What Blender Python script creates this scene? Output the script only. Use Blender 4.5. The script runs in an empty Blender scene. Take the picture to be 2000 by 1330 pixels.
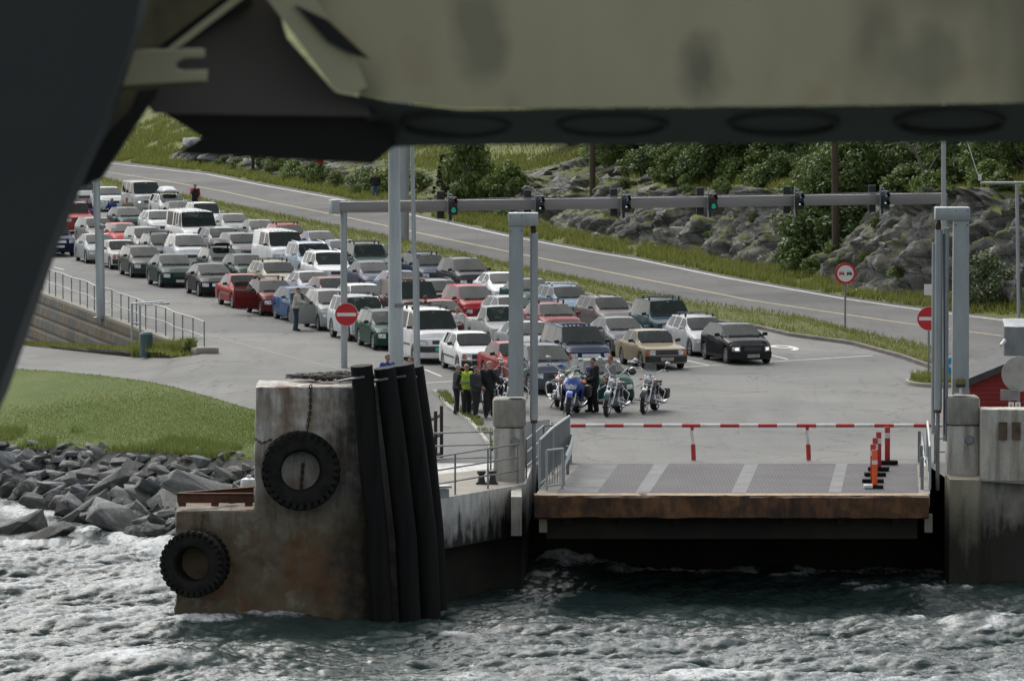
import bpy, bmesh, math, random
import numpy as np
from mathutils import Vector, Matrix
random.seed(7); RNG = np.random.default_rng(11)
S = bpy.context.scene
COL = S.collection
R = math.radians
# ---------------------------------------------------------------- camera
FPX = 10900.0; HCAM = 14.8; YH = -67.0
PITCH = math.atan((665 - YH) / FPX)
cam = bpy.data.cameras.new('camera'); camo = bpy.data.objects.new('camera', cam); COL.objects.link(camo)
camo.location = (0, 0, HCAM); camo.rotation_euler = (math.pi/2 - PITCH, 0, 0)
cam.sensor_fit = 'HORIZONTAL'; cam.sensor_width = 23.7; cam.lens = 129.17
cam.clip_start = 0.1; cam.clip_end = 3000
cam.dof.use_dof = True; cam.dof.focus_distance = 200.0; cam.dof.aperture_fstop = 5.6
S.camera = camo
# ---------------------------------------------------------------- sky and sun
W = bpy.data.worlds.new('World'); S.world = W; W.use_nodes = True
wn = W.node_tree.nodes; wl = W.node_tree.links
bg = wn['Background']
sky = wn.new('ShaderNodeTexSky'); sky.sky_type = 'NISHITA'; sky.sun_disc = False
SUN_AZ = R(-22); SUN_EL = R(50)
sky.sun_elevation = SUN_EL; sky.sun_rotation = SUN_AZ
sky.air_density = 1.0; sky.dust_density = 4.0; sky.ozone_density = 1.0
hs = wn.new('ShaderNodeHueSaturation'); hs.inputs['Saturation'].default_value = 0.28
wl.new(sky.outputs[0], hs.inputs['Color'])
tc = wn.new('ShaderNodeTexCoord'); nz = wn.new('ShaderNodeTexNoise')
nz.inputs['Scale'].default_value = 2.6; nz.inputs['Detail'].default_value = 6; nz.inputs['Roughness'].default_value = .6
mpw = wn.new('ShaderNodeMapping'); mpw.inputs['Scale'].default_value = (1, 1, 3.2)
wl.new(tc.outputs['Generated'], mpw.inputs[0]); wl.new(mpw.outputs[0], nz.inputs['Vector'])
mr = wn.new('ShaderNodeMapRange'); mr.inputs[1].default_value = .36; mr.inputs[2].default_value = .66
mr.inputs[3].default_value = .75; mr.inputs[4].default_value = 1.3
wl.new(nz.outputs[0], mr.inputs[0])
mx = wn.new('ShaderNodeMix'); mx.data_type = 'RGBA'; mx.blend_type = 'MULTIPLY'; mx.inputs[0].default_value = 1
wl.new(hs.outputs[0], mx.inputs[6]); wl.new(mr.outputs[0], mx.inputs[7])
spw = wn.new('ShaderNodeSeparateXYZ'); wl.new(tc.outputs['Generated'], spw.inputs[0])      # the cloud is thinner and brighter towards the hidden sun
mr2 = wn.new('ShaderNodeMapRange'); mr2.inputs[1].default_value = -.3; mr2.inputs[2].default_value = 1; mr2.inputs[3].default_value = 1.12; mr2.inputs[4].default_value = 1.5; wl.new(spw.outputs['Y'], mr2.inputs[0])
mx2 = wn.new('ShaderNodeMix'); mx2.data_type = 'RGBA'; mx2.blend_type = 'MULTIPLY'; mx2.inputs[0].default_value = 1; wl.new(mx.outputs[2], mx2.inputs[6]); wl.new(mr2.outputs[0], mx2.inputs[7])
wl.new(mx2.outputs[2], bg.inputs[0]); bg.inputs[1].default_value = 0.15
sun = bpy.data.lights.new('sun', 'SUN'); suno = bpy.data.objects.new('sun', sun); COL.objects.link(suno)
sun.energy = 0.6; sun.angle = R(30); sun.color = (1, .95, .87)
sdir = Vector((math.sin(SUN_AZ)*math.cos(SUN_EL), math.cos(SUN_AZ)*math.cos(SUN_EL), math.sin(SUN_EL)))
suno.rotation_euler = sdir.to_track_quat('Z', 'Y').to_euler(); suno.location = (0, 0, 60)
vs = S.view_settings; S.display_settings.display_device = 'sRGB'
vs.view_transform = 'Standard'; vs.look = 'None'; vs.exposure = 0.24; vs.gamma = 1
S.cycles.max_bounces = 6; S.cycles.diffuse_bounces = 3; S.cycles.glossy_bounces = 3; S.cycles.transmission_bounces = 4
S.cycles.transparent_max_bounces = 8; S.cycles.caustics_reflective = False; S.cycles.caustics_refractive = False

# ---------------------------------------------------------------- placing: a photo pixel to a point of the place
def ray(px, py):
    d = Vector((px-1000, 0, 0)) + Vector((0, math.cos(PITCH), -math.sin(PITCH)))*FPX + Vector((0, math.sin(PITCH), math.cos(PITCH)))*(665-py)
    return d
def P(px, py, z=0.0):
    d = ray(px, py); t = (z-HCAM)/d.z
    return Vector((d.x*t, d.y*t, z))
def PY(px, py, Y):
    d = ray(px, py); t = Y/d.y
    return Vector((d.x*t, Y, HCAM + d.z*t))
def proj(v):
    x, y, z = v[0], v[1], v[2]-HCAM
    f = y*math.cos(PITCH) - z*math.sin(PITCH); u = y*math.sin(PITCH) + z*math.cos(PITCH)
    return (1000 + FPX*x/f, 665 - FPX*u/f)

# ---------------------------------------------------------------- materials
MATS = {}
def _nt(name):
    m = bpy.data.materials.new(name); m.use_nodes = True
    return m, m.node_tree.nodes, m.node_tree.links, m.node_tree.nodes['Principled BSDF']
def ramp(n, l, fac, stops):
    r = n.new('ShaderNodeValToRGB'); e = r.color_ramp.elements
    while len(e) < len(stops): e.new(.5)
    for k, (p, c) in enumerate(stops):
        e[k].position = p; e[k].color = (c[0], c[1], c[2], 1) if not isinstance(c, (int, float)) else (c, c, c, 1)
    l.new(fac, r.inputs[0]); return r.outputs[0]
def noise_tex(n, l, scale, detail=5, rough=.55, stretch=(1,1,1), coord='Object', rot=(0,0,0), dist=0):
    t = n.new('ShaderNodeTexCoord'); mp = n.new('ShaderNodeMapping'); mp.inputs['Scale'].default_value = stretch
    mp.inputs['Rotation'].default_value = rot
    l.new(t.outputs[coord], mp.inputs[0]); x = n.new('ShaderNodeTexNoise')
    x.inputs['Scale'].default_value = scale; x.inputs['Detail'].default_value = detail; x.inputs['Roughness'].default_value = rough
    x.inputs['Distortion'].default_value = dist
    l.new(mp.outputs[0], x.inputs['Vector']); return x.outputs[0]
def mixc(n, l, fac, a, b, blend='MIX'):
    m = n.new('ShaderNodeMix'); m.data_type = 'RGBA'; m.blend_type = blend
    for s, v in ((0, fac), (6, a), (7, b)):
        if isinstance(v, (int, float)): m.inputs[s].default_value = v
        elif isinstance(v, tuple): m.inputs[s].default_value = (v[0], v[1], v[2], 1)
        else: l.new(v, m.inputs[s])
    return m.outputs[2]
def bump(n, l, b, h, strength=.3, dist=.02):
    x = n.new('ShaderNodeBump'); x.inputs['Strength'].default_value = strength; x.inputs['Distance'].default_value = dist
    l.new(h, x.inputs['Height']); l.new(x.outputs[0], b.inputs['Normal'])
def mat(name, c, rough=.7, metal=0., c2=None, scale=4., lo=.35, hi=.65, bmp=0., bscale=None, stretch=(1,1,1), coat=0., coord='Object', spec=.5):
    if name in MATS: return MATS[name]
    m, n, l, b = _nt(name)
    b.inputs['Roughness'].default_value = rough; b.inputs['Metallic'].default_value = metal
    b.inputs['Coat Weight'].default_value = coat; b.inputs['Specular IOR Level'].default_value = spec
    if c2 is None: c2 = tuple(v*.8 for v in c)
    f = noise_tex(n, l, scale, stretch=stretch, coord=coord)
    l.new(ramp(n, l, f, [(lo, c), (hi, c2)]), b.inputs['Base Color'])
    if bmp: bump(n, l, b, noise_tex(n, l, bscale or scale*6, stretch=stretch, coord=coord), bmp)
    MATS[name] = m; return m
def sep_z(n, l, coord='Position'):
    g = n.new('ShaderNodeNewGeometry'); s = n.new('ShaderNodeSeparateXYZ'); l.new(g.outputs[coord], s.inputs[0]); return s
def maprange(n, l, v, a, b, c=0., d=1.):
    m = n.new('ShaderNodeMapRange'); m.inputs[1].default_value = a; m.inputs[2].default_value = b; m.inputs[3].default_value = c; m.inputs[4].default_value = d
    l.new(v, m.inputs[0]); return m.outputs[0]
def mathn(n, l, op, a, b=None):
    m = n.new('ShaderNodeMath'); m.operation = op
    for k, v in enumerate((a, b)):
        if v is None: continue
        if isinstance(v, (int, float)): m.inputs[k].default_value = v
        else: l.new(v, m.inputs[k])
    return m.outputs[0]

# ---------------------------------------------------------------- mesh collecting
class MB:
    def __init__(s): s.v = []; s.f = []; s.m = []
    def add(s, vs, fs, mi=0, M=None):
        o = len(s.v)
        s.v += [tuple(M @ Vector(v)) if M is not None else tuple(v) for v in vs]
        s.f += [tuple(i+o for i in f) for f in fs]; s.m += [mi]*len(fs); return s
    def box(s, c, d, mi=0, M=None, rz=0, bev=0):
        x, y, z = d[0]/2, d[1]/2, d[2]/2
        b = min(bev, x*.9, y*.9, z*.9)
        T = Matrix.Translation(c) @ Matrix.Rotation(rz, 4, 'Z')
        if M is not None: T = M @ T
        if b <= 0:
            vs = [(-x,-y,-z),(x,-y,-z),(x,y,-z),(-x,y,-z),(-x,-y,z),(x,-y,z),(x,y,z),(-x,y,z)]
            return s.add(vs, [(3,2,1,0),(4,5,6,7),(0,1,5,4),(1,2,6,5),(2,3,7,6),(3,0,4,7)], mi, T)
        bm = bmesh.new(); bmesh.ops.create_cube(bm, size=1)
        for v in bm.verts: v.co = Vector((v.co.x*2*x, v.co.y*2*y, v.co.z*2*z))
        bmesh.ops.bevel(bm, geom=bm.edges[:], offset=b, segments=2, affect='EDGES', profile=.5)
        bm.verts.index_update()
        s.add([v.co[:] for v in bm.verts], [[v.index for v in f.verts] for f in bm.faces], mi, T); bm.free(); return s
    def prism(s, poly, z0, z1, mi=0, M=None):      # poly: list of (x,y) counter-clockwise
        k = len(poly)
        vs = [(p[0], p[1], z0) for p in poly] + [(p[0], p[1], z1) for p in poly]
        fs = [tuple(range(k-1, -1, -1)), tuple(range(k, 2*k))] + [(i, (i+1) % k, k+(i+1) % k, k+i) for i in range(k)]
        return s.add(vs, fs, mi, M)
    def tube(s, pts, r, n=8, mi=0, M=None, cap=True, closed=False):
        pts = [Vector(p) for p in pts]; m = len(pts)
        rs = r if isinstance(r, (list, tuple)) else [r]*m
        vs = []; fs = []; up0 = None
        for i, p in enumerate(pts):
            if closed: t = pts[(i+1) % m] - pts[i-1]
            else: t = pts[min(i+1, m-1)] - pts[max(i-1, 0)]
            t.normalize()
            if up0 is None:
                up0 = Vector((0, 0, 1)) if abs(t.z) < .9 else Vector((1, 0, 0))
            a = up0 - t*up0.dot(t); a.normalize(); up0 = a; b = t.cross(a)
            for k in range(n):
                th = 2*math.pi*k/n; vs.append(p + (a*math.cos(th) + b*math.sin(th))*rs[i])
        for i in range(m if closed else m-1):
            for k in range(n):
                i2 = (i+1) % m
                fs.append((i*n+k, i2*n+k, i2*n+(k+1) % n, i*n+(k+1) % n))
        if cap and not closed: fs += [tuple(range(n)), tuple(range((m-1)*n+n-1, (m-1)*n-1, -1))]
        return s.add(vs, fs, mi, M)
    def lathe(s, prof, n=24, mi=0, M=None, axis='Z', closed=False):    # prof: (radius, height)
        vs = []; m = len(prof)
        for r, h in prof:
            for k in range(n):
                th = 2*math.pi*k/n
                if axis == 'Z': vs.append((r*math.cos(th), r*math.sin(th), h))
                elif axis == 'Y': vs.append((r*math.cos(th), h, r*math.sin(th)))
                else: vs.append((h, r*math.cos(th), r*math.sin(th)))
        fs = []
        for i in range(m if closed else m-1):
            i2 = (i+1) % m
            for k in range(n): fs.append((i*n+k, i*n+(k+1) % n, i2*n+(k+1) % n, i2*n+k))
        return s.add(vs, fs, mi, M)
    def ball(s, c, r, n=12, mi=0, M=None):
        r = (r, r, r) if isinstance(r, (int, float)) else r
        vs = [(c[0], c[1], c[2]+r[2])]; fs = []; h = n//2
        for i in range(1, h):
            ph = math.pi*i/h
            for k in range(n):
                th = 2*math.pi*k/n; vs.append((c[0]+r[0]*math.sin(ph)*math.cos(th), c[1]+r[1]*math.sin(ph)*math.sin(th), c[2]+r[2]*math.cos(ph)))
        vs.append((c[0], c[1], c[2]-r[2])); e = len(vs)-1
        for k in range(n):
            fs.append((0, 1+k, 1+(k+1) % n)); fs.append((e, e-n+(k+1) % n, e-n+k))
        for i in range(h-2):
            for k in range(n): fs.append((1+i*n+k, 1+(i+1)*n+k, 1+(i+1)*n+(k+1) % n, 1+i*n+(k+1) % n))
        return s.add(vs, fs, mi, M)
    def grid(s, rows, mi=0, M=None, closed=False):     # rows of equal-length point lists
        n = len(rows[0]); vs = [p for r in rows for p in r]
        fs = [(i*n+k, i*n+(k+1) % n, (i+1)*n+(k+1) % n, (i+1)*n+k) for i in range(len(rows)-1) for k in range(n if closed else n-1)]
        return s.add(vs, fs, mi, M)
    def mesh(s, name, mats, smooth=None, fix=True):
        me = bpy.data.meshes.new(name); me.from_pydata(s.v, [], s.f)
        for m in (mats if isinstance(mats, (list, tuple)) else [mats]): me.materials.append(m)
        if len(set(s.m)) > 1: me.polygons.foreach_set('material_index', s.m)
        if fix:
            bm = bmesh.new(); bm.from_mesh(me); bmesh.ops.recalc_face_normals(bm, faces=bm.faces[:]); bm.to_mesh(me); bm.free()
        if smooth is not None:
            me.polygons.foreach_set('use_smooth', [True]*len(me.polygons)); me.set_sharp_from_angle(angle=R(smooth))
        me.update(); return me
    def build(s, name, mats, parent=None, smooth=None, fix=True):
        return link(name, s.mesh(name, mats, smooth, fix), parent)
def link(name, me, parent=None):
    o = bpy.data.objects.new(name, me); COL.objects.link(o)
    if parent is not None: o.parent = parent
    return o
def tag(o, label=None, cat=None, group=None, kind=None):
    if label: o['label'] = label
    if cat: o['category'] = cat
    if group: o['group'] = group
    if kind: o['kind'] = kind
    return o
def thing(name, loc, label, cat, rz=0, group=None):
    o = bpy.data.objects.new(name, None); COL.objects.link(o); o.empty_display_size = .2
    o.location = loc; o.rotation_euler = (0, 0, rz); tag(o, label, cat, group); return o
def text_mesh(body, size, matl, name, parent=None, ext=.002):
    cu = bpy.data.curves.new(name, 'FONT'); cu.body = body; cu.size = size; cu.align_x = 'CENTER'; cu.align_y = 'CENTER'; cu.extrude = ext
    o = bpy.data.objects.new('tmp', cu); COL.objects.link(o); bpy.context.view_layer.update()
    me = bpy.data.meshes.new_from_object(o.evaluated_get(bpy.context.evaluated_depsgraph_get())); bpy.data.objects.remove(o); me.materials.clear(); me.materials.append(matl); me.name = name
    return link(name, me, parent)
def dup(root, loc=None, rz=None, label=None, group=None, scale=None):
    r = root.copy(); COL.objects.link(r)
    if loc is not None: r.location = loc
    if rz is not None: r.rotation_euler = (0, 0, rz)
    if scale is not None: r.scale = scale if not isinstance(scale, (int, float)) else (scale,)*3
    if label: r['label'] = label
    if group: r['group'] = group
    for ch in [o for o in COL.objects if o.parent == root]:
        c = ch.copy(); COL.objects.link(c); c.parent = r
        for g in [o for o in COL.objects if o.parent == ch]:
            d = g.copy(); COL.objects.link(d); d.parent = c
    return r
def npmesh(name, V, F, mats, parent=None, attr=None, smooth=False):
    V = np.asarray(V, np.float32); F = np.asarray(F, np.int32); k = F.shape[1]
    me = bpy.data.meshes.new(name); me.vertices.add(len(V)); me.vertices.foreach_set('co', V.ravel())
    me.loops.add(F.size); me.loops.foreach_set('vertex_index', F.ravel())
    me.polygons.add(len(F)); me.polygons.foreach_set('loop_start', np.arange(0, F.size, k, dtype=np.int32))
    if smooth: me.polygons.foreach_set('use_smooth', np.ones(len(F), bool))
    for m in (mats if isinstance(mats, (list, tuple)) else [mats]): me.materials.append(m)
    for a, arr in (attr or {}).items():
        at = me.attributes.new(a, 'FLOAT', 'POINT'); at.data.foreach_set('value', np.asarray(arr, np.float32).ravel())
    me.update(); me.validate(); return link(name, me, parent)
def gridfaces(nr, nc):
    i = np.arange(nr-1)[:, None]; j = np.arange(nc-1)[None, :]; a = (i*nc+j).ravel()
    return np.stack([a, a+1, a+nc+1, a+nc], 1)
def vnoise(p, seed=0):          # smooth value noise of points (N,3)
    p = np.asarray(p, float); i = np.floor(p).astype(np.int64); f = p-i; f = f*f*f*(f*(f*6-15)+10)
    def h(a, b, c):
        x = (a*374761393 + b*668265263 + c*2147483647 + seed*1442695041) & 0xffffffff
        x = ((x ^ (x >> 13))*1274126177) & 0xffffffff; x = ((x ^ (x >> 16))*2246822519) & 0xffffffff
        return ((x ^ (x >> 15)) & 0xffff)/65535.0
    r = 0
    for dx in (0, 1):
        for dy in (0, 1):
            for dz in (0, 1):
                w = (f[:, 0] if dx else 1-f[:, 0])*(f[:, 1] if dy else 1-f[:, 1])*(f[:, 2] if dz else 1-f[:, 2])
                r = r + w*h(i[:, 0]+dx, i[:, 1]+dy, i[:, 2]+dz)
    return r*2-1
def fbm(p, oct=5, gain=.5, seed=0, ridge=False):
    p = np.asarray(p, float); a = 1; s = 0; t = 0
    for k in range(oct):
        q = vnoise(p*(2.03**k)+k*17.3, seed+k); q = (1-2*np.abs(q)) if ridge else q
        s = s + a*q; t += a; a *= gain
    return s/t
# ================================================================ THE SETTING
UD = Vector((.9668, .2555, 0)); VD = Vector((-.2555, .9668, 0))      # across the lanes / along the lanes (away from the sea)
ZSEA = -3.0
def poly_lerp(pts, xs):
    xs = np.asarray(xs, float); a = np.array(pts, float); return np.stack([np.interp(xs, a[:, 0], a[:, k]) for k in range(1, a.shape[1])], -1)
# --- materials of the ground
def asphalt(name, c1, c2, crack=.5):
    m, n, l, b = _nt(name)
    big = noise_tex(n, l, .16, 5, .6); fine = noise_tex(n, l, 9, 6, .75); streak = noise_tex(n, l, .5, 5, .6, stretch=(1, .12, 1), rot=(0, 0, R(-15)))
    c = ramp(n, l, big, [(.35, c1), (.65, c2)])
    c = mixc(n, l, maprange(n, l, streak, .52, .72, 0, .45), c, tuple(v*.55 for v in c1))
    c = mixc(n, l, maprange(n, l, fine, .35, .7, 0, .35), c, tuple(v*.6 for v in c1))
    spot = noise_tex(n, l, 1.1, 3, .5); c = mixc(n, l, maprange(n, l, spot, .66, .74, 0, .5), c, tuple(v*.45 for v in c1))      # oil spots
    vp = n.new('ShaderNodeTexVoronoi'); vp.inputs['Scale'].default_value = .07; tp = n.new('ShaderNodeTexCoord'); l.new(tp.outputs['Object'], vp.inputs['Vector']); sp_ = n.new('ShaderNodeSeparateColor'); l.new(vp.outputs['Color'], sp_.inputs[0]); c = mixc(n, l, .55, c, ramp(n, l, sp_.outputs[0], [(0, (.72, .72, .73)), (.5, (1, 1, 1)), (1, (1.16, 1.15, 1.12))]), 'MULTIPLY')
    tr_ = noise_tex(n, l, 1.6, 5, .7, stretch=(1, .05, 1), rot=(0, 0, R(-15))); c = mixc(n, l, maprange(n, l, tr_, .56, .72, 0, .4), c, tuple(v*.5 for v in c1))
    v = n.new('ShaderNodeTexVoronoi'); v.feature = 'DISTANCE_TO_EDGE'; v.inputs['Scale'].default_value = .13
    t = n.new('ShaderNodeTexCoord'); nn = n.new('ShaderNodeTexNoise'); nn.inputs['Scale'].default_value = .5; nn.inputs['Detail'].default_value = 6
    l.new(t.outputs['Object'], nn.inputs['Vector']); vm = n.new('ShaderNodeVectorMath'); vm.operation = 'MULTIPLY_ADD'
    l.new(nn.outputs['Color'], vm.inputs[0]); vm.inputs[1].default_value = (5, 5, 0); l.new(t.outputs['Object'], vm.inputs[2]); l.new(vm.outputs[0], v.inputs['Vector'])
    c = mixc(n, l, maprange(n, l, v.outputs['Distance'], .0, .012, crack, 0), c, (.05, .05, .048))
    l.new(c, b.inputs['Base Color']); b.inputs['Roughness'].default_value = .9; b.inputs['Specular IOR Level'].default_value = .12; bump(n, l, b, fine, .25, .01); MATS[name] = m; return m
M_lot = asphalt('lot_asphalt', (.225, .225, .212), (.175, .177, .168))
M_road = asphalt('road_asphalt', (.155, .155, .148), (.118, .119, .115), .3)
M_white = mat('white_marking', (.62, .62, .58), .7, c2=(.42, .42, .39), scale=3, lo=.45, hi=.7)
M_yellow = mat('yellow_marking', (.5, .40, .14), .7, c2=(.33, .29, .15), scale=2)
def grassmat(name, c1, c2, c3, s=1.2):
    m, n, l, b = _nt(name)
    a = noise_tex(n, l, s*.35, 5, .65); d = noise_tex(n, l, s*9, 5, .7); e = noise_tex(n, l, s*1.6, 4, .6, stretch=(1, 2.5, 1))
    c = ramp(n, l, a, [(.33, c1), (.5, c2), (.68, c3)])
    c = mixc(n, l, maprange(n, l, d, .35, .72, 0, .75), c, tuple(v*.45 for v in c1))
    c = mixc(n, l, maprange(n, l, e, .56, .74, 0, .55), c, c3)
    l.new(c, b.inputs['Base Color']); b.inputs['Roughness'].default_value = .85; b.inputs['Specular IOR Level'].default_value = .15
    bump(n, l, b, d, .8, .08); MATS[name] = m; return m
M_lawn = grassmat('lawn_grass', (.085, .130, .024), (.11, .155, .030), (.15, .175, .05))
M_verge = grassmat('verge_grass', (.085, .105, .022), (.12, .14, .03), (.17, .16, .055))
def blademat(name, cols):
    m, n, l, b = _nt(name)
    g = n.new('ShaderNodeNewGeometry'); r = ramp(n, l, g.outputs['Random Per Island'], [(k/(len(cols)-1), c) for k, c in enumerate(cols)])
    l.new(r, b.inputs['Base Color']); b.inputs['Roughness'].default_value = .6; b.inputs['Specular IOR Level'].default_value = .2
    tr = n.new('ShaderNodeBsdfTranslucent'); l.new(r, tr.inputs[0]); ms = n.new('ShaderNodeMixShader'); ms.inputs[0].default_value = .35
    out = n['Material Output']; l.new(b.outputs[0], ms.inputs[1]); l.new(tr.outputs[0], ms.inputs[2]); l.new(ms.outputs[0], out.inputs[0]); MATS[name] = m; return m
M_blade = blademat('grass_blades', [(.11, .15, .03), (.17, .20, .045), (.24, .25, .07), (.15, .18, .035), (.29, .25, .11)])
M_bladel = blademat('lawn_blades', [(.105, .155, .03), (.145, .195, .04), (.20, .235, .07), (.125, .175, .035), (.27, .27, .12)])

# --- asphalt lot: one sheet from the quay edge to the foot of the hill
EDGE = [(-150, 282), (195, 312), (405, 336), (505, 356), (655, 383), (784, 411), (991, 456), (1159, 488), (1240, 501), (1422, 539), (1650, 579), (1810, 602), (2000, 626), (2400, 680)]
NEAR = [(-150, 332), (195, 350), (430, 399), (655, 444), (784, 471), (993, 519), (1140, 550), (1339, 591), (1538, 617), (1660, 650), (1750, 668), (1829, 686)]
KERB = [(-150, 352), (195, 372), (430, 420), (655, 472), (784, 503), (993, 545), (1140, 577), (1339, 622), (1483, 643), (1540, 657), (1660, 673), (1760, 700), (1835, 727)]
edge_w = [P(*p) for p in EDGE]; near_w = [P(*p) for p in NEAR]; kerb_w = [P(*p) for p in KERB]
wall_top = [P(-150, 510), P(75, 574), P(390, 690)]
lot = wall_top + [P(497, 803), P(560, 880), P(830, 978), P(1027, 946), P(1040, 908), P(1105, 906), P(1808, 906), P(1850, 935), P(2000, 945), P(2600, 950), P(2900, 760)] + [e + UD*2 for e in reversed(edge_w)]
mb = MB(); mb.add(lot, [tuple(range(len(lot)))]); o = mb.build('parking_lot', M_lot); tag(o, kind='structure')
def ribbon(mb, a, b, z, mi=0):
    rows = [[(p.x, p.y, p.z+z) for p in a], [(p.x, p.y, p.z+z) for p in b]]; mb.grid(rows, mi)
def resample(pts, step):
    out = [pts[0]]
    for a, b in zip(pts, pts[1:]):
        k = max(1, int((b-a).length/step)); out += [a.lerp(b, (i+1)/k) for i in range(k)]
    return out
def off(pts, d):
    out = []
    for i, p in enumerate(pts):
        t = (pts[min(i+1, len(pts)-1)] - pts[max(i-1, 0)]).normalized(); out.append(p + Vector((-t.y, t.x, 0))*d)
    return out
mb = MB()
near_ext = near_w + [P(2000, 725), P(2400, 800)]
xs = np.linspace(0, 1, 80)
def along(pts, n):
    d = np.concatenate([[0], np.cumsum([(b-a).length for a, b in zip(pts, pts[1:])])]); q = np.linspace(0, d[-1], n)
    return [Vector((np.interp(t, d, [p.x for p in pts]), np.interp(t, d, [p.y for p in pts]), 0)) for t in q]
ribbon(mb, along(near_ext, 80), along(edge_w, 80), .004); o = mb.build('road', M_road); tag(o, kind='structure')
mb = MB(); YL = [(-150, 305), (195, 334), (330, 355), (430, 373), (530, 395), (655, 420), (868, 466), (994, 492), (1240, 542), (1468, 587), (1561, 601), (1742, 628), (2000, 662)]
yl = resample([P(*p) for p in YL], 3); ribbon(mb, off(yl, .07), off(yl, -.07), .009); o = mb.build('centre_line', M_yellow); tag(o, kind='structure')
mb = MB(); wl0 = resample([P(395, 650), P(540, 690), P(690, 727)], 2); ribbon(mb, off(wl0, .05), off(wl0, -.05), .006); o = mb.build('worn_line', mat('worn_line', (.26, .24, .17), .8, c2=(.2, .2, .185), scale=.8, lo=.45, hi=.55)); tag(o, kind='structure')
mb = MB(); wlq = resample([P(p[0], p[1]+5) for p in EDGE], 3)
ribbon(mb, off(wlq, .09), off(wlq, -.09), .009); o = mb.build('edge_line', M_white); tag(o, kind='structure')
# lane markings
mb = MB()
def line(mb, a, b, w=.12, z=.006):
    a, b = P(*a), P(*b); ribbon(mb, off([a, b], w/2), off([a, b], -w/2), z)
line(mb, (815, 749), (1705, 694.5), .14)
for a, b in (((1330, 702), (1387, 714)), ((1495, 691), (1539, 702)), ((1040, 690), (1130, 730)), ((830, 722), (862, 735)), ((105, 522), (125, 527))): line(mb, a, b, .1)
line(mb, (1190, 700), (1255, 722), .1)
o = mb.build('lane_markings', M_white); tag(o, kind='structure')
o = text_mesh('6', 2.1, M_white, 'lane_number'); o.location = P(1535, 679) + Vector((0, 0, .008)); o.rotation_euler = (0, 0, math.pi + R(14.8)); o.scale = (1.0, 2.0, 1); tag(o, kind='structure')

# --- grass strip between road and lanes with its stone kerb
na, ka = along(near_w, 160), along(kerb_w, 160)
mb = MB(); rows = []
for j, f in enumerate((0, .08, .3, .6, .92, 1)):
    rows.append([tuple(k.lerp(q, f) + Vector((0, 0, (.005, .12, .2, .16, .07, .0)[j] + .03*math.sin(i*1.7+j)))) for i, (k, q) in enumerate(zip(off(ka, .14), na))])
mb.grid(rows); o = mb.build('grass_strip', M_verge, smooth=60); tag(o, kind='structure')
M_kerb = mat('kerb_stone', (.17, .145, .125), .85, c2=(.10, .085, .075), scale=1.3, bmp=.4)
mb = MB(); kk = ka; prof = [(0, 0), (.0, .13), (.16, .14), (.18, 0)]
mb.grid([[tuple(off(kk, d)[i] + Vector((0, 0, z))) for i in range(len(kk))] for d, z in prof]); o = mb.build('kerb', M_kerb); tag(o, kind='structure')
def blades(name, base, h, w, matl, seed=0, lean=.35, kind='stuff', label=None, cat='grass', nb=1):
    r = np.random.default_rng(seed); N = len(base); th = r.uniform(0, 2*np.pi, N); hh = h*r.uniform(.45, 1.25, N)
    dx = np.stack([np.cos(th), np.sin(th), np.zeros(N)], 1)*(w/2); ln = r.normal(0, lean, (N, 2))*hh[:, None]
    tip = base + np.stack([ln[:, 0], ln[:, 1], hh], 1); mid = base + np.stack([ln[:, 0]*.35, ln[:, 1]*.35, hh*.55], 1)
    V = np.concatenate([base-dx, base+dx, mid+dx*.7, mid-dx*.7, tip], 0).reshape(5, N, 3).transpose(1, 0, 2).reshape(-1, 3)
    b = np.arange(N)*5
    F = np.concatenate([np.stack([b, b+1, b+2], 1), np.stack([b, b+2, b+3], 1), np.stack([b+3, b+2, b+4], 1)], 0)
    o = npmesh(name, V, F, matl); tag(o, label, cat, kind=kind); return o
def between(a, b, N, seed, f0=0., f1=1.):
    r = np.random.default_rng(seed); A = np.array([tuple(p) for p in a]); B = np.array([tuple(p) for p in b])
    t = r.uniform(0, len(A)-1.001, N); i = t.astype(int); f = (t-i)[:, None]
    pa = A[i]*(1-f)+A[i+1]*f; pb = B[i]*(1-f)+B[i+1]*f; g = r.uniform(f0, f1, N)[:, None]
    return pa*(1-g)+pb*g
bs = between(off(ka, .2), na, 26000, 3); bs[:, 2] += .1
blades('strip_grass', bs, .2, .035, M_blade, 5, label='long grass on the strip between the road and the car lanes')
bs = between(na, off(na, .35), 5000, 4); bs[:, 2] += .02
sel = np.random.default_rng(8).random(len(bs)) < .0
# --- low left side: path under the ribbed wall, lawn, bed of the boulders
A_pts = [(-260, 655, -4.0), (-100, 664, -3.0), (20, 672, -2.2), (130, 684, -1.6), (250, 697, -.8), (330, 700, -.35), (392, 692, .004)]
B_pts = [(-260, 712, -3.0), (-100, 714, -1.6), (10, 720, -.55), (120, 727, -.45), (200, 735, -.36), (300, 748, -.25), (350, 760, -.15), (420, 780, -.1), (497, 803, .004)]
C_pts = [(-260, 862, -1.9), (-100, 868, -1.7), (0, 874, -1.5), (100, 872, -1.35), (200, 878, -1.2), (320, 882, -.95), (420, 892, -.8), (520, 902, -.6), (640, 912, -.5)]
D_pts = [(-260, 985, -3.6), (-100, 996, -3.6), (0, 1004, -3.6), (140, 1050, -3.6), (250, 1085, -3.6), (330, 1100, -3.6), (450, 1120, -3.6), (560, 1140, -3.6), (640, 1150, -3.6)]
tt = np.linspace(0, 1, 60)
def curve(pts, x0, x1, n=60):
    q = np.linspace(x0, x1, n); c = poly_lerp(pts, q); return [P(x, y, z) for x, (y, z) in zip(q, c)]
Aw, Bw = curve(A_pts, -260, 392), curve(B_pts, -260, 497)
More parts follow.
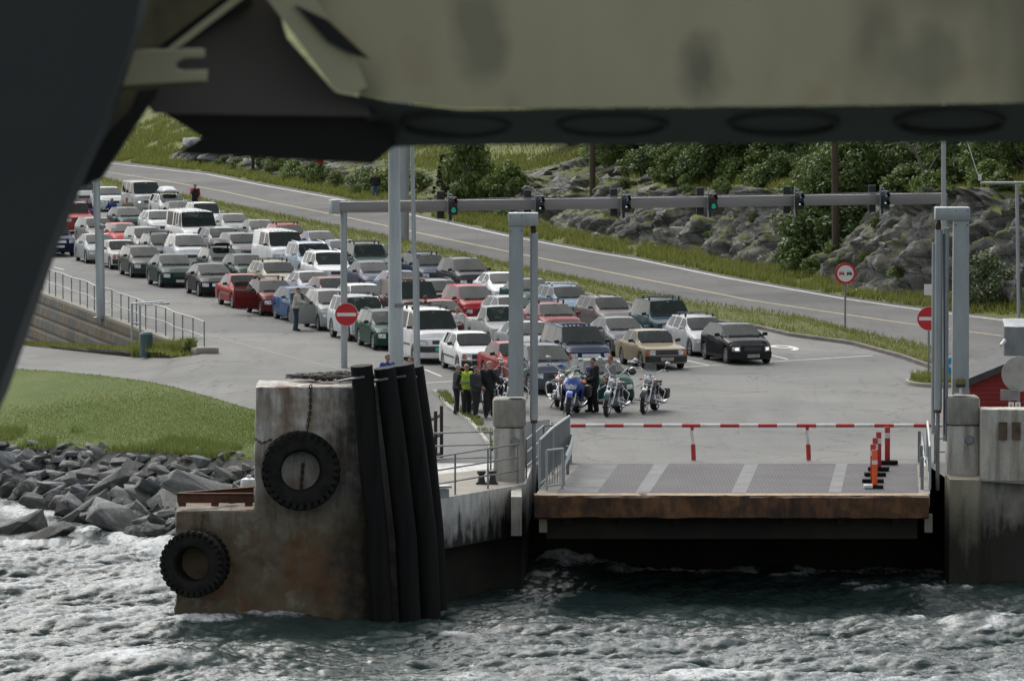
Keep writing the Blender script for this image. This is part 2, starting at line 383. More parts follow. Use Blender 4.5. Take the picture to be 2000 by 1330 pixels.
B2, Cw = curve(B_pts + [(640, 830, 0)], -260, 640), curve(C_pts, -260, 640); Dw = curve(D_pts, -260, 640)
mb = MB(); mb.grid([[tuple(a.lerp(b, f)) for a, b in zip(Aw, Bw)] for f in np.linspace(0, 1, 9)]); o = mb.build('path', M_lot, smooth=60); tag(o, kind='structure')
def lawn_pt(a, b, f, i):
    p = a.lerp(b, f); e = math.sin(math.pi*f); p.z += e*.05*math.sin(f*3+i*.08) + (.05 if 0 < f < 1 else .02); return tuple(p)
mb = MB(); mb.grid([[lawn_pt(a, b, f, i) for i, (a, b) in enumerate(zip(B2, Cw))] for f in np.linspace(0, 1, 26)]); o = mb.build('lawn', M_lawn, smooth=60); tag(o, kind='structure')
M_bed = mat('shore_gravel', (.06, .06, .058), .9, c2=(.025, .025, .024), scale=2, bmp=.6)
mb = MB(); mb.grid([[tuple(a.lerp(b, f)) for a, b in zip(Cw, Dw)] for f in np.linspace(0, 1, 9)]); o = mb.build('shore', M_bed, smooth=60); tag(o, kind='structure')
bs = between(B2, Cw, 75000, 21, 0, 1.0); bs[:, 2] += .03
blades('lawn_grass', bs, .05, .022, M_bladel, 6, label='short mown grass of the lawn above the boulders')
bs = between(B2, Cw, 18000, 22, .80, 1.03); k = vnoise(np.stack([bs[:, 0]*.5, bs[:, 1]*.15, bs[:, 2]*0], 1), 3) > -.15; bs = bs[k]
blades('tussock_grass', bs, .27, .03, M_bladel, 7, label='long tussocky grass along the top of the boulder slope')
# ground and seabed under everything
M_soil = mat('soil', (.07, .065, .05), .95, c2=(.05, .05, .035), scale=.3)
mb = MB(); mb.add([(-900, 60, -9), (900, 60, -9), (900, 1500, -9), (-900, 1500, -9)], [(0, 1, 2, 3)]); o = mb.build('ground', M_soil); tag(o, kind='structure')

# ---------------------------------------------------------------- the sea
def ocean_tile(n, size, l0, l1, std, wind, pw, seed):
    # one band of wind waves (crest to crest l0..l1 metres) as a periodic height field with its sideways drift
    r = np.random.default_rng(seed); k1 = np.fft.fftfreq(n, size/n)*2*np.pi; kx, ky = np.meshgrid(k1, k1); k = np.sqrt(kx**2+ky**2); k[0, 0] = 1e-6
    wl_ = 2*np.pi/k; d = (kx*wind[0]+ky*wind[1])/k; band = np.exp(-np.clip(np.log(l0/wl_), 0, 9)**2*6)*np.exp(-np.clip(np.log(wl_/l1), 0, 9)**2*6)
    ph = band/k**(3.2 if l0 > 1 else 2.4 if l0 > .3 else 1.2)*(np.abs(d)**pw+.03); ph[0, 0] = 0
    h = (r.normal(size=(n, n))+1j*r.normal(size=(n, n)))*np.sqrt(ph); z = np.real(np.fft.ifft2(h)); sc = std/z.std()
    return z*sc, np.real(np.fft.ifft2(-1j*kx/k*h))*sc, np.real(np.fft.ifft2(-1j*ky/k*h))*sc, size
BANDS = [ocean_tile(256, 41., 2.6, 7., .13, (.18, -.98), 5, 5), ocean_tile(384, 27., .5, 1.5, .038, (.35, -.94), 3, 6), ocean_tile(512, 17., .14, .42, .013, (-.1, -.99), 1.6, 7)]
def samp(T, x, y, OS):
    n = T.shape[0]; u = (x/OS*n) % n; v = (y/OS*n) % n; i = u.astype(int); j = v.astype(int); f = u-i; g = v-j; i2 = (i+1) % n; j2 = (j+1) % n
    return T[j, i]*(1-f)*(1-g)+T[j, i2]*f*(1-g)+T[j2, i]*(1-f)*g+T[j2, i2]*f*g
xs = np.concatenate([np.linspace(-120, -19.5, 24), np.arange(-19, 19, .05), np.linspace(19.5, 120, 24)])
ys = np.concatenate([np.linspace(-40, 134, 30), np.arange(134.5, 171.5, .07), np.linspace(172, 215, 60)])
X, Y = np.meshgrid(xs, ys)
Zw = np.zeros_like(X) - .05; Xd = X.copy(); Yd = Y.copy()
for (bz_, bx_, by_, os_), ch in zip(BANDS, (1.25, 1.0, .5)):
    qx, qy = Xd.copy(), Yd.copy(); Zw += samp(bz_, X, Y, os_); Xd += ch*samp(bx_, X, Y, os_); Yd += ch*samp(by_, X, Y, os_)
fade = np.clip((Y-172)/12, 0, 1)
gy, gx = np.gradient(Zw); jx = np.gradient(Xd, axis=1)/np.gradient(X, axis=1); jy = np.gradient(Yd, axis=0)/np.gradient(Y, axis=0)
jac = jx*jy
shore = np.zeros_like(X)
dpts = np.array([[p.x, p.y] for p in curve([(a, b-52 if a < 400 else b, -3) for a, b, c in D_pts], -260, 640)])
dm = np.full(X.shape, 99.)
for q in dpts: dm = np.minimum(dm, np.hypot(X-q[0], (Y-q[1])*.55))
shore = np.clip(1-dm/2.6, 0, 1)
splash = np.exp(-((X-1.4)/1.3)**2-((Y-166.2)/1.5)**2)
nse = fbm(np.stack([X.ravel()*.9, Y.ravel()*.45, np.zeros(X.size)], 1), 5, .6, 9).reshape(X.shape)
zb01 = samp(BANDS[0][0], X, Y, BANDS[0][3])+samp(BANDS[1][0], X, Y, BANDS[1][3])
foam = np.clip((zb01-.20)*9, 0, 1)*np.clip(.35+nse*2, 0, 1) + np.clip(shore*1.5-.35+nse*1.2, 0, 1)*(shore > .02) + np.clip(splash*1.5+nse*.5-.2, 0, 1)*(splash > .1)
foam += 1.2*np.clip(1-np.abs(Y-164.6-.8*np.sin(X*.7))/2.4, 0, 1)*np.clip(.3+nse*1.8, 0, 1)*(X > .5)*(X < 13)
foam += .85*np.clip(1-np.abs(Y-139.2-.3*np.sin(X*.5))/1.6, 0, 1)*np.clip(.35+nse*1.3, 0, 1)*(X > -8)
Zw = Zw*(1-fade) + .5*splash*(.6+.7*np.abs(nse)) + .25*shore*np.abs(nse)
V = np.stack([Xd, Yd, ZSEA+Zw], -1).reshape(-1, 3)
m, n, l, b = _nt('sea_water')
at = n.new('ShaderNodeAttribute'); at.attribute_name = 'foam'
fn = noise_tex(n, l, 7, 5, .7); c1 = ramp(n, l, noise_tex(n, l, .4, 3), [(.4, (.024, .040, .037)), (.65, (.038, .058, .052))])
fa = maprange(n, l, mathn(n, l, 'MULTIPLY', at.outputs['Fac'], maprange(n, l, fn, .3, .62, .1, 1.5)), .15, .9)
l.new(mixc(n, l, fa, c1, (.55, .57, .57)), b.inputs['Base Color'])
l.new(maprange(n, l, fa, 0, 1, .05, .6), b.inputs['Roughness']); b.inputs['IOR'].default_value = 1.33; b.inputs['Specular Tint'].default_value = (.37, .395, .40, 1)
bump(n, l, b, noise_tex(n, l, 14, 4, .6, stretch=(.5, 1, 1)), .7, .035)
MATS['sea_water'] = m
o = npmesh('sea', V, gridfaces(*X.shape), m, attr={'foam': np.clip(foam, 0, 1).ravel()}, smooth=True); tag(o, kind='structure')

# ---------------------------------------------------------------- the hill beyond the road
NT, NS = 1000, 150
ew = along(edge_w, NT); tx = np.array([proj(p)[0] for p in ew])      # photo column of each point of the road edge, to look the profile up
E = np.array([[p.x, p.y] for p in ew]); tl = np.concatenate([[0], np.cumsum(np.hypot(*np.diff(E, axis=0).T))])
PROF = [  # column, verge width, rock height, rock width, rockiness, upper slope
 (-150, 1.5, 1.5, 5., .0, .35), (240, 1.5, 1.6, 5., .05, .4), (300, 1.8, 2.0, 2.6, .9, .4), (350, 1.8, 2.0, 2.6, 1., .35), (420, 1.8, 1.2, 2.4, .85, .3), (560, 2.0, 1.2, 2.6, .7, .3), (700, 2.2, 1.3, 3., .5, .3),
 (790, 2.5, 1.6, 4., .45, .38), (850, 2.5, 2.6, 5.5, .75, .36), (960, 2.2, 2.1, 3.2, .85, .42), (1060, 2.4, 2.6, 1.9, 1., .36), (1200, 2.6, 3.0, 1.8, 1., .34), (1330, 2.6, 3.3, 1.9, 1., .3), (1420, 2.6, 3.4, 3.0, .6, .3), (1470, 2.4, 2.6, 3.4, .55, .35),
 (1540, 1.9, 3.4, 2.4, 1., .28), (1700, 1.7, 3.9, 1.9, 1., .26), (1850, 1.9, 4.2, 2.2, 1., .28), (2050, 1.9, 4.0, 2.4, 1., .3), (2500, 1.9, 3.8, 2.4, 1., .3)]
pv = poly_lerp(PROF, tx)
s = np.concatenate([np.linspace(0, 1.2, 5)[:-1], np.linspace(1.2, 9.5, 100), np.linspace(9.8, 60, NS-104)])
Tl, Sg = np.meshgrid(tl, s); sv, hr, wr, rk, us = [np.broadcast_to(pv[:, k], Tl.shape) for k in range(5)]
pt = np.stack([Tl.ravel(), Sg.ravel(), np.zeros(Tl.size)], 1)
lowf = fbm(pt*[.06, .1, 1], 3, .5, 31).reshape(Tl.shape); hr2 = hr*(1+.28*lowf); sv2 = np.maximum(.8, sv+1.1*fbm(pt*[.09, 0, 1], 3, .6, 77).reshape(Tl.shape))
u = np.clip((Sg-sv2)/wr, 0, 1); su = u*u*(3-2*u); su = np.where(rk > .6, u**.8, su)
Zh = .012 + .22*np.clip(Sg/2, 0, 1) + hr2*su + us*np.clip(Sg-sv2-wr, 0, 99)*np.clip(1.2-Sg/120, 0, 1) + .35*fbm(pt*[.12, .12, 1], 4, .5, 41).reshape(Tl.shape)*np.clip(Sg-2, 0, 1)
# rockiness: the steep face, plus outcrops and scree above it on the left
out = fbm(pt*[.14, .2, 1], 4, .55, 51).reshape(Tl.shape)
face = rk*np.clip((Sg-sv2+.35)/.5, 0, 1)*np.clip(1-(Sg-sv2-wr-.3)/1.2, 0, 1)
scree = np.clip((13-Sg)/2, 0, 1)*np.clip((tx-815)/30, 0, 1)*np.clip((1010-tx)/40, 0, 1)*np.clip((out+.18)*4, 0, 1)*np.clip((Sg-2.4)/1, 0, 1)
crag = .9*np.clip((out-.16)*5, 0, 1)*np.clip((Sg-4)/2, 0, 1)*np.clip((9.5-Sg)/2, 0, 1)*(tx > 1000)
rocky = np.clip(np.maximum(np.maximum(face, scree), crag)+.5*fbm(pt*[.7, .9, 1], 4, .6, 61).reshape(Tl.shape)*(face > .05), 0, 1)
# craggy relief along dipping beds: blocky steps with joints between them
ca, sa = math.cos(R(24)), math.sin(R(24))
q0, q1 = Tl*ca+(Zh*1.2)*sa, -Tl*sa+(Zh*1.2)*ca
qq = np.stack([q0.ravel()*.15, q1.ravel()*.95, Sg.ravel()*.5], 1)
wob = np.stack([vnoise(qq*1.3, 5), vnoise(qq*1.3, 6), vnoise(qq*1.3, 7)], 1)
qb = qq+np.array([.22, .34, .3])*wob
def blocks(p, seed):
    i = np.floor(p); c = vnoise(i*3.7+.37, seed); f = p-i; d = np.min(np.minimum(f, 1-f)[:, :2], 1); return c, d
b1, d1 = blocks(qb, 71); b2, d2 = blocks(qb*2.3+5, 72); b3, d3 = blocks(qb*4.7+9, 73)
rel = .95*b1+.34*b2+.13*b3 - .35*np.clip(1-d1/.09, 0, 1) - .2*np.clip(1-d2/.12, 0, 1) + .22*fbm(qq*1.2, 5, .6, 81, True)
rel = (rel.reshape(Tl.shape))*np.where(tx < 800, .6, 1.)
crease = np.clip(1-d1/.12, 0, 1).reshape(Tl.shape)*.6 + np.clip(1-d2/.15, 0, 1).reshape(Tl.shape)*.4
nrm = np.stack([-np.gradient(E[:, 1], tl), np.gradient(E[:, 0], tl)], 1)*-1; nrm /= np.hypot(*nrm.T)[:, None]
if (nrm @ np.array([UD.x, UD.y])).mean() < 0: nrm = -nrm
Lat = Sg - rel*.85*rocky; Zh2 = Zh + rel*.42*rocky
V = np.stack([E[None, :, 0]+nrm[None, :, 0]*Lat, E[None, :, 1]+nrm[None, :, 1]*Lat, Zh2], -1)
def hill_pt(px, sd):             # a point on the hill by road column and distance from the road edge
    i = int(np.clip(np.searchsorted(tx, px), 1, NT-1)); j = int(np.clip(np.searchsorted(s, sd), 1, NS-1)); return Vector(V[j, i])
m, n, l, b = _nt('hillside')
at = n.new('ShaderNodeAttribute'); at.attribute_name = 'rocky'; dr = n.new('ShaderNodeAttribute'); dr.attribute_name = 'relief'
r1 = noise_tex(n, l, 1.1, 8, .68, stretch=(1, 1, 1.5), rot=(R(10), R(24), 0)); r2 = noise_tex(n, l, .35, 4, .6); r3 = noise_tex(n, l, 6, 6, .7)
rc = ramp(n, l, r1, [(.28, (.07, .072, .074)), (.44, (.17, .175, .175)), (.58, (.26, .26, .25)), (.74, (.40, .39, .35))])
tq = n.new('ShaderNodeTexCoord'); mq = n.new('ShaderNodeMapping'); mq.inputs['Rotation'].default_value = (R(14), R(20), 0); mq.inputs['Scale'].default_value = (.30, .30, 1.5); l.new(tq.outputs['Object'], mq.inputs[0])
wq = n.new('ShaderNodeTexNoise'); wq.inputs['Scale'].default_value = 1.6; wq.inputs['Detail'].default_value = 5; l.new(mq.outputs[0], wq.inputs['Vector']); aq = n.new('ShaderNodeVectorMath'); aq.operation = 'MULTIPLY_ADD'; l.new(wq.outputs['Color'], aq.inputs[0]); aq.inputs[1].default_value = (.7, .7, .7); l.new(mq.outputs[0], aq.inputs[2])
vq = n.new('ShaderNodeTexVoronoi'); vq.feature = 'DISTANCE_TO_EDGE'; vq.inputs['Scale'].default_value = .95; l.new(aq.outputs[0], vq.inputs['Vector']); vc = n.new('ShaderNodeTexVoronoi'); vc.inputs['Scale'].default_value = .95; l.new(aq.outputs[0], vc.inputs['Vector']); sc_ = n.new('ShaderNodeSeparateColor'); l.new(vc.outputs['Color'], sc_.inputs[0])
rc = mixc(n, l, .8, rc, ramp(n, l, sc_.outputs[0], [(0, (.35, .35, .36)), (.5, (.85, .85, .83)), (1, (1.5, 1.45, 1.35))]), 'MULTIPLY'); rc = mixc(n, l, maprange(n, l, vq.outputs['Distance'], .0, .07, .8, 0), rc, (.018, .018, .018))
rc = mixc(n, l, maprange(n, l, r2, .5, .7, 0, .6), rc, (.13, .12, .075)); rc = mixc(n, l, maprange(n, l, r3, .4, .7, 0, .5), rc, (.05, .05, .048))
rc = mixc(n, l, maprange(n, l, noise_tex(n, l, .9, 5), .5, .66, 0, .6), rc, (.085, .09, .04))
rc = mixc(n, l, maprange(n, l, dr.outputs['Fac'], .3, 1, 0, .75), rc, (.02, .02, .02))
g1 = noise_tex(n, l, .5, 5, .65); g2 = noise_tex(n, l, 5, 5, .7)
gc = ramp(n, l, g1, [(.3, (.07, .10, .022)), (.45, (.12, .15, .03)), (.58, (.17, .18, .04)), (.72, (.21, .17, .065))])
gc = mixc(n, l, maprange(n, l, g2, .4, .7, 0, .65), gc, (.03, .042, .012))
gn = n.new('ShaderNodeNewGeometry'); sn = n.new('ShaderNodeSeparateXYZ'); l.new(gn.outputs['Normal'], sn.inputs[0])
ledge = mathn(n, l, 'MULTIPLY', maprange(n, l, sn.outputs['Z'], .55, .8), maprange(n, l, noise_tex(n, l, .45, 4, .6), .40, .52)); rc = mixc(n, l, mathn(n, l, 'MULTIPLY', ledge, .85), rc, gc)
fr = maprange(n, l, mathn(n, l, 'ADD', at.outputs['Fac'], maprange(n, l, noise_tex(n, l, 2.2, 5, .7), .2, .8, -.35, .35)), .38, .55)
l.new(mixc(n, l, fr, gc, rc), b.inputs['Base Color']); b.inputs['Roughness'].default_value = .88; b.inputs['Specular IOR Level'].default_value = .3
bump(n, l, b, r3, .9, .12); MATS['hillside'] = m
o = npmesh('hillside', V.reshape(-1, 3), gridfaces(NS, NT), m, attr={'rocky': rocky.ravel(), 'relief': crease.ravel()*rocky.ravel()}); tag(o, kind='structure')
HILLV = V; HROCK = rocky
# long grass on the verge and the slopes
r = np.random.default_rng(44); N = 150000
ii = r.integers(0, NT-1, N); jj = (r.random(N)**1.5*112).astype(int); f = r.random((N, 1)); g = r.random((N, 1))
bp = (V[jj, ii]*(1-f)+V[jj, ii+1]*f)*(1-g)+(V[jj+1, ii]*(1-f)+V[jj+1, ii+1]*f)*g
keep = (rocky[jj, ii] < .3) & (tx[ii] > 100) & (tx[ii] < 2250) & (vnoise(bp*.8, 4) > -.5); bp = bp[keep]
blades('hill_grass', bp, .38, .06, M_blade, 12, .3, label='long yellow green grass and weeds on the verge and hillside')
# far hill body so that the land goes on behind
M_far = mat('far_wood', (.03, .045, .018), .95, c2=(.05, .065, .025), scale=.05, bmp=.6, bscale=.4)
b0 = [Vector(v) for v in V[-1, ::20]]
mb = MB(); mb.grid([[tuple(p + UD*d + Vector((0, 0, z))) for p in b0] for d, z in ((0, -.5), (30, 2), (80, 1), (420, -3))]); o = mb.build('hills', M_far, smooth=60); tag(o, kind='structure')
# ================================================================ QUAY, RAMP, POSTS AND SIGNS
def concrete(name, c1, c2, dark=(.02, .02, .018), tide=None, streak=.6, rust=0., moss=0., ztop=None, xdark=False):
    m, n, l, b = _nt(name)
    big = noise_tex(n, l, .9, 6, .65); fine = noise_tex(n, l, 14, 6, .7); st = noise_tex(n, l, 3.2, 5, .65, stretch=(1, 1, .10)); st2 = noise_tex(n, l, 1.3, 5, .7, stretch=(1, 1, .16))
    c = ramp(n, l, big, [(.3, c1), (.7, c2)])
    c = mixc(n, l, maprange(n, l, st, .46, .68, 0, streak), c, tuple(v*.25 for v in c1))
    c = mixc(n, l, maprange(n, l, fine, .45, .75, 0, .4), c, tuple(v*.5 for v in c1))
    if rust:
        rn = mathn(n, l, 'MULTIPLY', maprange(n, l, noise_tex(n, l, .7, 4, .6), .45, .62), maprange(n, l, st2, .42, .6)); c = mixc(n, l, mathn(n, l, 'MULTIPLY', rn, rust*.8), c, (.13, .055, .018))
        yn = maprange(n, l, noise_tex(n, l, 1.6, 5, .65, stretch=(1, 1, .3)), .5, .65); c = mixc(n, l, mathn(n, l, 'MULTIPLY', yn, rust*.6), c, (.20, .15, .06))
    if moss: c = mixc(n, l, maprange(n, l, noise_tex(n, l, 1.1, 4), .52, .66, 0, moss), c, (.10, .11, .03))
    if tide is not None:     # weed and wet growth up to the tide mark, with a ragged edge
        z = sep_z(n, l).outputs['Z']; zz = mathn(n, l, 'ADD', z, maprange(n, l, st, .3, .7, -tide[2], tide[2])); zz = mathn(n, l, 'ADD', zz, maprange(n, l, big, .3, .7, -.4, .4))
        c = mixc(n, l, maprange(n, l, zz, tide[0], tide[1], tide[3] if len(tide) > 3 else .93, 0), c, dark)
    if xdark:     # pale lime runs, a rust patch and a near-black tone towards the fenders
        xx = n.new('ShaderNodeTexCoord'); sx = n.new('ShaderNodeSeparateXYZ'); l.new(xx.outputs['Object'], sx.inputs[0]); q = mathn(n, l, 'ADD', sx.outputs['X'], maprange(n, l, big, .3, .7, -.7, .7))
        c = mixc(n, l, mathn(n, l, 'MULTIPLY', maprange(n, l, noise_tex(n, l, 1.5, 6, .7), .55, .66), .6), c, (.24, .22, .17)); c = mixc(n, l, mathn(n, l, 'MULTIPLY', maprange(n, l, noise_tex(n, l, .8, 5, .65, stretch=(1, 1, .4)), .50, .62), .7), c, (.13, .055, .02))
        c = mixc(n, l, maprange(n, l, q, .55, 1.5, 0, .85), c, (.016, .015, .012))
    l.new(c, b.inputs['Base Color']); b.inputs['Roughness'].default_value = .85; bump(n, l, b, fine, .5, .03); MATS[name] = m; return m
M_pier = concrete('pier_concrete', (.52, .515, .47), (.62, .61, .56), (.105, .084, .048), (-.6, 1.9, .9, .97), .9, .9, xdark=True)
M_quay = concrete('quay_concrete', (.56, .55, .52), (.66, .65, .61), (.008, .008, .008), (-1.15, -.35, .55, .97), .5)
M_post = concrete('post_concrete', (.46, .45, .40), (.55, .54, .49), (.02, .02, .015), None, .95, .15)
M_wallR = concrete('wall_concrete', (.50, .485, .42), (.60, .58, .51), (.014, .012, .008), (-1.6, -.1, .7, .95), .65, .35, .2)
M_deck = mat('deck_concrete', (.30, .28, .23), .85, c2=(.23, .21, .17), scale=1.2, bmp=.3)
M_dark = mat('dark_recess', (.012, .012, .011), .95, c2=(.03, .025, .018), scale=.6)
M_galv = mat('galvanised_steel', (.38, .415, .42), .5, .35, c2=(.30, .33, .335), scale=3, stretch=(1, 1, .2), bmp=.05)
M_galvd = mat('dull_galvanised', (.25, .27, .275), .55, .5, c2=(.19, .205, .21), scale=4, stretch=(1, 1, .3))
M_rubber = mat('black_rubber', (.008, .008, .008), .7, c2=(.016, .0155, .015), scale=3, bmp=.25, bscale=20, stretch=(1, 1, .15), spec=.1)
M_tyre = mat('old_tyre', (.010, .010, .010), .7, c2=(.024, .022, .02), scale=3, bmp=.4, spec=.12)
M_chain = mat('rusty_chain', (.05, .035, .025), .8, .3, c2=(.10, .05, .025), scale=9)
M_rust = mat('rusty_beam', (.15, .055, .025), .85, c2=(.06, .03, .02), scale=2.2, bmp=.4)
M_red = mat('sign_red', (.50, .012, .018), .4, c2=(.44, .012, .018), scale=2)
M_wht = mat('sign_white', (.72, .72, .70), .45, c2=(.62, .62, .6), scale=2)
M_blk = mat('black_paint', (.014, .015, .016), .45, c2=(.022, .022, .022), scale=4)
M_barr = mat('barrier_red', (.48, .03, .035), .45, c2=(.36, .03, .03), scale=3)
M_barw = mat('barrier_white', (.70, .70, .67), .5, c2=(.55, .55, .52), scale=3)
M_orange = mat('orange_plastic', (.85, .13, .02), .45, c2=(.75, .10, .02), scale=3)
M_wood = mat('weathered_pole', (.085, .06, .04), .9, c2=(.045, .033, .024), scale=3, stretch=(1, 1, .06), bmp=.4)
CAMV = Vector((0, 0, HCAM))

# --- the stepped pier with rubber fenders
root = thing('fender_pier', P(590, 1222, ZSEA), 'tall stained concrete pier standing in the sea left of the ramp, with a lower ledge', 'pier')
ip = Matrix.Translation(-root.location)
YP = 151.2
def X_(px, y=YP): return (px-1000)/FPX*(y*math.cos(PITCH)+math.sin(PITCH)*12)
xl, xr, xll = X_(497), X_(684), X_(338)
fp = [(xl, YP)] + [(xr+.85*math.sin(a), YP+.85*(1-math.cos(a))) for a in np.linspace(0, R(70), 8)]
pe = fp[-1]; fp += [(pe[0]+.62, pe[1]+1.15), (pe[0]+.55, YP+2.4), (xl, YP+2.3)]
mb = MB(); mb.prism(fp, -.05, 3.4)
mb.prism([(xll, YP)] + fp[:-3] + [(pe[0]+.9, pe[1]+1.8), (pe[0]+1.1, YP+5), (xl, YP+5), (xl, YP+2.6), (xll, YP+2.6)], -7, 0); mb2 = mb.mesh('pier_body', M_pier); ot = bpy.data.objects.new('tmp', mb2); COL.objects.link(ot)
md = ot.modifiers.new('r', 'REMESH'); md.mode = 'VOXEL'; md.voxel_size = .075; bpy.context.view_layer.update(); me = bpy.data.meshes.new_from_object(ot.evaluated_get(bpy.context.evaluated_depsgraph_get())); bpy.data.objects.remove(ot)
co = np.empty(len(me.vertices)*3); me.vertices.foreach_get('co', co); co = co.reshape(-1, 3); nn_ = np.empty(len(me.vertices)*3); me.vertices.foreach_get('normal', nn_); nn_ = nn_.reshape(-1, 3)
wear = np.clip((1.2-co[:, 2])/2.5, 0, 1); d_ = fbm(co*.8, 4, .5, 3)*.05 + fbm(co*2.6, 4, .6, 8)*(.025+.05*wear) - .05*np.clip(fbm(co*1.3+5, 3, .5, 9)-.15, 0, 1)*4*wear
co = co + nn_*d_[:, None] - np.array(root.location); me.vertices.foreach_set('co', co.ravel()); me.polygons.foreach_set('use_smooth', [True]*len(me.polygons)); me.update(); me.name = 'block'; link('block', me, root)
# fender tubes on the rounded corner, leaning a little
FT = [(681, 706, 742, 1205, .31, 712), (729, 764, 757, 1205, .30, 722), (762, 800, 803, 1190, .33, 712), (795, 812, 838, 1150, .27, 718)]
TUB = [[(706, 714), (722, 900), (738, 1050), (748, 1230)], [(751, 718), (776, 900), (793, 1050), (802, 1230)], [(785, 712), (812, 900), (830, 1050), (838, 1215)], [(808, 716), (832, 880), (848, 1040), (854, 1190)]]
for k, pts in enumerate(TUB):
    yb = (150.35, 150.6, 151.2, 152.4)[k]
    pw = [PY(px, py, yb + .15*j) for j, (px, py) in enumerate(pts)]
    top = pw[0]; mb = MB(); r = (.30, .295, .33, .27)[k]
    full = [pw[0]] + [pw[0].lerp(pw[1], .5)] + [pw[1], pw[2], pw[3]]
    t = thing('rubber_fender', full[-1], ['leftmost thick black rubber tube fender hanging down the pier corner', 'second black rubber tube fender from the left on the pier', 'widest black rubber tube fender, third from the left on the pier', 'rightmost slim black rubber tube fender at the back edge of the pier'][k], 'fender', 0, 'rubber fenders on the pier')
    iM = Matrix.Translation(-t.location)
    mb.tube(full, r, 20, M=iM, cap=True)
    d0 = (full[0]-full[1]).normalized()
    rim = []
    for rr in (r, r*.62):
        a = Vector((1, 0, 0)); a = (a-d0*a.dot(d0)).normalized(); b2 = d0.cross(a); rim.append([full[0] + (a*math.cos(q)+b2*math.sin(q))*rr for q in np.linspace(0, 2*math.pi, 21)[:-1]])
    mb.build('tube', M_rubber, t, 50)
    mb = MB(); ch = full[0].lerp(full[1], .22) + Vector((r*.2, -r-.02, 0)); mb.tube([ch, ch+Vector((-.35, .1, -.06)), ch + Vector((-.7, .6, -.16))], .035, 6, M=iM); mb.build('shackle', M_galvd, t, 40)
# chain heap on top
def chain(mb, pts, r=.07, w=.018, M=None):
    pts = [Vector(p) for p in pts]; d = sum((b-a).length for a, b in zip(pts, pts[1:])); k = max(2, int(d/(r*1.5)))
    L = [0]
    for a, b in zip(pts, pts[1:]): L.append(L[-1]+(b-a).length)
    for i in range(k):
        q = d*(i+.5)/k; j = max(j for j in range(len(L)-1) if L[j] <= q); p = pts[j].lerp(pts[j+1], (q-L[j])/(L[j+1]-L[j])); t = (pts[j+1]-pts[j]).normalized()
        a = Vector((0, 1, 0)) if i % 2 else Vector((1, 0, 0)); a = (a - t*a.dot(t)).normalized()
        mb.tube([p + t*r*math.cos(th) + a*r*.6*math.sin(th) for th in np.linspace(0, 2*math.pi, 9)[:-1]], w, 5, M=M, closed=True)
mb = MB(); c = PY(660, 742, 153); c.z = 3.4
lp = []
for k in range(150):
    a = k*.55; rr = .75*(1-.4*math.sin(k*.37)); lp.append(Vector((rr*1.35*math.cos(a), rr*.5*math.sin(a), .05+.1*abs(math.sin(k*.9))+(k % 40)*.002)))
chain(mb, lp, .075, .02); o = mb.build('chain', mat('grey_chain', (.16, .155, .15), .75, .4, c2=(.08, .06, .05), scale=8), None, 50); o.location = c; tag(o, 'heap of grey chain lying on top of the concrete pier', 'chain')
# hanging tyres
def lug_tyre(name, c, r, wdt, nrm, label):
    t = thing(name, c, label, 'tyre', 0, 'tyre fenders on the pier'); q = Vector(nrm).normalized().to_track_quat('Y', 'Z').to_matrix().to_4x4()
    prof = [(r*.50, -wdt*.30), (r*.56, -wdt*.46), (r*.72, -wdt*.52), (r*.86, -wdt*.48), (r*.93, -wdt*.36), (r*.95, 0), (r*.93, wdt*.36), (r*.86, wdt*.48), (r*.72, wdt*.52), (r*.56, wdt*.46), (r*.50, wdt*.30), (r*.55, 0)]
    mb = MB(); mb.lathe(prof, 56, axis='Y', closed=True, M=q)
    mb.lathe([(r*.52, -wdt*.47), (r*.545, -wdt*.5), (r*.57, -wdt*.47)], 56, axis='Y', M=q)
    K = 30
    for k in range(K):
        for sd in (-1, 1):
            th = 2*math.pi*(k+(.5 if sd > 0 else 0))/K
            M = q @ Matrix.Rotation(-th, 4, 'Y') @ Matrix.Translation((r*.955, sd*wdt*.27, 0)) @ Matrix.Rotation(sd*.45, 4, 'X')
            mb.box((0, 0, 0), (r*.10, wdt*.46, r*.115), M=M)
            M2 = q @ Matrix.Rotation(-th, 4, 'Y') @ Matrix.Translation((r*.885, sd*wdt*.485, 0)); mb.box((0, 0, 0), (r*.16, wdt*.08, r*.115), M=M2)
    mb.build('tread', M_tyre, t, 35)
    return t
c1 = PY(587, 919, YP-.42); t1 = lug_tyre('hanging_tyre', c1, 1.06, .68, (.10, -1, .02), 'huge lugged black tyre hung by a chain on the face of the upper pier block')
c2 = PY(381, 1100, YP-.45); t2 = lug_tyre('hanging_tyre', c2, .90, .72, (-.22, -1, 0), 'lugged black tyre hung on the low pier ledge just above the waves')
for tt_, pts, lb in ((t1, [PY(607, 752, YP-.05), PY(606, 800, YP-.06), PY(599, 850, YP-.12)], 0), (t1, [PY(592, 905, YP-.1), PY(588, 960, YP-.1)], 1), (t1, [PY(497, 856, YP-.1), PY(512, 866, YP-.3), PY(530, 858, YP-.5)], 2), (t2, [PY(397, 1003, YP-.05), PY(392, 1040, YP-.1)], 3)):
    mb = MB(); chain(mb, pts, .06, .017, Matrix.Translation(-tt_.location)); mb.build('chain', M_chain, tt_, 50)
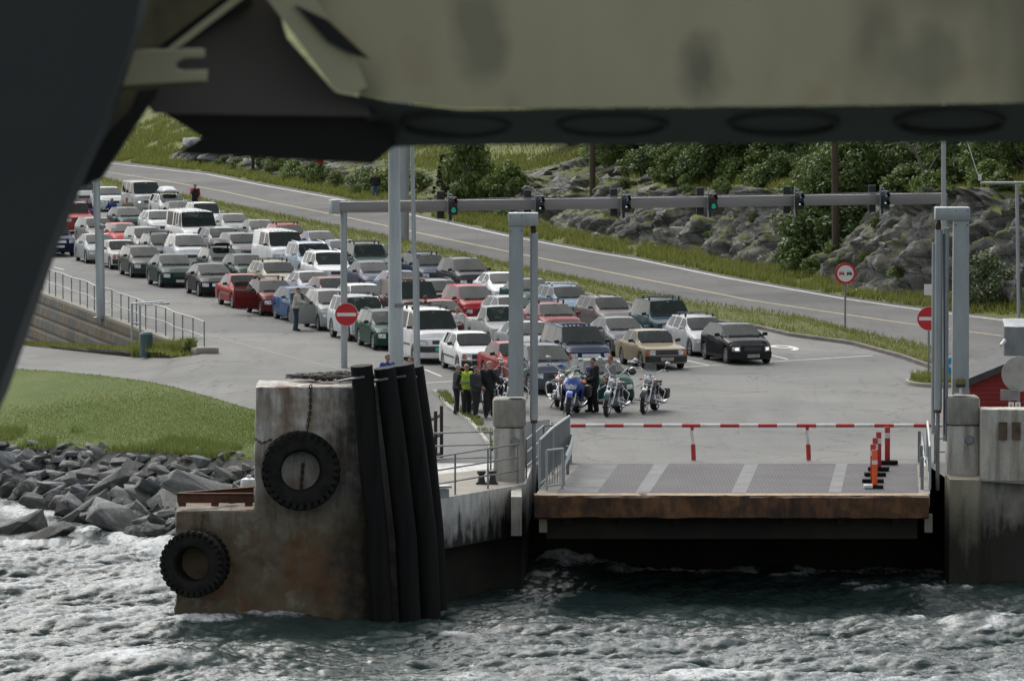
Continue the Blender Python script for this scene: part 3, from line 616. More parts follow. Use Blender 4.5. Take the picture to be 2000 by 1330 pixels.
# rusty frame and can on the ledge
t = thing('rusty_rack', PY(420, 996, YP+.6), 'low rusty steel frame of two beams lying on the pier ledge', 'frame'); iM = Matrix.Translation(-t.location)
a, b_, c_ = PY(346, 986, YP+.3), PY(495, 984, YP+.3), PY(495, 968, YP+2.2)
for nm, q in (('beam', (a, b_)), ('beam', (PY(350, 984, YP+.5), c_))):
    mb = MB(); mid = (q[0]+q[1])/2; mid.z = .33; d = q[1]-q[0]; d.z = 0
    M = iM @ Matrix.Translation(mid) @ d.to_track_quat('X', 'Z').to_matrix().to_4x4()
    mb.box((0, 0, .12), (d.length, .14, .025), M=M); mb.box((0, 0, -.12), (d.length, .14, .025), M=M); mb.box((0, 0, 0), (d.length, .02, .215), M=M); mb.build(nm, M_rust, t)
for q in (356, 420, 486): mb = MB(); p = PY(q, 998, YP+.35); mb.box((p.x, p.y, .155), (.2, .2, .11), M=iM); mb.build('foot', M_rust, t)
mb = MB(); mb.lathe([(0, 0), (.2, 0), (.23, .04), (.23, .42), (.2, .5), (.06, .54), (.06, .6), (0, .6)], 18); o = mb.build('plastic_can', mat('milky_plastic', (.52, .55, .56), .35, c2=(.44, .47, .48), scale=3), None, 40); o.location = PY(486, 960, YP+3); o.location.z = .1; tag(o, 'milky plastic can behind the rusty frame on the pier ledge', 'can')

# --- the quay left of the ramp
qa, qb, qc, qd = P(832, 980), P(1027, 946.5), P(1040, 909), P(850, 900)
mb = MB(); qpoly = [(p.x, p.y) for p in (qa, qb, qc)] + [(P(1090, 906.4).x-.0, P(1090, 906.4).y), (P(700, 906.4).x, P(700, 906.4).y), (P(700, 990).x, P(700, 990).y)]
mb.prism([(x, y) for x, y in qpoly], -1.4, .03); o = mb.build('quay', M_quay); tag(o, kind='structure')
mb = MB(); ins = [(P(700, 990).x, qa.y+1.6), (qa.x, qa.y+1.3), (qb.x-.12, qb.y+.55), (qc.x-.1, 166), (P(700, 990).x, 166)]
mb.prism(ins, -8, -1.402); o = mb.build('quay_base', M_dark); tag(o, 'dark wall under the left quay slab', 'wall')  # near-black wall set back beneath the slab
mb = MB(); dp = [(p.x, p.y, .034) for p in (qa+Vector((0, .1, 0)), qb+Vector((-.05, .1, 0)), qc+Vector((-.08, 0, 0)), P(1039, 909), P(846, 930))]; mb.add(dp, [tuple(range(5))]); o = mb.build('quay_deck', M_deck); tag(o, kind='structure')
def pillar(px0, px1, ytop, ybase, Yp, label):
    b0 = PY((px0+px1)/2, ybase, Yp); wd = (px1-px0)/FPX*Yp; h = PY((px0+px1)/2, ytop, Yp).z; zb = .03
    t = thing('concrete_pillar', (b0.x, Yp+wd/2, zb), label, 'pillar', 0, 'concrete pillars beside the ramp'); hc = h-zb
    mb = MB(); mb.box((0, 0, (hc-.85)/2-.7), (wd*.95, wd*.95, hc-.85+1.4), bev=.04); mb.build('shaft', M_post, t, 40)
    mb = MB(); mb.box((0, 0, hc-.42), (wd, wd, .84), bev=.11); mb.build('cap', mat('cap_concrete', (.31, .305, .27), .9, c2=(.22, .215, .185), scale=5, stretch=(1, 1, .4), bmp=.5), t, 30)
    mb = MB(); mb.lathe([(0, -.09), (.11, -.09), (.14, 0)], 12, axis='Y', M=Matrix.Translation((.17, -wd*.475, hc-1.25))); mb.build('boss', M_galvd, t, 40)
    return t, h, wd
pl, hl, wl_ = pillar(962, 1027, 779, 945, 159.7, 'weather streaked square concrete pillar left of the ramp')
prr, hr_, wr_ = pillar(1849, 1914, 775, 935, 160.6, 'square concrete pillar right of the ramp, mossy and rust streaked')
def tower(px_col, px_pipe, ytop, Yc, zb, ypipe0, ypipe1, label, wcol, mirror):
    c = PY(px_col, 600, Yc); t = thing('guide_tower', (c.x, Yc, zb), label, 'tower', 0, 'lifting towers of the ramp'); htop = PY(px_col, ytop, Yc).z - zb
    mb = MB(); w2 = wcol/2; mb.grid([[(-w2*1.06*k, -w2*1.06*k, z), (w2*1.06*k, -w2*1.06*k, z), (w2*1.06*k, w2*1.06*k, z), (-w2*1.06*k, w2*1.06*k, z)] for k, z in ((1.04, 0), (.96, htop-.36))], closed=True); mb.build('column', M_galv, t)
    xp = PY(px_pipe, 600, Yc).x - c.x; x0, x1 = min(-w2*1.1, xp-.12), max(w2*1.1, xp+.12)
    mb = MB(); mb.box(((x0+x1)/2, -.02, htop-.18), (x1-x0, wcol*1.25, .37), bev=.02); mb.build('head_beam', M_galv, t, 40)
    z1 = PY(px_pipe, ypipe0, Yc).z-zb; z0 = PY(px_pipe, ypipe1, Yc).z-zb
    mb = MB(); mb.tube([(xp, 0, z0), (xp, 0, z1)], .115, 16); mb.build('guide_pipe', M_galv, t, 40)
    mb = MB(); mb.tube([(xp, 0, z1-.02), (xp, 0, htop-.35)], .05, 10); mb.box((xp-.02, -.04, z1+.09), (.16, .18, .2), bev=.03); mb.build('pulley', M_chain, t, 40)
    mb = MB(); mb.tube([(xp, 0, z0+.02), (xp, 0, z0-.09)], .1, 12); mb.build('pipe_shoe', M_rust, t, 40)
    mb = MB(); mb.tube([(xp, 0, z0-.09), (xp, 0, -zb-.35)], .055, 10); mb.build('rod', M_galvd, t, 40)
    for zz in (htop-.08, htop-.5):
        for sx in (-.8, .8): mb = MB(); mb.ball((sx*w2, -w2*1.3, zz), .022, 8); mb.build('bolt', M_blk, t, 40)
    return t, c
tl_, cl_ = tower(1008, 1043, 416, 159.9, 2.46, 455, 820, 'left grey steel lifting tower with guide pipe standing on the pillar', .40, 1)
tr_, cr_ = tower(1876, 1833, 405, 160.9, 2.48, 448, 800, 'right grey steel lifting tower with guide pipe and cable standing on the pillar', .43, -1)
mb = MB(); xq = PY(1848, 600, 160.9).x-cr_.x; mb.tube([(xq, .05, -1.4), (xq, .05, PY(1848, 445, 160.9).z-2.48)], .075, 10); mb.build('side_pipe', M_galv, tr_, 40); mb = MB(); mb.tube([(PY(1824, 600, 160.9).x-cr_.x, .1, -1.2), (PY(1824, 600, 160.9).x-cr_.x, .1, PY(1824, 475, 160.9).z-2.48)], .06, 10); mb.build('side_pipe', M_galv, tr_, 40)
mb = MB(); mb.tube([(xq-.05, -.08, -1.2), (xq-.06, -.08, 1.5), (xq-.09, -.08, 4.6)], .018, 6); mb.build('cable', mat('dark_cable', (.02, .02, .06), .5), tr_, 40)
t = thing('warning_lamp', PY(1876, 772, 160.4), 'small weathered yellow lamp on a stalk at the foot of the right tower', 'lamp'); t.location.z = 2.48
mb = MB(); mb.tube([(0, 0, 0), (0, 0, .2)], .04, 8); mb.build('stalk', M_wht, t, 40); mb = MB(); mb.box((0, 0, .36), (.3, .2, .2), bev=.04); mb.build('housing', mat('mossy_yellow', (.20, .18, .06), .7, c2=(.12, .12, .06), scale=8), t, 40); mb = MB(); mb.box((0, 0, .23), (.26, .18, .05)); mb.build('seal', M_blk, t)

# --- the link-span ramp
rf0, rf1, rb0, rb1 = Vector((X_(1047, 155.6), 155.6, .05)), Vector((X_(1817, 155.6), 155.6, .05)), Vector((X_(1092, 166.2), 166.2, .0)), Vector((X_(1818, 166.2), 166.2, .0))
t = thing('ramp', (0, 156, 0), 'ferry ramp with dark steel grating, pale strips and a rusty front beam', 'ramp'); iM = Matrix.Translation((0, -156, 0))
mb = MB(); vs = [rf0, rf1, rb1, rb0]; mb.add([tuple(v) for v in vs]+[tuple(v-Vector((0, 0, .35))) for v in vs], [(0, 1, 2, 3), (7, 6, 5, 4), (0, 4, 5, 1), (1, 5, 6, 2), (2, 6, 7, 3), (3, 7, 4, 0)], M=iM); mb.build('deck', mat('ramp_deck', (.25, .235, .20), .8, c2=(.17, .16, .14), scale=1.5, bmp=.3), t)
def rp(px, f, z=.008):
    a, b = rf0.lerp(rb0, f), rf1.lerp(rb1, f); x0, x1 = 1047, 1817
    xf = lambda q: (q-x0)/(x1-x0)
    p = a.lerp(b, px); return (p.x, p.y, p.z+z)
m, n, l, b = _nt('steel_grating')
tcn = n.new('ShaderNodeTexCoord'); wv = n.new('ShaderNodeTexWave'); wv.wave_type = 'BANDS'; wv.bands_direction = 'X'; wv.inputs['Scale'].default_value = 3.2; l.new(tcn.outputs['Object'], wv.inputs[0])
wv2 = n.new('ShaderNodeTexWave'); wv2.bands_direction = 'Y'; wv2.inputs['Scale'].default_value = 1.5; l.new(tcn.outputs['Object'], wv2.inputs[0])
gg = mathn(n, l, 'MULTIPLY', wv.outputs[0], wv2.outputs[0]); c = ramp(n, l, noise_tex(n, l, .5, 4), [(.35, (.095, .092, .095)), (.65, (.125, .12, .122))]); c = mixc(n, l, maprange(n, l, gg, .2, .6, .22, 0), c, (.04, .04, .04)); l.new(c, b.inputs['Base Color']); b.inputs['Roughness'].default_value = .75; b.inputs['Specular IOR Level'].default_value = .15; bump(n, l, b, gg, .5, .02)
fr = lambda q: (q-1047)/(1817-1047)
for x0, x1, xb0, xb1 in ((1165, 1240, 1210, 1279), (1268, 1428, 1307, 1454), (1457, 1618, 1480, 1630), (1643, 1795, 1652, 1786)):
    fb = lambda q: (q-1092)/(1812-1092)
    mb = MB(); mb.add([rp(fr(x0), .03), rp(fr(x1), .03), rp(fb(xb1), .93), rp(fb(xb0), .93)], [(0, 1, 2, 3)], M=iM); mb.build('grating', m, t)
for k, (x0, x1, xb0, xb1) in enumerate(((1240, 1268, 1279, 1307), (1428, 1457, 1454, 1480), (1618, 1643, 1630, 1652))):
    mb = MB(); mb.add([rp(fr(x0), .03, .012), rp(fr(x1), .03, .012), rp(fb(xb1), .93, .012), rp(fb(xb0), .93, .012)], [(0, 1, 2, 3)], M=iM); mb.build('strip', mat('pale_strip', (.22, .22, .217), .8, 0, c2=(.17, .17, .168), scale=1, spec=.15), t)
mb = MB(); mb.add([rp(fr(1085), .03), rp(fr(1165), .03), rp(fb(1210), .93), rp(fb(1135), .93)], [(0, 1, 2, 3)], M=iM); mb.build('side_plate', mat('light_plate', (.19, .195, .195), .8, 0, c2=(.13, .13, .127), scale=1, spec=.15), t)
mb = MB(); mb.add([rp(0, .93, .01), rp(1, .93, .01), rp(1, 1.02, .01), rp(0, 1.02, .01)], [(0, 1, 2, 3)], M=iM); mb.build('hinge_plate', mat('hinge_plate', (.21, .21, .2), .8, spec=.15), t)
m, n, l, b = _nt('rusty_front'); a1 = noise_tex(n, l, 1.4, 6, .65); a2 = noise_tex(n, l, 3.5, 5, .7, stretch=(1, 1, .35))
c = ramp(n, l, a1, [(.32, (.03, .02, .014)), (.47, (.08, .038, .018)), (.6, (.15, .07, .024)), (.72, (.075, .045, .028))]); c = mixc(n, l, maprange(n, l, a2, .45, .66, 0, .8), c, (.018, .013, .011)); l.new(c, b.inputs['Base Color']); b.inputs['Roughness'].default_value = .85; bump(n, l, b, a2, .6, .04)
mb = MB(); rr = []; r = np.random.default_rng(3)
xs_ = np.linspace(rf0.x-.05, rf1.x-.05, 34)
for y, z in ((0, .03), (-.28, .03), (-.34, -.02), (-.34, -.58), (-.2, -.62), (0, -.62)): rr.append([(x + (.02 if 0 else 0), 155.55+y+(.035*r.normal() if y < -.25 else 0), z+.012*r.normal()) for x in xs_])
mb.grid(rr, M=iM); mb.build('front_beam', m, t, 30)
mb = MB(); mb.grid([[(x, 155.3, .036), (x, 155.64, .06)] for x in xs_], M=iM); mb.build('lip', mat('worn_lip', (.36, .27, .15), .7, c2=(.22, .14, .08), scale=3), t)
mb = MB()
for k in range(7): x = rf0.x+.9+k*(rf1.x-rf0.x-1.8)/6; mb.box((x, 161, -.6), (.25, 10, .5), M=iM)
mb.box(((rf0.x+rf1.x)/2, 156.4, -.95), (rf1.x-rf0.x-.6, .3, .65), M=iM); mb.build('girder', M_dark, t)
for x in (rf0.x+.2, rf1.x-.02): mb = MB(); mb.box((x, 155.9, -.8), (.22, .3, .5), M=iM); mb.build('bracket', mat('pale_bracket', (.22, .21, .15), .8), t)
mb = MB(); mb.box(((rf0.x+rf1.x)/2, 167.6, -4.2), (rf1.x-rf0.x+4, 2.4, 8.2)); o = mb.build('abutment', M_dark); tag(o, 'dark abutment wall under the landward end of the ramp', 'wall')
mb = MB(); 
for sx in (rf0.x-.55,): mb.box((sx, 161, -.62), (.3, 10, 1.1))
o = mb.build('side_wall', M_wallR); tag(o, 'narrow concrete side wall left of the ramp beside the rust stained pillar', 'wall')

# --- red and white barrier across the ramp
YB = 166.6
bz = 1.06
t = thing('ramp_barrier', (X_(1450, YB), YB, 0), 'long red and white striped barrier pole lying across the ramp entry', 'barrier')
xa, xb = X_(1075, YB), X_(1836, YB); ex = [1075, 1115, 1144, 1181, 1218, 1257, 1293, 1332, 1368, 1407, 1444, 1481, 1518, 1556, 1594, 1633, 1669, 1708, 1746, 1785, 1823, 1838]
for q in range(2):
    for i in range(len(ex)-1):
        if i % 2 == q:
            mb = MB(); mb.tube([(X_(ex[i], YB)-t.location.x, 0, bz), (X_(ex[i+1], YB)-t.location.x, 0, bz)], .058, 12); mb.build('white_band' if q == 0 else 'red_band', M_barw if q == 0 else M_barr, t, 40)
    pass
for px in (1352, 1577):
    x = X_(px, YB)-t.location.x; mb = MB(); mb.tube([(x+.05, 0, .02), (x+.03, 0, .5)], .07, 10); lg = mb.build('leg', M_barr, t, 40); mb = MB(); mb.tube([(x, 0, .92), (x, 0, 1.03)], .05, 10); mb.build('hinge', M_barr, lg, 40)
    mb = MB(); mb.tube([(x+.03, 0, .5), (x-.03, 0, .93)], .05, 10); mb.build('white_band', M_barw, lg, 40)
for px in (1078,):
    mb = MB(); x = X_(px, YB)-t.location.x; mb.tube([(x, 0, 0), (x, 0, 1.15), (x+.45, 0, 1.15), (x+.45, 0, .9)], .03, 8); mb.build('rest', M_galvd, t, 40)

# --- marker posts on the ramp
def marker(px, py, hgt, red, label, w=.155):
    p = P(px, py, .03); t = thing('marker_post', p, label, 'marker', R(random.uniform(-8, 8)), 'marker posts on the ramp'); mm = M_barr if red else M_orange
    mb = MB(); mb.box((0, 0, .06), (.62 if red else .5, .3, .12), bev=.03); mb.build('foot', M_rubber, t, 40)
    mb = MB(); mb.box((0, 0, .12+(hgt-.12)/2), (w, .05, hgt-.12), bev=.012); pb = mb.build('panel', mm, t, 40)
    for z in (.73, .8) if red else (.68,):
        mb = MB(); mb.box((0, 0, z*hgt), (w+.006, .056, .11 if not red else .07)); mb.build('reflector', M_wht, pb)
    if not red:
        mb = MB(); mb.box((-.18, -.12, .09), (.26, .2, .1), bev=.02); mb.build('weight', M_wht, t, 40)
    return t
marker(1708, 955, 1.12, False, 'bright orange marker post with black foot, nearest on the ramp')
marker(1705, 943, 1.12, True, 'red marker post half hidden directly behind the orange one')
marker(1709, 930, 1.12, True, 'red and white marker post in the middle of the row on the ramp')
marker(1716, 919, 1.14, True, 'red and white marker post with two white bands on the ramp')
marker(1733, 906.5, 1.12, True, 'red and white marker post farthest back, standing under the striped barrier')

# --- guard fences either side of the ramp
def rail_seg(mb, a, b, zs, r=.028, post=True, M=None, n=8):
    for z in zs: mb.tube([a+Vector((0, 0, z)), b+Vector((0, 0, z))], r, n, M=M)
def grille(name, pts, h, label, cat='railing', z0=.12, step=.11):
    base = pts[0]; t = thing(name, base, label, cat); iM = Matrix.Translation(-base)
    mb = MB()
    for a, b in zip(pts, pts[1:]):
        mb.tube([a+Vector((0, 0, 0)), a+Vector((0, 0, h))], .035, 8, M=iM); mb.tube([a+Vector((0, 0, h)), b+Vector((0, 0, h))], .035, 8, M=iM); mb.tube([a+Vector((0, 0, z0)), b+Vector((0, 0, z0))], .03, 8, M=iM)
    mb.tube([pts[-1], pts[-1]+Vector((0, 0, h))], .035, 8, M=iM); mb.build('rail_frame', M_galv, t, 40)
    mb = MB()
    for a, b in zip(pts, pts[1:]):
        k = max(2, int((b-a).length/step))
        for i in range(1, k): p = a.lerp(b, i/k); mb.tube([p+Vector((0, 0, z0)), p+Vector((0, 0, h))], .012, 5, M=iM)
    mb.build('bars', M_galvd, t, 40); return t
g0, g1, g2 = Vector((X_(1068, 156.6), 156.6, .06)), Vector((X_(1099, 157.2), 157.2, .06)), Vector((X_(1112, 164.8), 164.8, .03))
grille('guard_gate', [g0, g1], 1.12, 'small galvanised gate of vertical bars at the left front corner of the ramp', 'gate')
grille('guard_railing', [Vector((X_(1054, 157), 157, .06)), Vector((X_(1080, 161.5), 161.5, .04)), Vector((X_(1112, 165.8), 165.8, .03))], 1.38, 'tall galvanised railing of vertical bars along the left side of the ramp')
def crash_rail(name, pts, h, label):
    t = thing(name, pts[0], label, 'guard rail'); iM = Matrix.Translation(-pts[0]); prof = [(0, h-.32), (.05, h-.27), (.0, h-.17), (.05, h-.07), (0, h)]
    mb = MB(); mb.grid([[tuple(p+Vector((d, 0, z))) for d, z in prof] for p in pts], M=iM); mb.build('beam', M_galv, t, 30)
    for p in pts: mb = MB(); mb.box((p.x-.06, p.y, h/2), (.09, .09, h), M=iM); mb.build('post', M_galvd, t)
    return t
crash_rail('crash_barrier', [Vector((X_(1104, 158.5), 158.5, .06)), Vector((X_(1113, 162), 162, .04)), Vector((X_(1118, 166), 166, .03))], .85, 'galvanised crash barrier beam inside the left ramp railing')
crash_rail('crash_barrier', [Vector((X_(1806, 157), 157, .06)), Vector((X_(1804, 161), 161, .04)), Vector((X_(1800, 166), 166, .03))], .95, 'galvanised crash barrier beam along the right side of the ramp')
grille('guard_railing', [Vector((X_(1817, 156.8), 156.8, .06)), Vector((X_(1815, 161), 161, .04)), Vector((X_(1812, 166), 166, .03))], 1.2, 'galvanised railing of vertical bars along the right side of the ramp')
t = thing('short_rail', P(1826, 905), 'short three bar rail between the barrier pole and the right tower', 'railing'); mb = MB()
for z in (.35, .75, 1.12): mb.tube([(0, 0, z), (.75, 0, z)], .025, 8)
mb.tube([(0, 0, 0), (0, 0, 1.12)], .03, 8); mb.build('bars', M_galvd, t, 40)
# left quay: sheet steel screens and pipe rails
t = thing('steel_screen', P(1052, 912), 'grey sheet steel screen and handrail behind the left pillar', 'screen'); iM = Matrix.Translation(-t.location)
a, b_ = Vector((X_(1020, 164), 164, .03)), Vector((X_(1074, 167.5), 167.5, .03))
mb = MB(); mb.add([tuple(a), tuple(b_), tuple(b_+Vector((0, 0, 1.15))), tuple(a+Vector((0, 0, 1.35)))]+[tuple(q+Vector((0, .03, 0))) for q in (a, b_, b_+Vector((0, 0, 1.15)), a+Vector((0, 0, 1.35)))], [(0, 1, 2, 3), (7, 6, 5, 4), (0, 4, 5, 1), (1, 5, 6, 2), (2, 6, 7, 3), (3, 7, 4, 0)], M=iM); mb.build('sheet', M_galv, t)
mb = MB()
c0, c1_, c2_ = Vector((X_(1028, 160.5), 160.5, .03)), Vector((X_(1062, 165.5), 165.5, .03)), Vector((X_(1098, 165.7), 165.7, .03))
for z in (.35, .75, 1.12): mb.tube([c0+Vector((0, 0, z)), c1_+Vector((0, 0, z)), c2_+Vector((0, 0, z))], .025, 8, M=iM)
for p in (c0, c0.lerp(c1_, .5), c1_, c2_): mb.tube([p, p+Vector((0, 0, 1.12))], .025, 8, M=iM)
mb.build('handrail', M_galvd, t, 40)
def pipe_rail(name, pts, hs, label, r=.024, posts=None, matl=None):
    t = thing(name, pts[0], label, 'railing'); iM = Matrix.Translation(-pts[0]); mb = MB()
    for z in hs:
        mb.tube([p+Vector((0, 0, z)) for p in pts], r, 8, M=iM)
    mb.build('rails', matl or M_galvd, t, 40)
    for p in (posts or pts): mb = MB(); mb.tube([p, p+Vector((0, 0, max(hs)))], r*1.15, 8, M=iM); mb.build('post', matl or M_galvd, t, 40)
    return t
q0, q1 = P(846, 974, .03), P(1014, 945, .03); q0.y += .15; q1.y += .15
pipe_rail('pipe_railing', [q0, q1], (.38, .76, 1.14), 'three bar pipe railing along the front edge of the left quay', posts=[q0.lerp(q1, f) for f in (.02, .25, .63, .98)])
q2, q3 = P(838, 922, .03), P(1020, 916, .03)
pipe_rail('pipe_railing', [q2, q3], (.38, .76, 1.14), 'thin pipe railing farther back on the left quay, behind the front one', posts=[q2, q2.lerp(q3, .66), q3])
t = thing('steel_crib', P(846, 905), 'dark slotted steel guard frame beside the rightmost rubber fender', 'frame'); mb = MB()
for k in range(4):
    x = -.28+k*.17; y = k*.55; mb.box((x, y, .62+k*.06), (.10, .34, 1.24+k*.12))
for z in (.05, .62, 1.2): mb.tube([(-.28, 0, z), (.23, 1.65, z+.12)], .05, 6)
mb.build('frame_bars', mat('brown_steel', (.05, .042, .035), .8, .2), t)
mb = MB(); mb.box((0, 0, 0), (.75, .5, .06), rz=.3); mb.box((.05, .1, -.2), (.55, .3, .25), rz=.3); o = mb.build('steel_box', M_galv); o.location = P(852, 950, .45)+Vector((0, 0, .0)); tag(o, 'grey steel box lid beside the dark guard frame on the left quay', 'box')
mb = MB()
for x in (-.16, .16): mb.lathe([(0, 0), (.12, 0), (.1, .05), (.08, .2), (.13, .25), (.12, .32), (0, .34)], 14, M=Matrix.Translation((x, 0, .06)))
mb.box((0, 0, .03), (.62, .3, .06)); o = mb.build('mooring_bollard', M_blk, None, 40); o.location = P(951, 945, .034); tag(o, 'small dark twin bollard at the foot of the left pillar', 'bollard')

# --- right quay wall
mb = MB(); xR0, xR1 = X_(1851, 160.2), X_(1914, 160.2)
mb.prism([(xR0+.3, 160.4), (X_(2600, 160.4), 160.2), (X_(2600, 160.4), 166), (xR0+.3, 166)], -8, -.05); o = mb.build('quay', M_wallR); tag(o, kind='structure')
wp = [(X_(1917, 160), 160.2), (X_(2500, 160), 159.6), (X_(2500, 160), 161.2), (X_(1917, 160), 161.2)]
t = thing('quay_wall', (wp[0][0], 160.2, 0), 'high weathered concrete quay wall at the right edge, dark below the tide mark', 'wall'); iM = Matrix.Translation(-t.location)
mb = MB(); zt = PY(1950, 800, 160.2).z; mb.prism(wp, -8, zt, M=iM); mb.build('wall_face', M_wallR, t)
for px in (1960, 1986): mb = MB(); mb.box((X_(px, 160), 160.12, PY(px, 842, 160).z), (.24, .12, .5), M=iM); mb.build('niche', mat('niche_rust', (.14, .10, .06), .9, c2=(.05, .04, .03), scale=4), t)
bp_ = [(X_(1857, 159), 159.2), (X_(1912, 159), 159.1), (X_(1921, 159), 159.6), (X_(1921, 159), 161), (X_(1857, 159), 161)]
t = thing('corner_block', (bp_[0][0], 159.2, -3), 'chamfered concrete buttress block below the right pillar', 'block'); mb = MB(); mb.prism(bp_, -8, .12, M=Matrix.Translation(-t.location)); mb.build('block_body', concrete('block_concrete', (.30, .275, .20), (.36, .335, .25), (.014, .012, .008), (-1.8, -.2, .7, .95), .5, .1), t)

# --- gantry with the six lane signals
ga, gb = Vector((P(672, 718).x, P(672, 718).y, 0)), None
Yg0 = ga.y; zb_ = PY(672, 405, Yg0).z
Yg1 = 10900*(14.8-zb_)/(387+67); gbx = X_(1842, Yg1)
gb = Vector((gbx, Yg1, 0))
t = thing('signal_gantry', ga, 'long grey steel gantry beam on posts carrying the lane signals', 'gantry'); iM = Matrix.Translation(-ga)
d = gb-ga; ang = math.atan2(d.y, d.x); ln = d.length
MG = Matrix.Rotation(ang, 4, 'Z')
mb = MB(); mb.box((ln/2-.2, 0, zb_), (ln+.6, .3, .40), M=MG, bev=.015); mb.build('beam', mat('gantry_steel', (.26, .25, .245), .55, .35, c2=(.20, .19, .185), scale=.8, stretch=(.2, 1, 3)), t, 40)
mb = MB(); mb.box((-.36, 0, zb_+.02), (.3, .42, .52), M=MG, bev=.02); mb.build('end_cap', M_galv, t, 40)
for x in (.0, ln):
    mb = MB(); mb.tube([MG @ Vector((x, .0, 0)), MG @ Vector((x, 0, zb_-.2))], .125, 14); mb.build('post', M_galv, t, 40)
mb = MB(); mb.tube([MG @ Vector((x, .05*math.sin(x*2.1)-.12, zb_+.235+.02*math.sin(x*1.3))) for x in np.linspace(-.2, ln*.98, 60)], .014, 5); mb.build('cable', mat('grey_cable', (.22, .26, .26), .6), t, 40)
SIG = [(880, 0, '1'), (1050, 1, '2'), (1218, 1, '3'), (1387, 0, '4'), (1556, 1, '5'), (1723, 1, '6')]
M_sigh = mat('signal_black', (.010, .013, .014), .4)
def emis(name, c, e):
    m, n, l, b = _nt(name); b.inputs['Base Color'].default_value = (*c, 1); b.inputs['Emission Color'].default_value = (*c, 1); b.inputs['Emission Strength'].default_value = e; b.inputs['Roughness'].default_value = .3; return m
M_green = emis('lit_green', (.01, .28, .19), .28); M_numb = emis('lit_number', (.16, .26, .42), .3); M_reddim = mat('dark_red_lens', (.10, .012, .012), .2); M_lens = mat('dark_lens', (.012, .016, .02), .12); M_whitel = emis('lit_arrow', (.5, .85, .75), .5)
for k, (px, kind, num) in enumerate(SIG):
    f = (X_(px, (Yg0+Yg1)/2)*1.0-ga.x)/d.x
    for _ in range(6):
        q = ga + d*f; f += (px-proj((q.x, q.y, zb_))[0])/1170*.9
    q = ga + d*f
    lb = ['lane signal with a lit green lamp and dark red lamp, leftmost on the gantry', 'lane signal showing a blue number 2 above a small white light', 'lane signal showing a blue number 3 above a small white light', 'lane signal with a lit green lamp and dark red lamp, fourth along the gantry', 'lane signal showing a number above a white light, left of the tall brown pole', 'lane signal showing a number above a white light, rightmost on the gantry'][k]
    s_ = thing('lane_signal', (q.x, q.y, zb_), lb, 'traffic light', ang-R(4), 'lane signals on the gantry')
    mb = MB(); mb.box((0, -.33, .0), (.30, .24, .66), bev=.03); hd = mb.build('housing', M_sigh, s_, 40)
    for j, z in enumerate((.16, -.14)):
        lm = (M_reddim if j == 0 else M_green) if kind == 0 else M_lens
        mb = MB(); mb.lathe([(0, -.02), (.075, -.015), (.105, 0)], 18, axis='Y', M=Matrix.Translation((0, -.455, z))); mb.build('lens', lm, hd, 50)
        mb = MB(); mb.grid([[(.125*math.cos(a), y, z+.125*math.sin(a)) for a in np.linspace(-.35, math.pi+.35, 13)] for y in (-.45, -.60)]); mb.build('visor', M_sigh, hd, 50)
    if kind:
        nb = text_mesh(num, .2, M_numb, 'numeral', hd, .004); nb.location = (0, -.485, .16); nb.rotation_euler = (math.pi/2, 0, 0)
        mb = MB(); mb.ball((-.03, -.475, -.12), (.035, .02, .03), 8); mb.build('lamp', M_whitel, hd, 50)
    mb = MB(); mb.tube([(-.14, -.2, .55), (-.14, -.2, -.62)], .032, 8); mb.tube([(-.02, -.28, .33), (-.02, -.28, .42), (-.14, -.2, .45)], .02, 6); mb.build('bracket', M_galv, s_, 40)
    mb = MB(); mb.box((-.33, -.02+.24, .02), (.28, .08, 1.02), bev=.01); mb.build('back_board', M_sigh, s_); mb = MB(); mb.box((.04, .24, -.42), (.14, .06, .3)); mb.build('lower_board', M_sigh, s_)
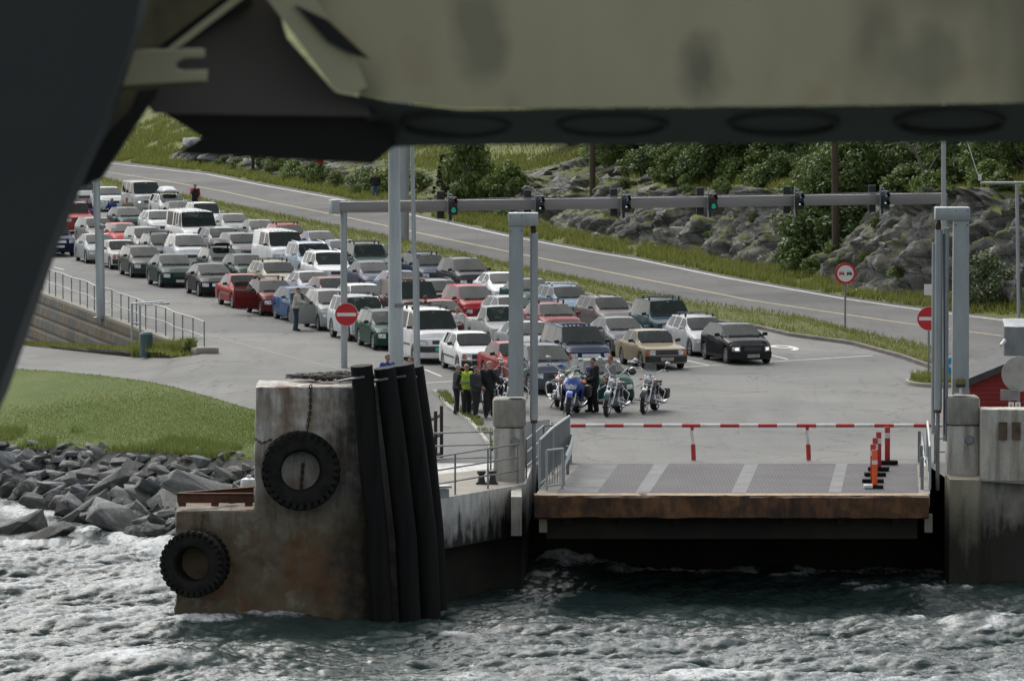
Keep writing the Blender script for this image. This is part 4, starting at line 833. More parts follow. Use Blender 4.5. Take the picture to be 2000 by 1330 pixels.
# --- signs
def disc_sign(name, c, rad, base_z, label, kind, post=True, rz=0):
    t = thing(name, (c.x, c.y, base_z), label, 'sign', rz); z = c.z-base_z
    A = lambda r0, r1, y0, y1: [(r0, y1), (r0, y0), (r1, y0), (r1, y1)]
    mb = MB(); mb.lathe([(0, 0), (rad, 0), (rad, -.03), (0, -.03)], 40, axis='Y', M=Matrix.Translation((0, -.09, z))); pl_ = mb.build('plate', M_red if kind != 'white' else mat('sign_back', (.36, .36, .34), .6, .2), t, 40)
    if kind == 'entry':
        mb = MB(); mb.box((0, -.127, z), (rad*1.66, .012, rad*.29)); mb.build('bar', M_wht, pl_)
        mb = MB(); mb.lathe([(rad*.975, -.008), (rad*.975, -.014), (rad*1.005, -.014), (rad*1.005, -.004)], 40, axis='Y', M=Matrix.Translation((0, -.115, z))); mb.build('rim', M_wht, pl_)
    if kind == 'overtake':
        mb = MB(); mb.lathe([(0, -.012), (rad*.76, -.012), (rad*.76, 0)], 40, axis='Y', M=Matrix.Translation((0, -.122, z))); wp_ = mb.build('white_field', M_wht, pl_, 40)
        for sx, mm in ((-.36, M_red), (.36, M_blk)):
            mb = MB(); w = rad*.24
            prof = [(-1, -.45), (-1, .25), (-.85, .35), (-.65, .85), (.65, .85), (.85, .35), (1, .25), (1, -.45), (.95, -.75), (.55, -.75), (.5, -.45), (-.5, -.45), (-.55, -.75), (-.95, -.75)]
            vs = [(sx*rad+x*w, -.142, z+zz*w) for x, zz in prof]; vb = [(a, -.136, c_) for a, _, c_ in vs]; k = len(vs)
            mb.add(vs+vb, [tuple(range(k)), tuple(range(2*k-1, k-1, -1))]+[(i, (i+1) % k, k+(i+1) % k, k+i) for i in range(k)]); cm = mb.build('car_symbol', mm, pl_)
            mb = MB(); mb.add([(sx*rad+x*w, -.1445, z+zz*w) for x, zz in ((-.6, .38), (.6, .38), (.48, .7), (-.48, .7))], [(0, 1, 2, 3)]); mb.build('symbol_window', M_wht, pl_)
    if post:
        mb = MB(); mb.tube([(0, 0, 0), (0, 0, z+rad*.8)], .04, 10); mb.build('post', M_galvd, t, 40)
    return t
disc_sign('no_entry_sign', PY(677, 614, Yg0-.25), .425, 0, 'round red no entry sign on the left gantry post', 'entry', False)
p = P(1820, 748); disc_sign('no_entry_sign', PY(1814, 622, p.y), .43, 0, 'round red no entry sign on its own post, half hidden by the right tower', 'entry', True)
p = P(1651, 652); disc_sign('no_overtaking_sign', PY(1651, 534, p.y), .43, .1, 'round red and white no overtaking sign with two car symbols by the road', 'overtake', True)
t = thing('plain_sign', P(1815, 700), 'small blank pale rectangular plate behind the right tower', 'sign'); t.location = PY(1815, 566, P(1815, 640).y); mb = MB(); mb.box((0, 0, 0), (.42, .03, .45)); mb.build('plate', M_wht, t); mb = MB(); mb.tube([(.12, .04, .2), (.12, .04, -t.location.z)], .03, 8); mb.build('post', M_galvd, t)
# small island with kerb at the sign
mb = MB(); c = P(1830, 750); mb.lathe([(0, .22), (.7, .2), (.95, .14), (1.0, .1), (1.0, 0)], 24, M=Matrix.Diagonal((1, 1.6, 1, 1))); o = mb.build('traffic_island', M_verge, None, 40); o.location = c; tag(o, kind='structure')
mb = MB(); mb.lathe([(1.0, 0), (1.12, 0), (1.12, .13), (1.0, .14)], 24, M=Matrix.Diagonal((1, 1.6, 1, 1))); o = mb.build('kerb', M_deck, None, 30); o.location = c; tag(o, kind='structure')
rr_ = np.random.default_rng(2); an = rr_.uniform(0, 6.28, 900); rd = np.sqrt(rr_.random(900))*.95
blades('island_grass', np.stack([c.x+rd*np.cos(an), c.y+1.6*rd*np.sin(an), np.full(900, .18)], 1), .28, .03, M_blade, 31, label='tuft of long grass on the small traffic island')
# --- lamp masts, poles
def mast(px, ybase, pts, label, name='lamp_mast', matl=None, cat='mast', joint=None):
    b0 = P(px, ybase); t = thing(name, b0, label, cat); mb = MB(); pw = [(PY(x, y, b0.y)-b0, r_) for x, y, r_ in pts]
    mb.tube([Vector((0, 0, 0))] + [p for p, _ in pw], [pts[0][2]] + [r_ for _, r_ in pw], 18); mb.build('shaft', matl or M_galv, t, 50)
    if joint:
        for jy, rj in joint:
            q = PY(px, jy, b0.y)-b0; mb = MB(); mb.tube([q, q-Vector((0, 0, .14))], rj, 18); mb.build('collar', M_galvd, t, 40)
    mb = MB(); mb.box((0, 0, .03), (.6, .6, .06)); mb.build('base_plate', M_galvd, t); return t
k1 = 190./10900
mast(774, 770, [(773, 592, .26), (772, 590, .235), (769, 280, .19), (769, -120, .14)], 'thick pale grey lamp mast rising through the middle of the car lanes', joint=[(592, .265)])
mast(787, 472, [(787, 280, .33), (787, -60, .25)], 'tall grey mast on the grass strip behind the thick lamp mast')
mast(815, 762, [(812, 496, .115), (809, 494, .08), (805, 280, .07), (803, 0, .06)], 'slim grey pole just right of the thick lamp mast', joint=[(496, .12)])
mast(197, 622, [(194, 440, .19), (190, 437, .15), (188, 310, .14), (183, -30, .12)], 'grey lamp post beside the ribbed wall on the left', joint=[(440, .2)])
mb_ = P(1842, 725); mast(1843, 725, [(1843, 270, .085), (1844, -60, .07)], 'slim grey mast rising above the right end of the gantry')
def wpole(px, yb, yt, r, label, rz=0):
    b0 = P(px[0], yb); t = thing('utility_pole', b0, label, 'pole', 0, 'wooden utility poles below the hill'); top = PY(px[1], yt, b0.y)-b0; mb = MB(); mb.tube([(0, 0, -.5), top*.5, top], [r, r*.93, r*.85], 12); mb.build('shaft', M_wood, t, 50); mb = MB(); mb.tube([top*.99+Vector((-.9, 0, 0)), top*.99+Vector((.9, 0, 0))], .06, 6); mb.build('crossarm', M_wood, t); return t
wpole((1157, 1157), 455, -60, .17, 'dark wooden utility pole in front of the rock left of centre'); wpole((1633, 1627), 552, -60, .17, 'brown wooden utility pole behind the no overtaking sign'); wpole((789, 786), 400, -40, .2, 'brown wooden utility pole behind the grey masts'); wpole((494, 494), 345, 0, .13, 'short looking dark wooden pole at the left rocks under the ferry beam')
t = thing('guy_wire', P(1630, 552), 'thin guy wire slanting down beside the dark wooden pole', 'wire'); t.location = PY(1166, 345, P(1157, 455).y); mb = MB(); mb.tube([(0, 0, 0), PY(1205, 398, P(1157, 455).y-2)-t.location], .025, 5); mb.build('strand', M_galvd, t)
b0 = P(1990, 632); t = thing('sign_frame', b0, 'T shaped grey pole with a long horizontal bar at the right edge', 'pole'); zc = PY(1985, 359, b0.y).z; mb = MB(); mb.tube([(0, 0, 0), (-.12, 0, zc)], .075, 12); mb.build('shaft', M_galv, t, 50); mb = MB(); mb.tube([PY(1915, 358, b0.y)-b0, PY(2120, 357, b0.y)-b0], .06, 10); mb.build('bar', M_galv, t, 50)
mb = MB(); mb.tube([PY(1913, 352, b0.y)-b0, PY(1890, 280, b0.y)-b0], .018, 5); mb.box(PY(1914, 347, b0.y)-b0, (.12, .1, .25)); mb.build('aerial', M_wht, t)
# --- red hut, cabinet and boards at the right edge
b0 = Vector((X_(1952, 176), 176.5, 0)); t = thing('red_hut', b0, 'small red boarded hut with a dark pitched roof behind the right quay wall', 'hut')
m, n, l, b = _nt('red_boards'); wv = n.new('ShaderNodeTexWave'); wv.bands_direction = 'Z'; wv.inputs['Scale'].default_value = 2.1; tcn = n.new('ShaderNodeTexCoord'); l.new(tcn.outputs['Object'], wv.inputs[0]); c = ramp(n, l, noise_tex(n, l, 2, 5), [(.3, (.25, .02, .016)), (.7, (.19, .016, .014))]); c = mixc(n, l, maprange(n, l, wv.outputs[0], 0, .14, .7, 0), c, (.05, .006, .005)); l.new(c, b.inputs['Base Color']); b.inputs['Roughness'].default_value = .75; bump(n, l, b, wv.outputs[0], .5, .03)
wL = X_(1892, 176.5)-b0.x; hL = PY(1893, 752, 176.5).z; hR = hL+1.35; wR = wL+3.3
mb = MB(); pf = [(wL+.05, -1.5), (wL+3.3*2-.05, -1.5), (wL+6.55, hL), (wR, hR), (wL+.05, hL)]
vs = [(x, 0, z) for x, z in pf]+[(x, 3.4, z) for x, z in pf]; mb.add(vs, [(0, 1, 2, 3, 4), (9, 8, 7, 6, 5)]+[(i, (i+1) % 5, 5+(i+1) % 5, 5+i) for i in range(5)]); mb.build('walls', m, t)
mb = MB()
for sx in (-1, 1):
    x0 = wR; x1 = wR+sx*3.5; z1 = hR-1.35*3.5/3.3; vs = [(x0, -.35, hR+.02), (x1, -.35, z1+.02), (x1, 3.75, z1+.02), (x0, 3.75, hR+.02)]; mb.add(vs+[(x, y, z+.22) for x, y, z in vs], [(3, 2, 1, 0), (4, 5, 6, 7), (0, 1, 5, 4), (1, 2, 6, 5), (2, 3, 7, 6), (3, 0, 4, 7)])
mb.build('roof', mat('dark_roof', (.055, .06, .058), .8, c2=(.035, .038, .037), scale=3, bmp=.4), t)
yc = 164.5; c = Vector((X_(2000, yc), yc, 0)); t = thing('control_cabinet', c, 'grey steel control cabinet with a small round camera on a post at the right edge', 'cabinet')
mb = MB(); z0, z1, z2 = PY(2000, 695, yc).z, PY(2000, 638, yc).z, PY(2000, 626, yc).z; x0, x1 = X_(1961, yc)-c.x, X_(2090, yc)-c.x; fx = X_(1985, yc)-c.x
vs = [(x0, 0, z0), (fx, -.12, z0), (x1, -.12, z0), (x1, .7, z0), (x0, .7, z0), (x0, 0, z1), (fx, -.12, z1), (x1, -.12, z1), (x1, .7, z1+.2), (x0, .7, z1+.2)]
mb.add(vs, [(4, 3, 2, 1, 0), (5, 6, 7, 8, 9)]+[(i, (i+1) % 5, 5+(i+1) % 5, 5+i) for i in range(5)]); mb.build('box', M_galvd, t)
mb = MB(); p0 = PY(1963, 665, yc)-c; mb.tube([p0, p0+Vector((-.14, -.2, -.14))], .06, 10); mb.build('camera_tube', M_wht, t, 40)
mb = MB(); mb.tube([(.15, .3, -.5), (.15, .3, z0)], .11, 10); mb.build('post', M_galvd, t, 40)
p = PY(1990, 730, 163.8); t = disc_sign('round_sign', p, .52, 0, 'back of a large round grey sign under the control cabinet', 'white', True)
t = thing('notice_board', PY(1972, 772, 163.5), 'ribbed grey plate with two small white letter tags at the right edge', 'board'); mb = MB()
for k in range(5): mb.box((0, 0, .14-k*.065), (.55, .03, .05), bev=.01)
mb.build('ribbed_plate', M_galvd, t, 40)
for x, ch in ((.04, 'a'), (.24, 'v')):
    mb = MB(); mb.box((x, -.03, -.32), (.16, .02, .24), bev=.005); tg = mb.build('letter_tag', M_wht, t); nb = text_mesh(ch, .17, M_blk, 'letter', tg); nb.location = (x, -.044, -.28); nb.rotation_euler = (math.pi/2, 0, 0)
mb = MB(); mb.tube([(0, 0, .2), (0, 0, -1.9)], .02, 6); mb.build('post', M_galvd, t)
t = thing('direction_sign', PY(1862, 715, 182), 'small round blue direction sign peeping out beside the right tower', 'sign'); mb = MB(); mb.lathe([(0, 0), (.3, 0), (.3, -.03), (0, -.03)], 24, axis='Y'); mb.build('disc', mat('sign_blue', (.02, .30, .62), .4), t, 40); mb = MB(); mb.add([(-.16, -.034, 0), (.0, -.034, -.14), (.0, -.034, .14)], [(0, 1, 2)]); mb.build('arrow', M_wht, t); mb = MB(); mb.tube([(0, .03, 0), (0, .03, -t.location.z)], .035, 8); mb.build('post', M_galvd, t)
# --- ribbed retaining wall with its railing
t = thing('retaining_wall', P(390, 690), 'ribbed grey and brown concrete block retaining wall below the lanes on the left', 'wall'); iM = Matrix.Translation(-t.location)
m, n, l, b = _nt('ribbed_blocks'); at = n.new('ShaderNodeAttribute'); at.attribute_name = 'run'; ab = n.new('ShaderNodeAttribute'); ab.attribute_name = 'rise'
fl = mathn(n, l, 'FLOOR', mathn(n, l, 'DIVIDE', at.outputs['Fac'], 2.4)); fl2 = mathn(n, l, 'FLOOR', mathn(n, l, 'DIVIDE', ab.outputs['Fac'], .55)); cb = n.new('ShaderNodeCombineXYZ'); l.new(fl, cb.inputs[0]); l.new(fl2, cb.inputs[1]); wn_ = n.new('ShaderNodeTexWhiteNoise'); l.new(cb.outputs[0], wn_.inputs['Vector'])
c = ramp(n, l, wn_.outputs['Value'], [(0, (.18, .175, .155)), (.5, (.22, .215, .195)), (.75, (.26, .23, .175)), (1, (.24, .20, .145))])
rb = mathn(n, l, 'SINE', mathn(n, l, 'MULTIPLY', at.outputs['Fac'], 2*math.pi/.42)); c = mixc(n, l, maprange(n, l, noise_tex(n, l, 2, 5), .4, .7, 0, .5), c, (.10, .095, .075))
l.new(c, b.inputs['Base Color']); b.inputs['Roughness'].default_value = .9; MATS['ribbed_blocks'] = m
top = resample([P(-150, 510), P(75, 574), P(390, 690)], .07); nT = len(top); run = [0.]
for a, b_ in zip(top, top[1:]): run.append(run[-1]+(b_-a).length)
bot = [Vector((p.x, p.y, min(-.15, -.057*max(0, run[-1]-r_)))) for p, r_ in zip(top, run)]
rowsV = []; rz_ = []; ru_ = []; nr = 60; Hmax = 4.2
out_d = Vector((-.95, -.3, 0)).normalized()
for j in range(nr+1):
    z = -Hmax*j/nr; fz = (z/.55) % 1; joint = fz < .16
    row = []
    for i, p in enumerate(top):
        zz = max(z, bot[i].z-.25); rib = .11*max(0, math.sin(run[i]*2*math.pi/.42)) if not joint else -.12
        d_ = rib - (-zz)*.12 + .0
        row.append(tuple(p + out_d*(rib+(-zz)*.10) + Vector((0, 0, zz+(.12 if j == 0 else .1))))); rz_.append(zz); ru_.append(run[i])
    rowsV.append(row)
Vw = np.array(rowsV).reshape(-1, 3)-np.array(t.location); npmesh('block_face', Vw, gridfaces(nr+1, nT), m, t, attr={'run': ru_, 'rise': rz_})
mb = MB(); cap = top[::6]; mb.grid([[tuple(p+out_d*d_+Vector((0, 0, z))) for p in cap] for d_, z in ((.08, .02), (.08, .12), (-.35, .12), (-.35, 0))], M=iM); mb.build('coping', mat('coping', (.27, .25, .20), .9, c2=(.2, .19, .15), scale=2, bmp=.4), t)
rail_t = [p - out_d*.15 + Vector((0, 0, .1)) for p in resample([P(60, 570), P(75, 574), P(390, 690)], 2.0)]
t = thing('steel_railing', rail_t[-1], 'long slightly bent two bar steel railing along the top of the ribbed wall', 'railing'); iM = Matrix.Translation(-t.location)
mb = MB(); rr = [p + Vector((.04*math.sin(i*1.3), 0, .03*math.sin(i*2.1))) for i, p in enumerate(rail_t)]; mb.tube([p+Vector((0, 0, 1.12)) for p in rr], .028, 8, M=iM); mb.tube([p+Vector((0, 0, .55)) for p in rr], .025, 8, M=iM); mb.build('rails', mat('rail_steel', (.32, .31, .28), .5, .4), t, 40)
for p in rr: mb = MB(); mb.tube([p+Vector((0, 0, -.1)), p+Vector((0, 0, 1.12))], .026, 6, M=iM); mb.build('baluster', M_galvd, t, 40)
mb = MB(); mb.box((0, 0, .1), (.9, .6, .3), bev=.1); o = mb.build('kerb_stone', M_deck, None, 40); o.location = P(394, 690)+Vector((.2, 0, 0)); tag(o, 'rounded concrete stone at the end of the steel railing', 'stone')
t = thing('pipe_stand', P(268, 690, -.75), 'grey pipe frame stand at the foot of the ribbed wall', 'frame'); mb = MB(); mb.tube([(-.2, 0, 0), (-.2, 0, 2.0), (.75+.3, .3, 2.05)], .05, 8); mb.tube([(.12, 0, 0), (.12, 0, 1.95), (1.3, .3, 2.0)], .05, 8); mb.tube([(-.2, 0, 1.2), (.12, 0, 1.2)], .04, 8); mb.build('pipes', M_galv, t, 40)
mb = MB(); mb.lathe([(0, 0), (.22, 0), (.25, .1), (.25, .85), (.27, .9), (.2, .98), (0, 1)], 16); o = mb.build('litter_bin', mat('blue_green_paint', (.07, .12, .13), .6, c2=(.05, .09, .10), scale=3), None, 40); o.location = P(286, 697, -.55); tag(o, 'blue green bin standing in the weeds below the ribbed wall', 'bin')
# weeds along the wall foot and at the pavement edge
wf = [p + out_d*.25 for p in bot if p.z > -2.3]
bs = between(wf, [p+out_d*.9 for p in wf], 2600, 61); bs[:, 2] += .02; blades('wall_weeds', bs, .18, .035, M_blade, 62, label='weeds growing along the foot of the ribbed wall')
wf2 = [P(x, y, z) for x, y, z in ((255, 696, -.7), (300, 697, -.5), (340, 694, -.3), (372, 690, -.1))]
bs = between(wf2, [p+Vector((.1, .9, .1)) for p in wf2], 2600, 63); blades('corner_weeds', bs, .5, .04, M_blade, 64, label='tall weeds at the low end of the ribbed wall')
kw = [P(x, y) for x, y in ((848, 765), (880, 800), (915, 822), (940, 850), (962, 880))]
mb = MB(); kk = resample(kw, .6); mb.grid([[tuple(off(kk, d_)[i]+Vector((0, 0, z))) for i in range(len(kk))] for d_, z in ((-.06, 0), (-.06, .08), (.06, .08), (.06, 0))]); o = mb.build('edge_kerb', mat('worn_white_kerb', (.42, .41, .37), .85, c2=(.22, .21, .17), scale=2.5, bmp=.4)); tag(o, kind='structure')
bs = between(off(kk, -.05), off(kk, .4), 2200, 65); bs = bs[vnoise(bs*.9, 2) > -.1]; blades('kerb_weeds', bs, .17, .04, M_bladel, 66, label='weeds growing along the pale kerb on the left quay')
# ================================================================ CARS
m, n, l, b = _nt('car_paint'); oi = n.new('ShaderNodeObjectInfo'); nzp = noise_tex(n, l, 1.4, 4, .6)
c = mixc(n, l, maprange(n, l, nzp, .4, .7, 0, .06), oi.outputs['Color'], (.10, .095, .085))
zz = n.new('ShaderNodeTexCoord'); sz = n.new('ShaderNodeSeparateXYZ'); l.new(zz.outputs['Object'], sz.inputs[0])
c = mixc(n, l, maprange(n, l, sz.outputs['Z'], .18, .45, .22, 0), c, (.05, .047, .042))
l.new(c, b.inputs['Base Color']); b.inputs['Roughness'].default_value = .5; b.inputs['Coat Weight'].default_value = .4; b.inputs['Coat IOR'].default_value = 1.28; b.inputs['Coat Roughness'].default_value = .05; b.inputs['Metallic'].default_value = .0; b.inputs['Specular IOR Level'].default_value = 0; M_paint = m
m, n, l, b = _nt('car_glass'); b.inputs['Base Color'].default_value = (.012, .021, .019, 1); b.inputs['Roughness'].default_value = .03; b.inputs['IOR'].default_value = 1.33
tr = n.new('ShaderNodeBsdfTransparent'); tr.inputs[0].default_value = (.62, .72, .68, 1); ms = n.new('ShaderNodeMixShader'); ms.inputs[0].default_value = .3; l.new(b.outputs[0], ms.inputs[1]); l.new(tr.outputs[0], ms.inputs[2]); l.new(ms.outputs[0], n['Material Output'].inputs[0]); M_glass = m
m, n, l, b = _nt('side_glass'); b.inputs['Base Color'].default_value = (.008, .011, .010, 1); b.inputs['Roughness'].default_value = .04; b.inputs['IOR'].default_value = 1.17
tr = n.new('ShaderNodeBsdfTransparent'); tr.inputs[0].default_value = (.36, .46, .41, 1); ms = n.new('ShaderNodeMixShader'); ms.inputs[0].default_value = .16; l.new(b.outputs[0], ms.inputs[1]); l.new(tr.outputs[0], ms.inputs[2]); l.new(ms.outputs[0], n['Material Output'].inputs[0]); M_sglass = m
M_trim = mat('black_trim', (.016, .016, .017), .5, c2=(.024, .024, .024), scale=6)
M_under = mat('under_black', (.006, .006, .006), .95)
M_cab = mat('cabin_grey', (.28, .28, .265), .8, c2=(.16, .16, .155), scale=5)
M_wtyre = mat('car_tyre', (.013, .013, .013), .75, c2=(.022, .021, .02), scale=6)
M_rim = mat('alloy_rim', (.36, .37, .38), .35, .7, c2=(.26, .27, .28), scale=5)
m, n, l, b = _nt('headlight_glass'); f = noise_tex(n, l, 16, 3); l.new(ramp(n, l, f, [(.35, (.20, .22, .22)), (.6, (.62, .64, .64))]), b.inputs['Base Color']); b.inputs['Roughness'].default_value = .08; b.inputs['Metallic'].default_value = .35; M_head = m
M_amber = mat('amber_lens', (.55, .12, .012), .15, c2=(.40, .08, .01), scale=9)
M_plate = mat('plate_white', (.62, .62, .60), .4, c2=(.55, .55, .52), scale=9); M_plateg = mat('plate_green', (.03, .42, .34), .4)
M_chrome = mat('chrome', (.62, .63, .64), .12, 1.0, c2=(.5, .5, .51), scale=6)
M_bargrey = mat('bar_grey', (.05, .052, .055), .4, .3)
M_lit = emis('lit_headlight', (1., .84, .62), 1.1)
def interp(x, pts):
    return float(np.interp(x, [p[0] for p in pts], [p[1] for p in pts]))
CT = {  # L W H  hoodz0 cowlx cowlz roofx0 roofx1 rearx beltR tailz  wheel r  clearance  roof half width ratio
 'sedan':   dict(L=4.50, W=1.74, H=1.42, hz=.70, cx=1.28, cz=.96, r0=2.10, r1=3.15, rx=3.78, rz=1.00, tz=.93, wr=.315, cl=.19, rw=.66, win=[(1.72, 2.52), (2.60, 3.35)], wf=.86, wb=3.52),
 'boxsed':  dict(L=4.55, W=1.70, H=1.40, hz=.80, cx=1.42, cz=.94, r0=2.02, r1=3.20, rx=3.62, rz=.95, tz=.90, wr=.30, cl=.22, rw=.70, win=[(1.72, 2.50), (2.56, 3.36)], wf=.82, wb=3.45, box=1),
 'hatch':   dict(L=4.05, W=1.70, H=1.43, hz=.72, cx=1.12, cz=.97, r0=1.92, r1=3.40, rx=3.90, rz=1.02, tz=.95, wr=.31, cl=.18, rw=.68, win=[(1.55, 2.42), (2.50, 3.15), (3.2, 3.55)], wf=.80, wb=3.33),
 'boxhatch':dict(L=4.05, W=1.65, H=1.38, hz=.76, cx=1.22, cz=.93, r0=1.85, r1=3.30, rx=3.88, rz=.97, tz=.92, wr=.29, cl=.20, rw=.69, win=[(1.55, 2.48), (2.55, 3.3)], wf=.80, wb=3.22, box=1),
 'estate':  dict(L=4.60, W=1.74, H=1.46, hz=.72, cx=1.30, cz=.97, r0=2.08, r1=4.05, rx=4.48, rz=1.02, tz=.95, wr=.315, cl=.19, rw=.70, win=[(1.72, 2.50), (2.58, 3.32), (3.40, 4.10)], wf=.88, wb=3.55),
 'mpv':     dict(L=4.30, W=1.75, H=1.63, hz=.80, cx=.98, cz=1.08, r0=1.92, r1=3.75, rx=4.18, rz=1.08, tz=.98, wr=.32, cl=.18, rw=.70, win=[(1.42, 2.36), (2.44, 3.18), (3.26, 3.85)], wf=.84, wb=3.5),
 'suv':     dict(L=4.70, W=1.86, H=1.80, hz=.98, cx=1.42, cz=1.18, r0=1.98, r1=4.15, rx=4.55, rz=1.18, tz=1.1, wr=.385, cl=.32, rw=.74, win=[(1.72, 2.45), (2.53, 3.28), (3.36, 4.1)], wf=.88, wb=3.6, box=.5),
 'ssuv':    dict(L=4.40, W=1.76, H=1.68, hz=.92, cx=1.25, cz=1.10, r0=1.90, r1=3.90, rx=4.28, rz=1.10, tz=1.03, wr=.345, cl=.26, rw=.73, win=[(1.58, 2.38), (2.46, 3.18), (3.26, 3.9)], wf=.84, wb=3.46, box=.4),
 'van':     dict(L=4.80, W=1.84, H=1.95, hz=.95, cx=.78, cz=1.25, r0=1.52, r1=4.55, rx=4.75, rz=1.22, tz=1.1, wr=.325, cl=.22, rw=.80, win=[(1.12, 2.0), (2.15, 3.1), (3.25, 4.4)], wf=.86, wb=3.75, box=.3),
 'mini':    dict(L=4.75, W=1.85, H=1.74, hz=.86, cx=1.05, cz=1.10, r0=1.85, r1=4.35, rx=4.62, rz=1.10, tz=1.0, wr=.33, cl=.2, rw=.74, win=[(1.45, 2.42), (2.52, 3.35), (3.45, 4.3)], wf=.9, wb=3.85, box=.2),
 'camper':  dict(L=5.20, W=2.00, H=2.16, hz=1.08, cx=.86, cz=1.34, r0=1.36, r1=4.95, rx=5.15, rz=1.32, tz=1.2, wr=.36, cl=.28, rw=.84, win=[(1.08, 1.75), (1.9, 2.4), (2.5, 3.0), (3.2, 4.6)], wf=.9, wb=4.0, box=.8),
 'pick':    dict(L=5.00, W=1.80, H=1.70, hz=.95, cx=1.45, cz=1.14, r0=2.02, r1=2.75, rx=2.98, rz=1.16, tz=1.12, wr=.37, cl=.32, rw=.72, win=[(1.75, 2.75)], wf=.90, wb=3.85, box=.4),
}
def car_meshes(ty):
    p = CT[ty]; L, Wd, H = p['L'], p['W'], p['H']; hw = Wd/2; bx = p.get('box', 0)
    xN = .36 - .18*bx; xT = L-.20+.08*bx                  # stations run between nose and tail caps
    top = [(0, p['hz']-.02), (xN, p['hz']), (p['cx']*.55, p['hz']+(p['cz']-p['hz'])*(.62-.05*bx)), (p['cx'], p['cz']), (p['r0'], H-.035), ((p['r0']+p['r1'])/2, H), (p['r1'], H-.03), (p['rx'], p['rz']), (L, p['tz'])]
    if ty in ('van', 'mini', 'camper', 'suv', 'ssuv', 'mpv', 'estate', 'hatch', 'boxhatch'): top[-1] = (L, p['rz']-.02)
    belt = [(0, p['hz']-.03), (xN, p['hz']-.015), (p['cx'], p['cz']-.05), (p['cx']+.5, p['cz']-.03), (p['rx'], p['rz']-.02), (L, p['tz']-.03)]
    plan = [(0, .88), (xN, .93+.02*bx), (.62, .98), (1.2, 1), (L-1.0, 1), (L-.35, .965), (xT, .94), (L, .90)]
    wf, wb, wr = p['wf'], p['wb'], p['wr']; ar = wr+.055
    xs = {xN, xT, p['cx'], p['r0'], p['r1'], p['rx'], p['cx']*.55, (p['r0']+p['r1'])/2, (p['cx']+p['r0'])/2, (p['r1']+p['rx'])/2, L-.5}
    for w in (wf, wb):
        for k in range(9): xs.add(w+ar*math.cos(math.pi*k/8))
        xs.add(w+ar+.012); xs.add(w-ar-.012)
    for a, b_ in p['win']: xs.add(a); xs.add(b_)
    xs = sorted(x for x in xs if xN-1e-6 <= x <= xT+1e-6)
    ys = [xs[0]]
    for x in xs[1:]:
        if x-ys[-1] > .011 or x in (p['cx'], p['r0'], p['r1'], p['rx']): ys.append(x)
    xs = ys
    def section(x):
        w = hw*interp(x, plan); zt = interp(x, top); zb = min(interp(x, belt), zt-.012); c0 = p['cl']; zl = c0
        for wx in (wf, wb):
            d = abs(x-wx)
            if d < ar: zl = max(zl, wr + math.sqrt(max(0, ar*ar-d*d))-.0)
        zl = min(zl, zb-.12); hc = zt-zb
        P_ = [(w*.90, zl-.0), (w*.985, zl+.03), (w*1.0, zl+(zb-zl)*.45), (w*(.995-.01*(1-bx)), zl+(zb-zl)*.80), (w*.955, zb)]
        cab = p['cx'] < x < p['rx']+1e-3 and hc > .06; k = min(1, max(0, hc/(H-p['cz']))) if cab else 0
        rw = hw*p['rw']*(1+.0*bx)
        if k > 0:
            e = lambda f: w*.935*(1-f*k)+rw*f*k
            P_ += [(w*.935, zb+.018), (e(.90), zb+hc*.86), (e(1.02)*.985, zb+hc*.955), (rw*.55+.0*(1-k), zt-.012*k), (0, zt)]
            if k < .999 and True:
                P_[8] = ((w*.93*(1-k)+rw*k)*.55, zb+hc*.985)
        else:
            P_ += [(w*.93, zb+max(hc*.25, .006)), (w*.86, zb+hc*.55), (w*.74, zb+hc*.80), (w*.45, zb+hc*.95), (0, zt)]
        return P_
    secs = [section(x) for x in xs]
    ring = [[(L/2-x, -y, z) for y, z in s] + [(L/2-x, y, z) for y, z in s[-2::-1]] for x, s in zip(xs, secs)]     # 19 points, forward is +x
    MBs = {k: MB() for k in ['body', 'windscreen', 'rear_window'] + ['side_window%d%d' % (w_, s_) for w_ in range(len(p['win'])) for s_ in (0, 1)]}
    nP = len(ring[0])
    def bucket(i, j):
        xm = (xs[i]+xs[i+1])/2; jj = min(j, nP-2-j)      # 0..8 half index
        if p['cx'] <= xs[i] and xs[i+1] <= p['r0']+1e-6 and jj >= 7: return 'windscreen'
        if p['r1']-1e-6 <= xs[i] and xs[i+1] <= p['rx']+1e-6 and jj >= 7 and ty != 'vanp': return 'rear_window'
        for w_, (a, b_) in enumerate(p['win']):
            if jj == 5 and a <= xm <= b_: return 'side_window%d%d' % (w_, j > 9)
        return 'body'
    idx = {}
    for i in range(len(xs)-1):
        for j in range(nP-1):
            k = bucket(i, j); q = [ring[i][j], ring[i][j+1], ring[i+1][j+1], ring[i+1][j]]
            B = MBs[k]; ids = []
            for v in q:
                key = (k, round(v[0], 4), round(v[1], 4), round(v[2], 4))
                if key not in idx: idx[key] = len(B.v); B.v.append(v)
                ids.append(idx[key])
            if len(set(ids)) >= 3: B.f.append(tuple(dict.fromkeys(ids))); B.m.append(0)
    # nose and tail caps: rows follow the section edge heights, columns follow the hood points
    B = MBs['body']
    def cap(sec, xc, x0, sgn, offs):
        tops = sec[4:]; cols = [-t[0] for t in tops] + [t[0] for t in tops[-2::-1]]; wmax = tops[0][0]
        rows = [[(L/2-xc, y, z) for y, z in zip(cols, [t[1] for t in tops]+[t[1] for t in tops[-2::-1]])]]
        pw = 2.5 + 3.5*bx
        for r_, (j, o_) in enumerate(zip((4, 3, 2, 1, 0), offs)):
            y1, z1 = sec[j]; row = []
            for y in cols:
                f = y/wmax; xx = xc + (x0+sgn*o_-xc)*(1-abs(f)**pw); row.append((L/2-xx, f*y1, z1 - (0)))
            rows.append(row)
        return rows
